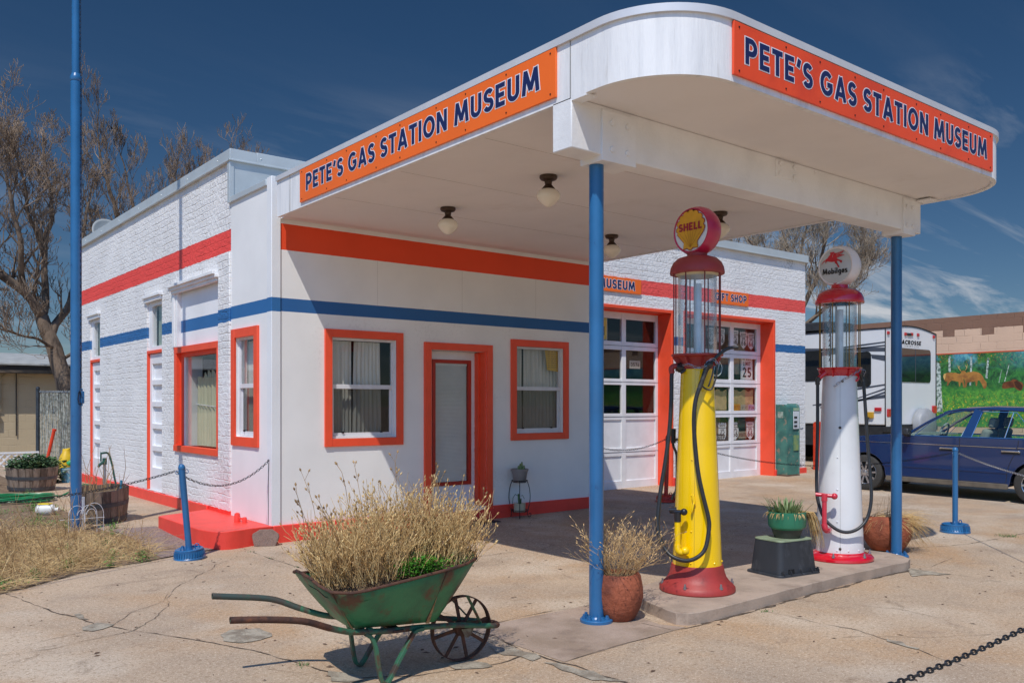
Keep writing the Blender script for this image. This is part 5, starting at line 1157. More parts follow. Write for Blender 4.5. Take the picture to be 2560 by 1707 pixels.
def top_z(s_):
    pts = [(-.95,.80),(-.88,.93),(-.75,.96),(-.6,1.02),(-.45,1.09),(-.3,1.12),(-.15,1.09),(-.02,1.0),(.08,.9)]
    for (a, za), (c, zc_) in zip(pts, pts[1:]):
        if s_ <= c: return za+(zc_-za)*max(0, (s_-a)/(c-a))
    return .85
def stalks(nst, mname, m_, lo, hi, rad, branch, seedh):
    b = MB(); hd = MB()
    for i in range(nst):
        s_ = rnd.uniform(-.86, -.02); t_ = rnd.uniform(-.25, .25)*(1 if s_ > -.75 else .8)
        if -.50 < s_ < -.13 and t_ < -.06 and rnd.random() < .85: continue
        z0 = .53+.10*(s_+.9); L = (top_z(s_)-z0)*rnd.uniform(lo, hi)*.95; lean = Vector(((s_+.46)*.85+rnd.uniform(-.3,.3), t_*1.0+rnd.uniform(-.3,.3), 1)).normalized()
        q = Vector((s_, t_, z0)); d = lean.copy(); pts = [q.copy()]; k = 6
        for j in range(k):
            d = (d+Vector((rnd.uniform(-.32,.32), rnd.uniform(-.32,.32), .02))).normalized(); q = q+d*L/k; pts.append(q.copy())
            if j >= 1 and rnd.random() < branch:
                dd = (d+Vector((rnd.uniform(-.8,.8), rnd.uniform(-.8,.8), rnd.uniform(0,.4)))).normalized(); e = q.copy(); bp_ = [e.copy()]; bl = L*rnd.uniform(.14,.32)
                for _ in range(3): dd = (dd+Vector((rnd.uniform(-.25,.25), rnd.uniform(-.25,.25), .12))).normalized(); e = e+dd*bl/3; bp_.append(e.copy())
                b.tube(bp_, [rad*.75, rad*.7, rad*.6, rad*.5], 3, cap=False)
                if rnd.random() < seedh: b.tube([e, e+dd*.008, e+dd*.02], [rad*.5, rad*2.6, rad*.4], 4, cap=False)
        b.tube(pts, [rad, rad, rad*.95, rad*.9, rad*.8, rad*.7, rad*.55], 3, cap=False)
        if rnd.random() < seedh: b.tube([q, q+d*.009, q+d*.022], [rad*.6, rad*3.0, rad*.5], 4, cap=False)
    return b.build(mname, m_, tp, ang=180)
stalks(1250, 'stalks', STRAW, .36, .93, .0020, .50, .5)
stalks(330, 'darker_stalks', STRAWD, .22, .72, .0019, .4, .3)
b = MB()
for s_, t_, L, sx, sy in ((-.80,-.05,.52,-.28,0),(-.74,.1,.55,-.2,.1),(-.70,-.1,.50,-.33,-.1),(-.62,.0,.60,-.18,0),(-.5,.1,.6,-.1,.1),(-.82,.1,.40,-.42,.1),(-.42,0,.62,.0,.0),(-.2,.1,.55,.32,.0),(-.12,-.1,.45,.5,-.05),(-.1,.1,.38,.62,.1),(-.66,-.15,.45,-.5,-.1)):
    q = Vector((s_,t_,.56)); d = Vector((sx,sy,1)).normalized(); pts = [q.copy()]
    for j in range(7): d = (d+Vector((rnd.uniform(-.1,.1),rnd.uniform(-.1,.1),0))).normalized(); q = q+d*L/7; pts.append(q.copy())
    b.tube(pts, .0016, 3, cap=False)
    for j in range(4):
        dd = (d+Vector((rnd.uniform(-.8,.8),rnd.uniform(-.8,.8),rnd.uniform(-.1,.5)))).normalized(); p1 = pts[-2 if j % 2 else -1]; p2 = p1+dd*rnd.uniform(.02,.06); b.tube([p1, p2], .0012, 3, cap=False); b.tube([p2, p2+dd*.009, p2+dd*.02], [.002,.0065,.002], 5, cap=False)
b.build('seed_heads', STRAWD, tp, ang=180)
tp = thing('green_weed', (-.929, -4.839, 0), 'low patch of fresh green leaves among the dry stalks in the wheelbarrow', 'weed', rz=WB_A)
def leaf_patch(parent, name, n, fn, size, m_, seed):
    rd = random.Random(seed); b = MB()
    for i in range(n):
        c = Vector(fn(rd)); a = rd.uniform(0, 6.283); e = Vector((math.cos(a), math.sin(a), rd.uniform(-.2,.7))).normalized(); f_ = e.cross(Vector((rd.uniform(-.3,.3), rd.uniform(-.3,.3), 1))).normalized(); s_ = size*rd.uniform(.5,1.3)
        b.add([c, c+e*s_*.5+f_*s_*.3, c+e*s_, c+e*s_*.5-f_*s_*.3], [(0,1,2,3)])
    return b.build(name, m_, parent, ang=180)
def fw_(rd):
    s_ = rd.gauss(-.33, .075); t_ = rd.gauss(-.17, .07); t_ = max(-.30, min(.0, t_)); s_ = max(-.56, min(-.08, s_)); return (s_, t_, .565+.10*(s_+.5)+rd.random()**1.5*.085*(1-abs(s_+.33)*2.2))
leaf_patch(tp, 'leaves', 1500, fw_, .022, mat('fresh_green', '4E8A24', .5, col2='2F6A16', vscale=30), 5)

# ------------------------------------------------------------------ bollards and chains
def bollard(x, y, label, tilt=(0,0), m=BLUE, h=.93, rb=.15, group='chain stanchions'):
    t = thing('stanchion', (x, y, g(x, y)), label, 'bollard', group, rot=(tilt[0], tilt[1], 0))
    b = MB(); b.lathe([(rb,0),(rb,.018),(rb-.012,.03),(rb-.022,.085),(rb-.018,.098),(rb-.032,.104),(rb-.04,.098),(.036,.09),(.034,.11)], 36)
    for k in range(36):
        a = R(10*k); p0 = Vector(((rb-.008)*math.cos(a), (rb-.008)*math.sin(a), .035)); p1 = Vector(((rb-.016)*math.cos(a), (rb-.016)*math.sin(a), .08)); b.obox(p0, p1, .009, .012, (math.cos(a), math.sin(a), 0))
    b.build('base', m, t)
    b = MB(); b.tube([(0,0,.09),(0,0,h-.035)], .031, 18); b.lathe([(.031,h-.05),(.034,h-.045),(.034,h-.03),(.031,h-.022),(.026,h-.008),(.015,h),(.0,h+.002)], 18); b.build('pole', m, t, ang=50)
    for sg in (-1, 1):
        b = MB(); b.tube(smooth_path([(sg*.055,-.02,.09),(sg*.055,-.02,.13),(sg*.075,-.03,.14),(sg*.09,-.035,.12),(sg*.09,-.035,.09)], 3), .006, 6); b.build('lift_ring', m, t)
        b = MB(); b.tube([(sg*.031+sg*.014+.016*math.cos(R(a)), .016*math.sin(R(a))*.3, h-.075+.018*math.sin(R(a))) for a in range(0, 360, 30)], .0035, 5, closed=True); b.build('eye_ring', m, t)
    return t
bollard(-1.02, -.40, 'leaning blue stanchion on a ribbed round base, beside the red step', tilt=(R(1.5), R(-5.5)))
RB_ = mat('orange_red_post_paint', 'C8331F', .45, var=.08)
bollard(6.09, -.24, 'red stanchion standing in shade behind the yellow pump', tilt=(0, R(2.6)), m=RB_, h=1.0)
bollard(6.62, -4.25, 'upright blue stanchion on the right, in front of the dark blue car', h=1.0, rb=.165)
bollard(2.65, -7.6, 'blue stanchion holding the near end of the foreground chain', h=.98)
bollard(-3.9, -1.72, 'blue stanchion at the far left end of the garden chain', h=.93)
gp = 'barrier chains'
chain('chain', (-1.15, -.40, .855), (-.02, .043, .895), .20, 'short sagging chain from the leaning stanchion to the white building corner', group=gp)
chain('chain', (-3.86, -1.70, .86), (-1.17, -.42, .86), .13, 'long chain running along the garden bed to the leaning stanchion', group=gp)
chain('chain', (4.86, -.02, .90), (6.10, -.24, .99), .10, 'chain in front of the left garage door, ending at the red stanchion', group=gp)
chain('chain', (6.16, -.27, .985), (6.58, -4.22, .93), .26, 'long chain between the red stanchion and the right-hand blue stanchion', group=gp)
chain('chain', (6.63, -4.29, .93), (2.69, -7.56, .90), .09, 'chain from the right-hand stanchion leaving the frame in front of the car', STEEL, group=gp)
chain('chain', (2.60, -7.60, .92), (-4.6, -7.15, .86), .43, 'heavy dark chain crossing the lower right corner in the foreground', group=gp, pitch=.033, w=.0092, wire=.0044, segs=12, k=60)
b = MB(); b.tube([(.0,.043,.90),(-.03,.043,.905),(-.04,.043,.89)], .004, 5); b.build('chain_hook', BLACKM, ST)
b = MB(); b.tube([(-.022,.05,.87),(-.024,.055,.6),(-.022,.06,.3),(-.024,.065,.12)], .003, 5); b.build('hanging_wire', BLACKM, ST)

# ------------------------------------------------------------------ step stone, flagpole
t = thing('paving_stone', (-.16, -.185, .0), 'rough brown concrete block with clipped corners leaning on the red step', 'stone block', rot=(R(-10), 0, R(-27)))
b = MB(); b.prism([(-.115,.0),(.105,.0),(.14,.10),(.135,.135),(.07,.185),(-.06,.185),(-.135,.14),(-.14,.11)], (0,.03,0), (1,0,0), (0,0,1), (0,.075,0)); b.build('block', mat('brown_cast_block', '8A7266', .95, var=.1, vscale=12, bump=.8, bscale=80, fine=.25, fscale=150), t, bevel=.008)
FX, FY = -1.553, 1.844
t = thing('flagpole', (FX, FY, g(FX, FY)), 'tall two-stage blue flagpole with a chain running down its right side', 'flagpole')
b = MB(); b.tube([(0,0,-.02),(0,0,2.4),(0,0,5.13)], .0585, 28); b.lathe([(.0585,5.12),(.063,5.125),(.063,5.17),(.055,5.19),(.0465,5.21)], 28); b.build('lower_pole', BLUE, t, ang=50)
b = MB(); b.tube([(0,0,5.19),(0,0,9.2)], .046, 24); b.build('upper_pole', BLUE, t, ang=50)
b = MB(); ox_, oy_ = .042, -.045
links(b, [(ox_,oy_,1.55),(ox_,oy_,5.1),(ox_-.006,oy_+.006,5.3),(ox_-.006,oy_+.006,8.9)], .036, .009, .0028, 6, 4); b.build('halyard_chain', CHAINM, t)
b = MB(); links(b, smooth_path([(ox_,oy_,1.62),(ox_-.03,oy_-.02,1.56),(ox_-.035,oy_-.02,1.49),(ox_-.01,oy_-.015,1.45),(ox_+.01,oy_-.01,1.50),(ox_-.02,oy_-.02,1.60)], 4), .03, .010, .003, 6, 4); b.build('chain_tail', CHAINM, t)
b = MB(); b.box(.04,.075,-.06,-.03,1.46,1.60); b.box(.035,.06,-.05,-.02,1.43,1.63); b.build('cleat', BLUE, t, bevel=.005)
b = MB(); b.box(.045,.075,-.075,-.065,.02,.40); b.build('plastic_marker', mat('grey_plastic', 'B9BEC4', .5), t, bevel=.004)
b = MB()
for cx, r_ in ((-.05,.085),(.075,.085),(.13,.10),(-.0,.045),(.10,.05)):
    b.tube([(cx+r_*math.cos(R(a)), -.13, .20+r_*1.3*math.sin(R(a))) for a in range(0, 181, 15)], .0028, 5)
for x in (-.135,.035,.16,.23,.03): b.tube([(x,-.13,.0),(x,-.13,.21)], .0028, 5)
b.tube([(-.22,-.13,.16),(.24,-.13,.16)], .0026, 5)
o = b.build('garden_edging', mat('white_wire', 'E6E8EA', .4), None, loc=(FX+.03, FY, g(FX, FY))); tag(o, 'low white scrolled wire edging at the foot of the flagpole', 'garden edging')

# ------------------------------------------------------------------ barrels, hydrant and garden clutter
STAVE = mat('weathered_oak_staves', '8A7868', .9, col2='5A4A3E', vscale=5, bump=.7, bscale=30, stretch=(3,3,.5), dirt='4A3C32', dscale=7, dmin=.55, dmax=.7)
HOOP = mat('dark_iron_hoop', '55585C', .55, metal=.5, var=.15, vscale=12, dirt='6B4A38', dscale=14, dmin=.6, dmax=.7)
def barrel(loc, r0, r1, h, label, rot, seed=0):
    t = thing('half_barrel', loc, label, 'barrel planter', 'half-barrel planters', rot=rot); b = MB(); n = 22; rd = random.Random(seed)
    for k in range(n):
        a0 = 2*math.pi*k/n+.008; a1 = 2*math.pi*(k+1)/n-.008; dz = rd.uniform(-.012,.008); dr = rd.uniform(-.003,.003); vs = []
        for z, r_ in ((0, r0), (h*.5, (r0+r1)/2+.008), (h+dz, r1)):
            for rr_ in (r_+dr, r_-.022):
                for a in (a0, a1): vs.append((rr_*math.cos(a), rr_*math.sin(a), z))
        b.add(vs, [(0,1,5,4),(4,5,9,8),(2,6,7,3),(6,10,11,7),(8,9,11,10),(0,4,6,2),(4,8,10,6),(1,3,7,5),(5,7,11,9)])
    b.build('staves', STAVE, t, ang=20)
    for z0, z1 in ((.03,.085),(h*.52,h*.52+.05)):
        f = lambda z: r0+(r1-r0)*z/h+.008; b = MB(); b.lathe([(f(z0)-.002,z0),(f(z0)+.004,z0),(f(z1)+.004,z1),(f(z1)-.002,z1)], 44, cap=False); b.build('iron_hoop', HOOP, t)
    b = MB(); b.lathe([(r1-.02,h-.07),(r1*.5,h-.05),(.0,h-.045)], 30); b.build('soil', SOIL, t); return t
barrel((-1.13, 2.52, .065), .285, .335, .42, 'half barrel with bare soil and twigs beside the flagpole base', (R(3), R(-3), 0), 1)
barrel((-1.08, 7.15, .09), .33, .39, .40, 'half barrel full of leafy greens, farther back in the garden', (R(2), R(1), 0), 2)
t = thing('yard_hydrant', (-.98, 2.95, .08), 'green cast yard hydrant on a steel pipe rising behind the near barrel', 'hydrant')
b = MB(); b.tube([(0,0,0),(0,0,.66)], .019, 10); b.build('riser', mat('galvanised_pipe', 'A7A9AA', .45, metal=.6), t)
HG = mat('dark_green_casting', '2F5A4C', .5, var=.1)
b = MB(); b.tube([(0,0,.66),(0,0,.74)], .027, 10); b.tube([(0,0,.70),(-.06,-.01,.66),(-.08,-.015,.63)], [.02,.018,.015], 8); b.tube([(-.045,0,.70),(-.045,0,.79),(-.03,0,.81)], .010, 6); b.tube([(-.05,0,.80),(.02,0,.81),(.055,0,.79)], .013, 8); b.build('head', HG, t)
b = MB(); b.tube(smooth_path([(.05,0,.79),(.085,-.01,.66),(.12,-.02,.45),(.15,-.05,.3)], 4), .012, 8); b.build('lever', HG, t)
t = thing('twigs', (-1.13, 2.52, .45), 'bare upright twigs and canes standing in the near half barrel', 'dried plant')
b = MB()
for i in range(26):
    x, y = rnd.uniform(-.24,.24), rnd.uniform(-.24,.24); L = rnd.choice([.12,.2,.3,.55]); b.tube([(x,y,-.06),(x+rnd.uniform(-.06,.08),y,L*.5),(x+rnd.uniform(-.1,.18),y,L)], [.004,.003,.0015], 4)
b.build('canes', STRAWD, t)
b = MB(); b.tube([(.24,.02,-.02),(.245,.02,.11)], .014, 8); o = b.build('trowel_handle', mat('teal_plastic', '2E86A8', .4), t)
def leaf_ball(rd, c, r):
    while True:
        p = Vector((rd.uniform(-1,1), rd.uniform(-1,1), rd.uniform(-1,1)))
        if .25 < p.length < 1: return (c[0]+p.x*r[0], c[1]+p.y*r[1], c[2]+p.z*r[2])
t = thing('leafy_greens', (-1.08, 7.15, .45), 'mound of grey-green leaves filling the farther half barrel', 'plant')
o = leaf_patch(t, 'leaves', 1500, lambda rd: leaf_ball(rd, (0,0,.06), (.38,.38,.17)), .085, mat('sage_leaves', '5E7A52', .6, col2='38502F', vscale=20), 8)
t = thing('leafy_bush', (-.55, 8.6, .1), 'low dark green bush to the right of the farther barrel', 'bush')
leaf_patch(t, 'leaves', 800, lambda rd: leaf_ball(rd, (0,0,.2), (.28,.35,.26)), .10, GREEND, 9)
t = thing('leafy_bush', (-1.95, 8.4, .1), 'low dark green bush at the left edge behind the farther barrel', 'bush')
leaf_patch(t, 'leaves', 1100, lambda rd: leaf_ball(rd, (0,0,.25), (.45,.5,.32)), .10, GREEND, 10)
HOSEG = mat('green_garden_hose', '1F7A48', .35, var=.08)
b = MB(); pth = []
for k in range(150):
    a = k*.26; r_ = .48+.05*math.sin(k*.7)+.03*math.sin(k*.13); pth.append((-1.62+r_*1.0*math.cos(a), 5.35+r_*.75*math.sin(a), .115+.012*(k/26)+.01*math.sin(k*.5)))
pth += [(-.95,5.6,.12),(-.7,5.3,.30),(-.62,4.6,.28),(-.7,4.0,.13),(-.85,3.4,.12)]
b.tube(smooth_path(pth, 2), .0135, 7); o = b.build('garden_hose', HOSEG); tag(o, 'coiled green garden hose lying in front of the farther barrel', 'hose')
t = thing('plastic_jug', (-1.55, 3.42, .10), 'white plastic jug with yellow side lying in the weeds left of the flagpole', 'jug', rot=(0, 0, R(-35)))
b = MB(); b.lathe([(.0,-.13),(.05,-.128),(.072,-.11),(.078,.02),(.06,.075),(.025,.10),(.022,.125),(.03,.128),(.03,.145),(.0,.147)], 20, (0,0,.06), ax='x'); b.build('bottle', mat('white_plastic', 'E3E2DA', .45, var=.05), t)
b = MB(); b.box(-.10,.05,-.05,.05,.128,.142); b.build('yellow_patch', mat('yellow_plastic', 'E8C81C', .4), t, bevel=.012)
# far garden
t = thing('chain_link_gate', (.33, 14.46, .15), 'chain-link gate laced with silvery fibre strips beside the tree trunk', 'gate', rz=math.atan2(-.5, .62))
b = MB(); b.tube([(0,0,0),(0,0,1.72)], .045, 10); b.sph((0,0,1.74), .05, 10, 6); b.build('post', mat('dark_steel_post', '4A5055', .5, metal=.5), t)
b = MB(); b.tube([(.03,0,1.66),(.78,0,1.66)], .02, 8); b.tube([(.80,0,0),(.80,0,1.70)], .022, 8); b.build('frame', mat('grey_steel_tube', '7C8286', .5, metal=.5), t)
b = MB()
for i in range(72):
    x = .06+i*.0102; P = [(x+.008*math.sin(z*5+i*1.3)+.004*math.sin(z*17+i), .01*math.sin(i*2.1+z*3), z) for z in [1.62*j/9+.02*((i*7) % 5) for j in range(10)]]
    b.tube(P, .0055, 3, cap=False)
o = b.build('fibre_strips', mat('silver_fibre', 'B7B9AE', .6, col2='7F8478', vscale=16), t)
b = MB()
for i in range(16):
    b.tube([(.03+i*.1-.75*0, .015, .0), (min(.78, .03+i*.1+.4), .015, 1.6 if i < 4 else .8)], .002, 3) if i < 8 else None
b.build('mesh_wire', CHAINM, t)
b = MB(); b.tube([(.27,13.23,.10),(.42,13.10,.93)], .036, 12); b.tube([(.42,13.10,.90),(.428,13.095,.95)], .045, 10); o = b.build('red_stake', mat('orange_red_plastic', 'E2401C', .5)); tag(o, 'orange-red stake leaning in front of the silvery gate', 'stake')
t = thing('yellow_sack', (.42, 11.85, .10), 'crumpled yellow sack standing beside the flagpole in the far garden', 'sack')
b = MB(); b.lathe([(.12,0),(.15,.05),(.15,.2),(.13,.32),(.09,.38),(.08,.44),(.0,.45)], 16); b.v = [tuple(Vector(v)*(1+.12*noise.noise(Vector(v)*11))) for v in b.v]; b.build('sack', mat('yellow_vinyl', 'E9BE2A', .5, var=.1), t)
t = thing('green_bottle', (.50, 11.6, .30), 'green plastic bottle tucked against the yellow sack', 'bottle', rot=(0, R(55), 0))
b = MB(); b.lathe([(.045,-.14),(.055,-.12),(.055,.05),(.02,.12),(.02,.16),(.0,.16)], 14); b.build('bottle', mat('bright_green_plastic', '2FA05A', .35), t)
t = thing('bucket', (-.26, 8.45, .09), 'weathered blue paint-splashed bucket against the far end of the wall', 'bucket')
b = MB(); b.lathe([(.105,0),(.125,.24),(.131,.24),(.131,.262),(.12,.262),(.10,.03),(.0,.03)], 22); b.build('pail', mat('chalky_blue_plastic', '5C93AC', .6, col2='9DB2B4', vscale=9, vmin=.5, vmax=.56), t)
b = MB(); b.tube([(.13*math.cos(R(a)), -.0-.02, .25-.05*math.sin(R(a))) for a in range(0,181,20)], .003, 5); b.build('handle', CHAINM, t)
b = MB(); z0, z1 = .12, .42
for i in range(14):
    x = i*.14; b.obox((x,0,z0),(x+.28,0,z1), .03, .012, (0,1,0)); b.obox((x+.28,.012,z0),(x,.012,z1), .03, .012, (0,1,0))
b.box(-.02,2.1,-.015,.03,z1-.01,z1+.03); o = b.build('lattice_edging', WHITE, None, loc=(-1.9, 13.6, -.02)); tag(o, 'low white diamond lattice edging behind the far barrel', 'lattice')
# tan block outbuilding
t = thing('outbuilding', (-11, 18.2, 0), 'low tan painted block building with a dark eave behind the garden', 'building')
M_TAN = wall_mat('tan_painted_block', [], True, base='C4B292', dirt_amt=.2, ww=.42, hh=.21, rg=.003)
b = MB(); b.box(0, 18, 0, 7, -.2, 2.38); b.build('block_wall', M_TAN, t)
b = MB(); b.box(-.3, 18.3, -.45, .02, 2.36, 2.60); b.build('dark_eave', mat('tarred_eave', '33302E', .85, col2='6A5D50', vscale=3, vmin=.55, vmax=.65, stretch=(.5,3,3)), t)
b = MB(); b.add([(-.4,-.5,2.61),(18.4,-.5,2.61),(18.4,4,3.12),(-.4,4,3.12),(18.4,7.3,2.7),(-.4,7.3,2.7),(-.4,-.5,2.57),(18.4,-.5,2.57)], [(0,1,2,3),(3,2,4,5),(6,7,1,0)]); b.build('grey_roof', mat('weathered_grey_roofing', 'AFB0AC', .7, var=.12, vscale=4), t)
b = MB(); b.lathe([(.0,-.09),(.09,-.08),(.10,-.03),(.10,.02)], 18, (10.93,-.06,1.62), ax='y'); b.build('electric_meter', mat('meter_grey', '6E7072', .4, metal=.4), t)
b = MB(); b.box(10.83,11.03,-.12,-.01,1.02,1.32); b.build('meter_box', mat('tan_box', 'B5A888', .6), t, bevel=.01)
for x, za, zb in ((10.90,1.3,2.36),(10.88,.0,1.02),(10.98,.0,1.02)): b = MB(); b.tube([(x,-.05,za),(x,-.05,zb)], .022, 8); b.build('conduit', mat('tan_conduit', 'AFA284', .6), t)
b = MB(); b.tube(smooth_path([(11.10,-.05,1.35),(11.10,-.05,2.1),(11.13,-.05,2.25),(11.22,-.05,2.34)], 4), .018, 8); b.build('conduit', bpy.data.materials['tan_conduit'], t)
b = MB(); b.tube([(11.47,-.03,.65),(11.47,-.03,2.36)], .014, 6); b.build('drain_pipe', mat('black_pipe', '2B2A2A', .6), t)
t = thing('utility_pole', (.88, 27, 0), 'thin dark utility pole at the far left edge beyond the outbuilding', 'utility pole')
b = MB(); b.tube([(0,0,0),(0,0,6.1)], [.10,.08], 10); b.build('pole', mat('dark_pole_wood', '4B4540', .9), t)
b = MB(); b.box(-.8,.8,-.05,.05,5.6,5.7); b.build('crossarm', bpy.data.materials['dark_pole_wood'], t)
t = thing('satellite_dish', (.30, 8.1, 4.28), 'grey satellite dish on the station roof just right of the flagpole', 'satellite dish', rot=(0, 0, R(12)))
b = MB(); pr0 = [(.31*k/8, .08*(k/8)**2) for k in range(9)]; b.lathe([(max(r_, 1e-6), h) for r_, h in pr0], 32, (0,0,0), cap=False); b.v = [(x, -.95*z_*0+y*.38-z_*.9-.05, .30+y*.93+z_*.3) for x, y, z_ in b.v]
o = b.build('reflector', mat('pale_grey_dish', 'A9ADAC', .5, var=.04), t); so = o.modifiers.new('solid', 'SOLIDIFY'); so.thickness = .012
b = MB(); b.tube([(0,.03,0),(0,.03,.3)], .025, 8); b.box(-.03,.03,-.30,-.22,.28,.42); b.tube([(0,-.05,.05),(0,-.26,.30)], .012, 6); b.build('feed_arm', mat('dish_grey', '6C7068', .5), t)

# ------------------------------------------------------------------ garden ground cover
def in_poly(x, y, P):
    c = False; j = len(P)-1
    for i in range(len(P)):
        if (P[i][1] > y) != (P[j][1] > y) and x < (P[j][0]-P[i][0])*(y-P[i][1])/(P[j][1]-P[i][1])+P[i][0]: c = not c
        j = i
    return c
DRY = [(-6,-3.35),(-4.5,-2.30),(-2.74,-1.04),(-2.0,-.46),(-1.32,-.20),(-1.12,.25),(-1.15,.9),(-1.45,1.5),(-1.9,2.0),(-3.0,2.3),(-6,1.2)]
rnd = random.Random(77); b = MB(); cnt = 0
while cnt < 7000:
    x, y = rnd.uniform(-6, -1.1), rnd.uniform(-3.4, 2.3)
    if not in_poly(x, y, DRY): continue
    if x < -3.2 and rnd.random() < .55: continue
    cnt += 1; den = noise.noise(Vector((x*1.6, y*1.6, 0)))
    L = rnd.uniform(.12, .42)*(1+.5*den); a = rnd.uniform(0, 6.283); d = Vector((math.cos(a)*rnd.uniform(.3,1.4)+.15, math.sin(a)*rnd.uniform(.3,1.4), rnd.uniform(.35,1.1))).normalized(); q = Vector((x, y, g(x, y))); pts = [q.copy()]
    for k in range(4): d = (d+Vector((rnd.uniform(-.25,.25), rnd.uniform(-.25,.25), -.20))).normalized(); q = q+d*L/4; q.z = max(q.z, g(q.x, q.y)+.012); pts.append(q.copy())
    w_ = rnd.uniform(.0014, .0026); b.tube(pts, [w_, w_, w_*.9, w_*.7, w_*.3], 3, cap=False)
    if rnd.random() < .3:
        e = pts[2]; dd = (d+Vector((rnd.uniform(-1,1), rnd.uniform(-1,1), .5))).normalized(); b.tube([e, e+dd*L*.3], [w_*.8, w_*.4], 3, cap=False)
o = b.build('dry_grass', mat('dry_grass_blades', 'EACB92', .85, col2='AE8C5E', vscale=3.5, vmin=.38, vmax=.6), ang=180); tag(o, 'matted tan dry grass and dead weeds covering the front of the garden bed', 'grass', kind='stuff')
b = MB()
for i in range(120):
    x, y = rnd.uniform(-3.4, -1.5), rnd.uniform(-1.2, 1.6)
    if not in_poly(x, y, DRY): continue
    q = Vector((x, y, g(x, y))); L = rnd.uniform(.35, .75); d = Vector((rnd.uniform(-.5,.5), rnd.uniform(-.5,.5), 1)).normalized(); pts = [q.copy()]
    for k in range(6): d = (d+Vector((rnd.uniform(-.22,.22), rnd.uniform(-.22,.22), 0))).normalized(); q = q+d*L/6; pts.append(q.copy())
    b.tube(pts, [.0028,.0026,.0024,.0022,.0018,.0014,.001], 4, cap=False)
    for k in range(3):
        e = pts[2+k]; dd = (d+Vector((rnd.uniform(-1,1), rnd.uniform(-1,1), .3))).normalized(); b.tube([e, e+dd*L*.12, e+dd*L*.25], [.002,.0016,.001], 3, cap=False)
o = b.build('dead_stems', STRAWD, ang=180); tag(o, 'taller dead woody stems standing in the dry grass', 'dead weeds', kind='stuff')
b = MB(); rd = random.Random(4)
GW = mat('weed_green', '4F7A30', .6, col2='6E8A3E', vscale=9)
spots = [(-1.45,-.30,.12),(-1.38,-.1,.1),(-1.62,.0,.14),(-2.1,-.3,.12),(-2.7,-.85,.16),(-3.0,-1.1,.2),(-2.4,-.6,.09),(-1.5,.75,.14),(-1.9,.6,.12),(-2.6,.2,.15),(-1.3,1.35,.16),(-1.15,1.85,.14),(-1.6,2.2,.3),(-1.75,2.9,.35),(-1.6,4.0,.3),(-2.1,3.8,.4),(-2.2,4.7,.3),(-1.4,3.7,.2),(-1.85,2.5,.3),(-1.5,4.6,.15),(-2.4,2.9,.35),(-1.3,6.2,.2),(-2.0,-.05,.1),(-3.3,-.8,.25),(-1.75,-.42,.08)]
for cx, cy, r_ in spots:
    for i in range(int(330*r_**.8*2.2)):
        a = rd.uniform(0, 6.283); rr_ = abs(rd.gauss(0, .5))*r_; x, y = cx+rr_*math.cos(a), cy+rr_*math.sin(a)
        if x > -1.0: continue
        z = g(x, y)+.006+rd.random()**1.6*.10*(1-min(1, rr_/r_/1.4)); c = Vector((x, y, z)); e = Vector((math.cos(a*3), math.sin(a*3), rd.uniform(.0,.9))).normalized(); f_ = e.cross(Vector((0,0,1))).normalized(); s_ = rd.uniform(.012,.034)
        b.add([c, c+e*s_*.5+f_*s_*.28, c+e*s_, c+e*s_*.5-f_*s_*.28], [(0,1,2,3)])
o = b.build('green_weeds', GW, ang=180); tag(o, 'scattered low green weeds through the garden bed', 'weeds', kind='stuff')
b = MB()
for cx, cy, n_ in ((6.72,-4.78,70),(-.40,-.42,14),(-.40,-.9,10),(-.395,-1.5,10),(-1.7,-4.35,26),(1.5,-5.235,22)):
    for i in range(n_):
        s_ = .05 if n_ > 50 else .018; x, y = cx+rd.gauss(0, s_), cy+rd.gauss(0, s_); z = g(x, y)+.003; a = rd.uniform(0, 6.283); L = rd.uniform(.015,.05)*(1.3 if n_ > 50 else .6); d = Vector((math.cos(a), math.sin(a), rd.uniform(.4,1.6))).normalized(); sd = d.cross(Vector((0,0,1))).normalized()*.003
        b.add([(x-sd.x,y-sd.y,z),(x+sd.x,y+sd.y,z),tuple(Vector((x,y,z))+d*L)], [(0,1,2)])
o = b.build('crack_weeds', GREENL, ang=180); tag(o, 'tiny green tufts growing in the cracks of the concrete', 'weeds', kind='stuff')
b = MB()
for i in range(420):
    x, y = rd.uniform(-3.2, 6.5), rd.uniform(-7, -.1)
    if in_poly(x, y, ISL): continue
    L = rd.uniform(.006, .028); a = rd.uniform(0, 6.283); z = g(x, y)+.003; c = Vector((x, y, z)); e = Vector((math.cos(a), math.sin(a), 0))*L; f_ = Vector((-math.sin(a), math.cos(a), 0))*L*rd.uniform(.2,.45)
    b.add([c-e, c+f_+Vector((0,0,.004)), c+e, c-f_], [(0,1,2,3)])
o = b.build('leaf_litter', mat('dark_litter', '6B5240', .9, var=.2), ang=180); tag(o, 'crumbs of leaf litter and grit scattered over the concrete', 'litter', kind='stuff')

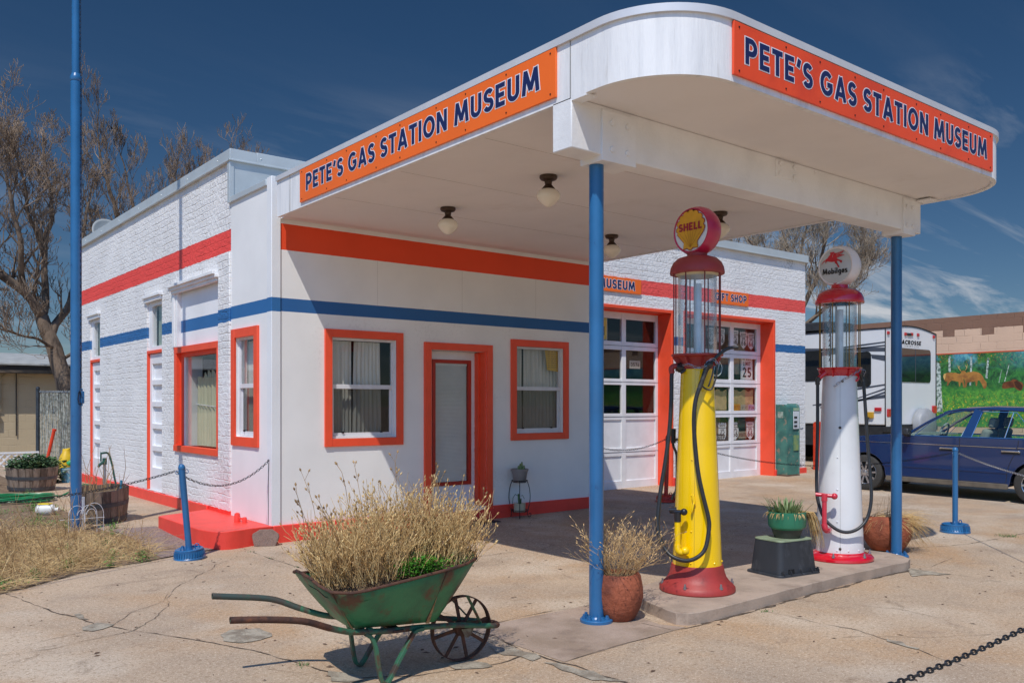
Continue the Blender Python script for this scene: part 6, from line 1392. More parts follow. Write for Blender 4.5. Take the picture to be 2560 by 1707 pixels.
# ------------------------------------------------------------------ trees
def tree(name, label, trunk, limbs, seed, r0, lv=4, n_child=(5,9), Lc=1.6, up=.18, twig_r=.006, tw=TWIG, dens=1.0, zmin=0):
    rd = random.Random(seed); t = thing(name, trunk[0][0], label, 'tree', 'bare trees'); o = Vector(trunk[0][0]); T = MB(); C = MB()
    def wig(P, k=3, amp=.06):
        S = smooth_path(P, k); return [p+noise.noise_vector(p*1.7)*amp if i else p for i, p in enumerate(S)]
    def child(p, d, L, r_, lv_):
        k = 5 if lv_ > 1 else 4; q = Vector(p); pts = [q.copy()]; d = Vector(d)
        for i in range(k):
            d = (d+Vector((rd.gauss(0,.17), rd.gauss(0,.17), rd.gauss(up*.6,.13)))).normalized(); q = q+d*L/k; pts.append(q.copy())
            if lv_ > 0 and i > 0 and rd.random() < .92*dens:
                for _ in range(rd.choice((1,1,2)) if lv_ > 1 else rd.choice((1,2,2))):
                    ax = Vector((rd.gauss(0,1), rd.gauss(0,1), rd.gauss(0,1))).cross(d).normalized(); dd = (d*math.cos(R(48))+ax*math.sin(R(rd.uniform(30,60)))+Vector((0,0,up))).normalized()
                    child(q, dd, L*rd.uniform(.42,.70), r_*(1-.13*i)*.58, lv_-1)
        sd = 5 if r_ > .03 else 4 if r_ > .012 else 3
        (T if r_ > .022 else C).tube([p_-o for p_ in pts], [max(r_*(1-.15*i), twig_r*.55) for i in range(len(pts))], sd, cap=False)
        if lv_ == 0 and rd.random() < .5:
            e = pts[-1]-o; C.tube([e, e+Vector((0,0,.02)), e+Vector((0,0,.045))], [.004,.012,.002], 3, cap=False)
    for P, (ra, rb) in [(trunk[0], trunk[1])]+[(l[0], l[1]) for l in limbs]:
        S = wig([Vector(p) for p in P], 4, .05 if P is trunk[0] else .09); n_ = len(S); rr_ = [ra+(rb-ra)*i/(n_-1) for i in range(n_)]
        T.tube([p-o for p in S], rr_, 9 if ra > .08 else 7)
        if P is trunk[0]: continue
        for i in range(2, n_):
            if rd.random() < .80*dens:
                for _ in range(rd.choice((1,2)) if ra < .09 else 1):
                    d = (S[i]-S[i-1]).normalized(); ax = Vector((rd.gauss(0,1), rd.gauss(0,1), rd.gauss(0,1))).cross(d).normalized()
                    dd = (d*.55+ax*rd.uniform(.5,1)+Vector((0,0,up*1.5))).normalized(); L = Lc*rd.uniform(.55,1.15)*(1-.35*i/n_)
                    child(S[i], dd, L, max(rr_[i]*.5, .016), lv)
    T.build('trunk', BARK, t, ang=60); C.build('crown', tw, t, ang=180); return len(C.f)
A = dict(
 t=([(1.19,15.06,-.05),(1.14,15.1,1.52),(1.01,15.2,2.32),(.79,15.37,3.12),(.61,15.52,3.73)], (.25,.16)),
 l=[([(.61,15.52,3.73),(.17,15.24,4.27),(-.38,15.03,4.68),(-.9,14.81,4.98),(-1.4,14.57,5.63)], (.14,.04)),
    ([(.61,15.52,3.73),(.73,15.81,4.47),(.76,16.04,5.32),(.98,16.25,6.62),(.9,16.57,7.73),(.85,16.6,8.7)], (.11,.014)),
    ([(.77,15.39,3.23),(1.15,15.47,3.91),(1.42,15.64,4.82),(1.64,15.98,5.83),(1.88,16.17,6.8),(2.0,16.29,7.6)], (.11,.014)),
    ([(.17,15.24,4.27),(.03,14.7,5.26),(-.19,14.62,6.36),(-.3,14.71,7.0),(-.26,14.68,7.4)], (.08,.012)),
    ([(.76,16.04,5.32),(.38,15.71,6.24),(.11,15.41,7.24),(-.07,15.42,8.2)], (.06,.012)),
    ([(-.38,15.03,4.68),(-.53,15.15,5.83),(-.68,15.27,6.99)], (.07,.014)), ([(.9,15.3,2.9),(.4,14.9,3.1),(-.2,14.6,3.2),(-.8,14.5,3.3)], (.045,.012)), ([(1.0,15.3,2.6),(1.5,15.1,3.0),(1.9,15.0,3.6)], (.05,.014))])
nA = tree('bare_tree', 'large bare tree with a leaning trunk beyond the garden at left', A['t'], A['l'], 3, .2, lv=3, Lc=1.2, twig_r=.009, up=.2, dens=.92)
B_ = dict(t=([(3.5,17.05,-.05),(3.46,17.08,2.78),(3.42,17.12,4.37)], (.24,.17)),
 l=[([(3.42,17.12,4.37),(3.06,17.4,5.97),(2.75,17.65,7.57),(2.48,17.87,8.7),(2.43,17.9,9.6)], (.10,.01)), ([(3.42,17.12,4.37),(3.65,17.57,6.06),(3.38,17.79,7.46),(3.11,18.01,8.86)], (.09,.01)),
    ([(3.42,17.12,4.37),(4.02,17.28,5.95),(4.29,17.06,7.1),(4.54,17.5,8.2)], (.09,.01)), ([(3.46,17.08,3.92),(4.47,16.91,5.6),(5.1,17.05,7.2),(5.29,16.9,8.4)], (.09,.01)),
    ([(3.46,17.08,3.92),(2.83,16.94,4.99),(2.18,16.83,6.02),(1.97,17.0,7.11)], (.07,.012)), ([(4.47,16.91,5.6),(5.5,16.65,6.87),(5.9,16.5,7.8),(6.1,16.4,8.4)], (.06,.01)), ([(4.02,17.28,5.95),(4.85,17.0,7.5),(5.52,16.72,8.3)], (.05,.01))])
nB = tree('bare_tree', 'dense bare tree whose crown shows above the station roof', B_['t'], B_['l'], 8, .2, lv=3, Lc=1.2, twig_r=.009, up=.34, dens=.94)
C_ = dict(t=([(22.49,8.26,-.05),(22.46,8.29,3.03),(22.44,8.3,4.54)], (.22,.16)),
 l=[([(22.44,8.3,4.54),(21.9,8.73,5.91),(21.26,9.24,7.01),(20.73,9.67,7.69)], (.11,.012)), ([(22.44,8.3,4.54),(22.82,8.63,5.98),(22.55,8.85,7.24),(22.5,8.9,7.8)], (.1,.012)), ([(22.44,8.3,4.54),(22.97,7.87,5.77),(23.19,7.7,6.87),(23.3,7.62,7.5)], (.1,.012)),
    ([(22.46,8.29,3.99),(23.19,7.7,4.81),(23.83,7.19,5.77),(24.16,6.9,6.6)], (.09,.012)), ([(23.19,7.7,4.81),(23.83,7.19,5.22),(24.3,6.8,5.9)], (.06,.012)), ([(22.44,8.3,4.54),(22.32,9.68,5.92),(21.22,10.56,6.77),(20.55,11.09,7.4)], (.1,.012)), ([(22.3,8.4,4.0),(21.6,9.6,4.9),(20.9,10.8,5.8),(20.0,11.9,6.8)], (.1,.012)), ([(22.44,8.3,4.2),(21.9,8.7,4.9),(21.0,9.6,5.6),(20.3,10.2,6.3)], (.07,.012)), ([(22.82,8.63,5.98),(23.1,8.42,7.24),(23.15,8.37,7.8)], (.06,.012))])
nC = tree('bare_tree', 'pale bare tree behind the right end of the station', C_['t'], C_['l'], 15, .2, lv=3, Lc=1.45, twig_r=.010, dens=1.25, tw=mat('pale_twig_bark', 'B8A994', .9, col2='8A7A68', vscale=2.5, vmin=.35, vmax=.65), up=.22)
print('twig faces', nA, nB, nC)

# ------------------------------------------------------------------ old green pump and orange drum by the garage corner
t = thing('old_gas_pump', (11.17, .93, .104), 'old boxy teal electric pump with rounded top, by the garage corner', 'gas pump', rz=R(0))
TEAL = mat('weathered_teal_paint', '477F74', .6, col2='36665F', vscale=4, bump=.2, bscale=60, dirt='8F8270', dscale=9, dmin=.57, dmax=.63)
def rprof(w, h, r, n=7):
    p = [(-w/2, 0), (w/2, 0)]
    for k in range(n+1): a = R(90*k/n); p.append((w/2-r+r*math.cos(a), h-r+r*math.sin(a)))
    for k in range(n+1): a = R(90+90*k/n); p.append((-w/2+r+r*math.cos(a), h-r+r*math.sin(a)))
    return p
b = MB(); b.prism(rprof(.42, 1.37, .07), (.19,.22,.03), (0,-1,0), (0,0,1), (-.40,0,0)); b.build('cabinet', TEAL, t, bevel=.02, seg=3)
b = MB(); b.prism(rprof(.44, 1.40, .09), (.20,.22,.02), (0,-1,0), (0,0,1), (-.035,0,0)); b.build('edge_band', mat('pale_teal_chipped', '5C8A80', .6, dirt='B5AFA0', dscale=18, dmin=.55, dmax=.66), t, bevel=.008)
b = MB(); b.box(-.22,.21,.0,.445,.0,.03); b.build('base', mat('rusty_pump_base', '6B5548', .8, var=.2, vscale=20), t, bevel=.006)
b = MB(); b.box(-.03,.17,-.012,.0,.92,1.27); b.build('dial_panel', mat('white_dial_panel', 'D5D8DA', .4, var=.05), t, bevel=.006)
for z in (1.15, 1.06, .98): b = MB(); b.box(-.01,.09,-.018,-.011,z-.02,z+.02); b.build('dial_window', BLACK, t)
b = MB(); b.box(-.02,.16,-.014,-.002,1.285,1.335); b.build('header_glass', mat('pale_green_glass', 'A9BE9C', .3), t)
b = MB(); b.box(-.01,.16,-.006,.001,.50,.80); b.build('lower_panel', mat('faded_lime_panel', '8BA060', .6, col2='5E8A72', vscale=8), t)
b = MB(); b.box(-.216,-.211,.10,.22,1.14,1.26); b.build('side_plate', mat('scraped_plate', '9FB3A6', .6, var=.2, vscale=20), t)
b = MB(); b.tube([(.19,-.02,.92),(.23,-.04,.92),(.235,-.04,.95)], .014, 8); b.build('nozzle_hook', STEEL, t)
t = thing('orange_drum', (12.95, 1.15, .12), 'narrow orange cabinet with a green diamond just right of the teal pump', 'cabinet')
b = MB(); b.prism(rprof(.34, 1.02, .05), (.12,.2,.0), (0,-1,0), (0,0,1), (-.30,0,0)); b.build('cabinet', mat('scuffed_orange_red', 'DD4526', .5, dirt='7A3A28', dscale=12, dmin=.6, dmax=.66), t, bevel=.012)
b = MB(); b.flat([(-.07,0),(0,-.09),(.07,0),(0,.09)], (.0,.028,.82), (1,0,0), (0,0,1)); b.build('green_diamond', mat('green_diamond', '1F7A4A', .5), t, smooth=False)
b = MB(); b.box(-.06,.07,.015,.03,.32,.50); b.build('lower_plate', mat('grey_plate_paint', '5F6A68', .5, var=.2, vscale=20), t)
t = thing('stacked_baskets', (13.6, 1.7, .12), 'stack of pale wicker pieces behind the orange cabinet', 'baskets')
for k in range(4): b = MB(); b.lathe([(.13,.0),(.17,.16),(.18,.17),(.16,.17),(.12,.02)], 18, (0,0,k*.18)); b.build('basket', mat('wicker', 'B7A98A', .9, var=.2, vscale=40) if k == 0 else bpy.data.materials['wicker'], t)

# ------------------------------------------------------------------ travel trailer
t = thing('travel_trailer', (14.68, .94, 0), 'white travel trailer with grey swooping stripes and dark tinted windows', 'travel trailer')
RVW = mat('white_fibreglass', 'E6E8E8', .3, var=.02, vscale=1.5, coat=.3); RVG = mat('grey_vinyl_stripe', '4E5560', .4, var=.06); RVD = mat('dark_underbelly', '2B2C2E', .7, var=.15); TINT = mat('dark_tinted_glass', '14181A', .06, spec=.7, coat=.6)
W_, L_ = 2.35, 8.2
prof = [(0, 1.05), (W_, 1.02), (W_, 3.17)]+[(W_*(1-k/10), 3.17+.13*math.sin(math.pi*min(1, k/10*1.0))*.9+.02*k/10) for k in range(1, 10)]+[(0, 3.20)]
b = MB(); b.prism(prof, (0,0,0), (1,0,0), (0,0,1), (0,L_,0)); b.build('body', RVW, t, bevel=.025, seg=3)
b = MB(); b.box(.03,W_-.03,.05,L_-.05,.55,1.03); b.build('underbelly', RVD, t)
b = MB(); b.box(-.02,W_+.02,-.02,.05,.66,.80) if False else b.box(.0,W_,-.04,.06,.90,1.02); b.build('rear_bumper', RVD, t)
b = MB(); b.tube([(p[0], -.006, p[1]+.004) for p in prof[2:]], .014, 6); b.tube([(-.004,0,3.2),(-.004,L_,3.2)], .016, 6); b.tube([(-.002,-.002,1.06),(-.002,-.002,3.2)], .013, 6); b.tube([(W_,-.002,1.04),(W_,-.002,3.17)], .013, 6); b.build('corner_trim', BLACK, t)
def rrect(x0, x1, z0, z1, r, n=5):
    p = []
    for cx, cz, a0 in ((x1-r, z0+r, -90), (x1-r, z1-r, 0), (x0+r, z1-r, 90), (x0+r, z0+r, 180)):
        for k in range(n+1): a = R(a0+90*k/n); p.append((cx+r*math.cos(a), cz+r*math.sin(a)))
    return p
b = MB(); b.prism(rrect(.62, 2.07, 2.02, 2.79, .09), (0,-.012,0), (1,0,0), (0,0,1), (0,.012,0)); w_ = b.build('rear_window', TINT, t)
b = MB(); b.box(1.33,1.345,-.016,-.010,2.03,2.78); b.build('window_divider', RVG, w_)
for y0, y1, z0, z1 in ((.33,1.1,1.91,2.70), (1.55,2.05,2.06,2.78), (3.2,4.6,1.95,2.75)):
    b = MB(); b.prism(rrect(y0, y1, z0, z1, .09), (-.012,0,0), (0,1,0), (0,0,1), (.012,0,0)); b.build('side_window', TINT, t)
def stripe(P): b = MB(); b.flat(P, (-.004,0,0), (0,1,0), (0,0,1)); b.build('side_stripe', RVG, t, smooth=False)
for P in ([(.0,1.965+.0),(.66,1.88),(.66,1.84),(.0,1.93)], [(.01,2.905),(.66,2.863),(1.6,2.80),(1.6,2.76),(.66,2.823),(.01,2.876)], [(.01,2.83),(.9,2.79),(2.6,2.88),(2.6,2.80),(.9,2.75),(.01,2.80)], [(.01,2.77),(.66,2.804),(2.4,2.7),(2.4,2.6),(.66,2.715),(.01,2.684)], [(.01,2.597),(.33,2.631),(.31,2.542),(.01,2.472)],
          [(.0,1.875),(.66,1.658),(1.8,1.5),(1.8,1.48),(.66,1.638),(.0,1.837)], [(.0,1.80),(.5,1.64),(1.6,1.45),(1.6,1.42),(.5,1.60),(.0,1.76)], [(.0,1.731),(.66,1.619),(1.7,1.52),(1.7,1.46),(.68,1.583),(.45,1.608),(.0,1.654)]): stripe(P)
lettering(t, 'LACROSSE', (.62, -.0, 2.88), (1,0,0), (.18,0,1), (0,-1,0), .99, .095, INK, w=.25, lift=.004)
lettering(t, 'LUXURY LITE', (.82, -.0, 2.825), (1,0,0), (0,0,1), (0,-1,0), .68, .032, INK, w=.10, gap=.3, lift=.004)
RL = mat('red_marker_lens', 'C2222A', .2, coat=.6)
for x, z in ((.11,3.10),(.88,3.11),(1.17,3.12),(1.46,3.12),(2.22,3.11)): b = MB(); b.box(x-.045,x+.045,-.03,.0,z-.035,z+.035); b.build('marker_light', RL, t, bevel=.01)
for x, z in ((.16,1.32),(2.24,1.39)): b = MB(); b.box(x-.10,x+.10,-.035,.0,z-.09,z+.09); b.build('tail_light', RL, t, bevel=.015)
b = MB(); b.box(.96,1.13,-.03,.0,3.08,3.14); b.build('camera_bracket', BLACK, t, bevel=.008)
b = MB(); b.box(-.035,.0,.08,.24,1.36,1.44); b.build('side_marker', RL, t, bevel=.008)
b = MB(); b.box(-.05,.0,.26,.42,1.20,1.34); b.build('power_inlet', mat('yellow_inlet', 'C99A2A', .5), t, bevel=.01)
b = MB(); b.tube(smooth_path([(-.05,.36,1.22),(-.09,.38,1.1),(-.08,.37,.85),(-.06,.36,.6)], 4), .018, 8); b.build('power_cord', BLACK, t)
b = MB(); b.box(.02,.16,-.035,-.01,1.02,1.22); b.build('licence_plate', SIGNW, t)
b = MB(); b.lathe([(.0,-.22),(.36,-.20),(.40,-.15),(.40,-.02),(.36,.0),(.0,.0)], 30, (1.55,-.02,1.02), ax='y'); b.build('spare_wheel_cover', mat('grey_vinyl_cover', '9A9C9E', .5, var=.05), t, ang=50)
b = MB(); b.box(.4,1.5,1.6,2.9,3.30,3.50); b.build('roof_unit', RVD, t, bevel=.04)
for y in (3.4, 4.3):
    for x in (.12, W_-.12): b = MB(); b.lathe([(.20,-.11),(.36,-.10),(.37,-.05),(.37,.05),(.36,.10),(.20,.11)], 26, (x, y, .37+.1), ax='x'); b.build('wheel', BLACK, t)

# ------------------------------------------------------------------ block building with mural
t = thing('mural_building', (20.7, -14, 0), 'pink block building with brown crenellated top band and a wildlife mural', 'building')
M_PINK = wall_mat('pink_painted_block', [(3.56, 9, '8C6A56')], True, base='E0BDA0', ww=.42, hh=.2, bumpd=.012, rg=.004)
b = MB(); b.box(0, 9, 0, 20.2, 0, 3.92); b.build('block_wall', M_PINK, t)
BRN = mat('brown_band_paint', '8C6A56', .8, var=.08, vscale=4, bump=.3, bscale=40)
for k in range(14):
    y = 14+2.337-k*1.035; b = MB(); b.box(-.004, .0, y-.16, y+.16, 3.385, 3.56+.006); b.build('painted_merlon', BRN, t)
def mural_mat():
    m = bpy.data.materials.new('mural_paint'); m.use_nodes = True; nt_ = m.node_tree; bs = nt_.nodes['Principled BSDF']; tc_ = nt_.nodes.new('ShaderNodeTexCoord')
    sp = nt_.nodes.new('ShaderNodeSeparateXYZ'); nt_.links.new(tc_.outputs['Object'], sp.inputs[0])
    def ns(sc, det=6, rg=.7, di=0.):
        n = nt_.nodes.new('ShaderNodeTexNoise'); n.inputs['Scale'].default_value = sc; n.inputs['Detail'].default_value = det; n.inputs['Roughness'].default_value = rg; n.inputs['Distortion'].default_value = di; nt_.links.new(tc_.outputs['Object'], n.inputs['Vector']); return n.outputs[0]
    def mr(i, a, c, lo=0, hi=1):
        n = nt_.nodes.new('ShaderNodeMapRange'); n.inputs[1].default_value = a; n.inputs[2].default_value = c; n.inputs[3].default_value = lo; n.inputs[4].default_value = hi; nt_.links.new(i, n.inputs[0]); return n.outputs[0]
    def mul(a, c): n = nt_.nodes.new('ShaderNodeMath'); n.operation = 'MULTIPLY'; nt_.links.new(a, n.inputs[0]); nt_.links.new(c, n.inputs[1]); return n.outputs[0]
    def mix(f, a, c):
        n = nt_.nodes.new('ShaderNodeMix'); n.data_type = 'RGBA'; nt_.links.new(f, n.inputs['Factor'])
        for k, x in (('A', a), ('B', c)):
            if isinstance(x, str): n.inputs[k].default_value = srgb(x)
            else: nt_.links.new(x, n.inputs[k])
        return n.outputs['Result']
    z = sp.outputs[2]; y = sp.outputs[1]
    forest = mix(mr(ns(5, 7, .7, 1.), .40, .62), '1E4A2C', '3F8A3C'); forest = mix(mr(ns(11, 6, .75), .56, .62), forest, '173526'); forest = mix(mul(mr(ns(22, 3, .8), .58, .62), mr(z, 2.5, 2.75)), forest, 'D08A2A')
    skyc = mix(mr(ns(6, 6, .7, 1.), .42, .6), '2E7F9A', '6FB3B8'); top = mix(mul(mr(ns(1.6, 4, .6), .46, .56), mr(z, 2.45, 2.8)), forest, skyc)
    right = mr(y, 14+1.2, 14-.3); top = mix(mul(right, mr(z, 2.35, 2.75)), top, skyc)
    mead = mix(mr(ns(8, 7, .75, .5), .42, .6), '2F7A34', '62A83C'); mead = mix(mul(mr(ns(13, 5, .8), .55, .60), mr(z, 1.9, 1.5)), mead, 'E0C234'); mead = mix(mul(mr(ns(18, 4, .8), .62, .66), mr(z, 2.0, 1.6)), mead, '2A4E9A')
    mead = mix(mr(ns(9, 6, .8), .58, .66), mead, '1C4A26')
    c = mix(mr(z, 2.06, 1.86), top, mead); nt_.links.new(c, bs.inputs['Base Color']); bs.inputs['Roughness'].default_value = .6; return m
b = MB(); b.box(-.006, .0, -1, 16.68, .9, 2.905); mu_ = b.build('mural', mural_mat(), t)
b = MB(); b.box(-.010, -.0065, -1, 16.69, 2.895, 2.925); b.build('orange_border', mat('border_orange', 'D8572E', .6), mu_)
DEER = mat('painted_tan_coat', 'B8823C', .6, col2='8A5A2E', vscale=4); BIS = mat('painted_brown_coat', '7E4A24', .6, col2='5A3018', vscale=5); PWH = mat('painted_birch_white', 'C9D6CC', .6, col2='5E7468', vscale=16, vmin=.45, vmax=.6); RMP = mat('painted_cream_rump', 'E0B86A', .6)
def mp_(name, P, m_, lift): b = MB(); b.flat([(a, z) for a, z in P], (-.006-lift, 14, 0), (0,1,0), (0,0,1)); b.build(name, m_, mu_, smooth=False)
mp_('painted_birch', [(2.344,2.847),(2.292,2.845),(2.278,2.412),(2.34,2.414)], PWH, .001); mp_('painted_birch', [(1.751,2.821),(1.699,2.819),(1.728,2.019),(1.774,2.02)], PWH, .001); mp_('painted_birch', [(1.313,2.756),(1.264,2.754),(1.313,2.198),(1.362,2.222)], PWH, .001)
mp_('painted_birch', [(.779,2.551),(.764,2.55),(.865,2.119),(.887,2.119)], PWH, .001); mp_('painted_birch', [(.962,2.419),(.949,2.414),(1.01,2.087),(1.027,2.092)], PWH, .001); mp_('painted_birch', [(2.68,2.716),(2.571,2.639),(2.499,1.307),(2.656,1.306)], PWH, .001)
mp_('painted_elk', [(1.9,2.354),(1.831,2.387),(1.672,2.406),(1.558,2.379),(1.491,2.342),(1.435,2.271),(1.39,2.176),(1.335,2.105),(1.33,2.0),(1.368,1.931),(1.413,1.944),(1.446,2.037),(1.513,2.156),(1.558,2.157),(1.581,2.016),(1.608,2.005),(1.626,2.135),(1.763,2.114),(1.831,2.115),(1.866,1.974),(1.896,1.974),(1.9,2.14),(1.923,2.236)], DEER, .002)
mp_('painted_elk', [(2.487,2.285),(2.463,2.357),(2.368,2.391),(2.156,2.385),(2.039,2.346),(1.993,2.38),(2.004,2.416),(1.946,2.438),(1.9,2.425),(1.866,2.388),(1.877,2.329),(1.9,2.259),(1.935,2.189),(1.923,2.117),(1.9,1.974),(1.935,1.963),(1.965,2.106),(2.004,2.119),(2.028,2.0),(2.051,2.001),(2.067,2.132),(2.179,2.158),(2.25,2.172),(2.309,2.125),(2.356,2.03),(2.387,2.035),(2.368,2.138),(2.428,2.151),(2.463,2.212)], DEER, .003)
mp_('painted_rump', [(2.487,2.285),(2.463,2.357),(2.411,2.375),(2.428,2.248),(2.451,2.188)], RMP, .004)
mp_('painted_bison', [(.945,1.994),(.908,2.085),(.811,2.118),(.726,2.127),(.673,2.172),(.599,2.163),(.535,2.112),(.451,2.087),(.414,2.019),(.431,1.929),(.493,1.862),(.556,1.886),(.641,1.955),(.747,1.945),(.876,1.924),(.936,1.941)], BIS, .002)
mp_('painted_bison', [(.65,2.10),(.58,2.13),(.50,2.08),(.44,1.99),(.47,1.88),(.53,1.90),(.60,1.97)], mat('painted_dark_mane', '4A2814', .6), .003)
for P in ([(2.004,2.428),(2.062,2.501),(2.086,2.585)], [(2.058,2.496),(2.028,2.567)], [(1.889,2.436),(1.843,2.506),(1.831,2.612)], [(1.847,2.506),(1.882,2.578)]):
    b = MB(); b.tube([(-.011, 14+a, z) for a, z in P], .006, 4); b.build('painted_antler', RMP, mu_)

# ------------------------------------------------------------------ dark blue sedan
t = thing('parked_car', (10.074, -1.157, .052), 'dark blue four-door sedan parked beyond the blue stanchion', 'car', rot=(0, R(1.2), math.atan2(-.993, .119)))
NAVC = mat('dark_blue_car_paint', '142E5A', .18, var=.03, vscale=2, coat=1., spec=.6); TYRE = mat('tyre_rubber', '3A3835', .8, var=.1, vscale=20); RIM_ = mat('machined_alloy', 'C9CACC', .25, metal=.85); CHR = mat('chrome_strip', 'D8DADC', .12, metal=1.); INTG = mat('grey_cloth_interior', '8E9188', .9, var=.05); CLAD = mat('dusty_sill', '6A6154', .8, var=.15, vscale=6); CGL = glass('car_glass', (.80, .88, .84, 1))
WB2 = 2.57
def arch(cx, r, n=12): return [(cx+r*math.cos(R(a)), .30+r*math.sin(R(a))) for a in [180-180*k/n for k in range(n+1)]]
P = [(-.66,.27),(-.73,.36),(-.76,.52),(-.74,.66),(-.69,.77),(-.5,.855),(-.2,.905),(.2,.95),(.55,.985),(.78,.965),(1.5,.968),(2.4,.978),(3.05,.99),(3.5,1.0),(3.78,.97),(3.86,.86),(3.88,.6),(3.85,.36),(3.78,.27),(2.92,.25)]
low = [(p[0], p[1]) for p in arch(WB2, .345)][::-1]+[(2.2,.235),(.36,.235)]+[(p[0], p[1]) for p in arch(0, .345)][::-1]+[(-.36,.26)]
b = MB(); prof = P+low
def shell(y0, y1): 
    m = MB(); m.prism(prof, (0,y0,0), (1,0,0), (0,0,1), (0,y1-y0,0)); return m
shell(0.0, 1.74).build('body', NAVC, t, bevel=.05, seg=4)
b = MB(); b.box(-.6,3.75,.25,1.5,.30,.80); b.build('floor_block', RVD, t)
b = MB(); b.box(.36,2.2,-.004,.03,.20,.285); b.build('sill', CLAD, t, bevel=.01)
b = MB(); b.box(-.30,.44,-.006,.004,.825,.835); b.box(.455,1.49,-.006,.004,.828,.838); b.box(1.505,2.30,-.006,.004,.832,.842); b.box(2.32,3.6,-.006,.004,.836,.846); b.build('pinstripe', CHR, t)
b = MB()
for s_, z0, z1 in ((.447,.30,.955),(1.497,.29,.965)): b.box(s_-.004, s_+.004, -.0025, .001, z0, z1)
b.tube(smooth_path([(2.33,-.001,.955),(2.31,-.001,.80),(2.24,-.001,.66),(2.19,-.001,.5),(2.17,-.001,.30)], 4), .004, 4); b.box(.447,2.17,-.002,.001,.288,.293); b.build('door_gaps', BLACK, t)
b = MB(); b.box(.45,2.18,-.008,.004,.44,.475); b.box(.30,.44,-.006,.004,.44,.47); b.build('side_moulding', NAVC, t, bevel=.004)
for s_ in (1.335, 2.23):
    b = MB(); b.box(s_-.125, s_+.125, -.028, -.018, .775, .80); b.box(s_-.13, s_-.10, -.022, .0, .77, .80); b.box(s_+.10, s_+.13, -.022, .0, .77, .80); b.build('door_handle', CHR, t, bevel=.006)
    b = MB(); b.box(s_-.13, s_+.13, -.003, .002, .745, .80); b.build('handle_recess', BLACK, t)
# greenhouse
GH = [(.70,.97),(1.30,1.385),(1.45,1.425),(1.9,1.452),(2.3,1.440),(2.62,1.40),(3.16,.995)]
b = MB(); st_ = [(1.26,1.362),(1.36,1.40),(1.5,1.432),(1.9,1.455),(2.3,1.445),(2.55,1.415),(2.66,1.38)]
for s_, z in st_:
    for k in range(13): y = .20+(1.74-.40)*k/12; b.v.append((s_, y, z-.055*abs((k-6)/6)**3))
for i in range(len(st_)-1):
    for k in range(12): b.f.append((i*13+k, i*13+k+1, (i+1)*13+k+1, (i+1)*13+k))
o = b.build('roof', NAVC, t, ang=180); so = o.modifiers.new('s', 'SOLIDIFY'); so.thickness = .02
for sg in (0, 1):
    f = (lambda y: y) if not sg else (lambda y: 1.74-y); b = MB()
    b.tube([(.66,f(.06),.965),(.98,f(.12),1.19),(1.26,f(.20),1.365),(1.42,f(.215),1.40)], [.026,.022,.02,.02], 6)
    b.tube([(1.42,f(.215),1.405),(1.9,f(.215),1.425),(2.35,f(.22),1.41),(2.62,f(.23),1.375)], .020, 6)
    b.obox((1.575,f(.055),.96),(1.72,f(.20),1.40), .13, .02, (0,1,0)); b.obox((2.55,f(.07),.97),(2.52,f(.21),1.39), .20, .02, (0,1,0)); b.obox((2.66,f(.21),1.39),(3.14,f(.12),.99), .09, .03, (0,1,0)); b.build('pillar_frame', NAVC, t)
    b = MB(); b.tube([(2.123,f(.05),.97),(2.205,f(.195),1.37)], .008, 6); b.tube([(.80,f(.035),.968),(1.5,f(.035),.975),(2.45,f(.04),.985)], .007, 5)
    b.tube([(.80,f(.035),.97),(1.0,f(.10),1.17),(1.27,f(.19),1.345),(1.45,f(.2),1.375),(1.675,f(.195),1.382),(1.50,f(.045),.975)], .006, 5); b.tube([(1.655,f(.045),.975),(1.765,f(.195),1.382),(2.25,f(.2),1.375),(2.42,f(.12),1.17),(2.44,f(.045),.985)], .006, 5); b.build('window_chrome', CHR, t)
    for Q_ in ([(.82,.045,.97),(1.49,.045,.972),(1.665,.19,1.375),(1.46,.195,1.37),(1.27,.18,1.34),(1.02,.10,1.17)], [(1.66,.045,.972),(2.12,.045,.972),(2.20,.19,1.365),(1.77,.19,1.375)], [(2.13,.045,.975),(2.43,.05,.985),(2.41,.12,1.17),(2.27,.19,1.355),(2.21,.19,1.365)]):
        b = MB(); b.add([(a, f(c), z) for a, c, z in Q_], [tuple(range(len(Q_)))]); b.build('side_glass', CGL, t, smooth=False)
b = MB(); b.add([(.68,.12,.975),(.68,1.62,.975),(1.27,1.50,1.36),(1.27,.24,1.36)], [(0,1,2,3)]); b.build('windscreen', CGL, t, smooth=False)
b = MB(); b.add([(3.14,.14,.995),(3.14,1.60,.995),(2.66,1.50,1.38),(2.66,.24,1.38)], [(3,2,1,0)]); b.build('rear_glass', CGL, t, smooth=False)
for s_, y in ((1.72,.46),(1.72,1.26),(2.5,.46),(2.5,1.26)):
    b = MB(); b.obox((s_-.05,y,.62),(s_+.10,y,1.10), .50, .13, (1,0,0)); b.build('seat', INTG, t, bevel=.05, seg=3)
    b = MB(); b.obox((s_+.12,y,1.12),(s_+.15,y,1.28), .26, .09, (1,0,0)); b.build('headrest', INTG, t, bevel=.035, seg=3)
b = MB(); b.box(.62,1.0,.15,1.6,.80,.985); b.build('dashboard', mat('grey_green_dash', '7C8A80', .7), t, bevel=.04)
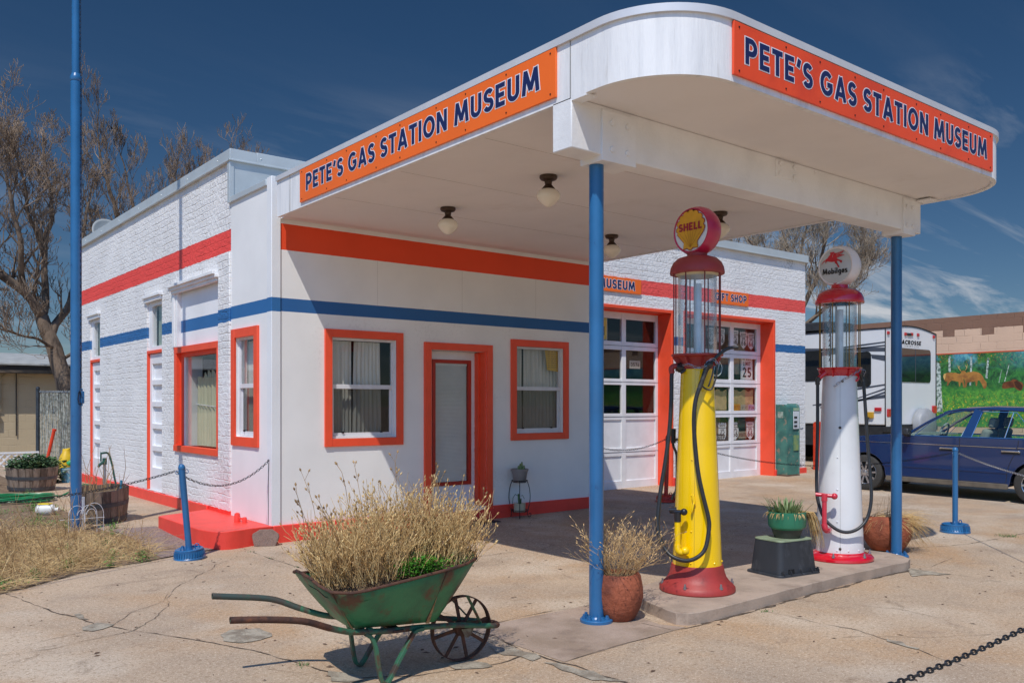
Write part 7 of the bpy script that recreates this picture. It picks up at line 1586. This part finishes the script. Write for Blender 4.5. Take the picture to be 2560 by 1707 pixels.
b = MB(); b.tube([(1.10+.06*math.sin(R(a)), .46+.18*math.cos(R(a)), 1.0+.165*math.sin(R(a))) for a in range(0, 360, 18)], .016, 8, closed=True); b.tube([(1.0,.46,.95),(1.09,.46,1.0)], .025, 8); b.obox((1.07,.30,.98),(1.07,.62,.98), .05, .02); b.build('steering_wheel', mat('grey_wheel', 'A3A8A2', .6), t)
b = MB(); b.obox((.72,-.02,1.0),(.72,-.17,1.03), .10, .12, (0,0,1)); b.build('door_mirror', BLACK, t, bevel=.025, seg=3)
for s_ in (0, WB2):
    for y, sg in ((.10, 1), (1.64, -1)):
        wt = MB(); wt.lathe([(.19,-.10),(.27,-.105),(.295,-.09),(.302,-.05),(.302,.05),(.295,.09),(.27,.105),(.19,.10)], 40, (s_, y, .30), ax='y', cap=False)
        wo = wt.build('wheel', TYRE, t, ang=45); b = MB(); yy = y-.085*sg
        b.lathe([(.198,-.02),(.205,-.01),(.198,.0),(.185,.01),(.18,.10)], 36, (s_, yy, .30), ax='y', cap=False) if sg > 0 else None
        for k in range(10):
            a = R(36*k+5); p0 = Vector((s_+.035*math.cos(a), yy, .30+.035*math.sin(a))); p1 = Vector((s_+.195*math.cos(a), yy-.005, .30+.195*math.sin(a)))
            b.obox(p0, p1, .030, .02, (0,1,0))
        b.lathe([(.045,-.012),(.04,-.02),(.0,-.022)], 18, (s_, yy, .30), ax='y', cap=False); b.build('rim', RIM_, wo, ang=30)
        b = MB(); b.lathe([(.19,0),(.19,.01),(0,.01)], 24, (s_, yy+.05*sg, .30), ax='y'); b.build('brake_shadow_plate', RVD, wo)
b = MB(); b.box(-.755,-.71,.18,.50,.60,.74); b.build('headlight', LENS, t, bevel=.02); b = MB(); b.box(-.755,-.71,1.24,1.56,.60,.74); b.build('headlight', LENS, t, bevel=.02); b = MB(); b.box(-.77,-.72,.56,1.18,.58,.72); b.build('grille', CHR, t, bevel=.01)
for y in (.12, 1.28): b = MB(); b.box(3.83,3.90,y,y+.34,.70,.88); b.build('tail_light', RL, t, bevel=.02)
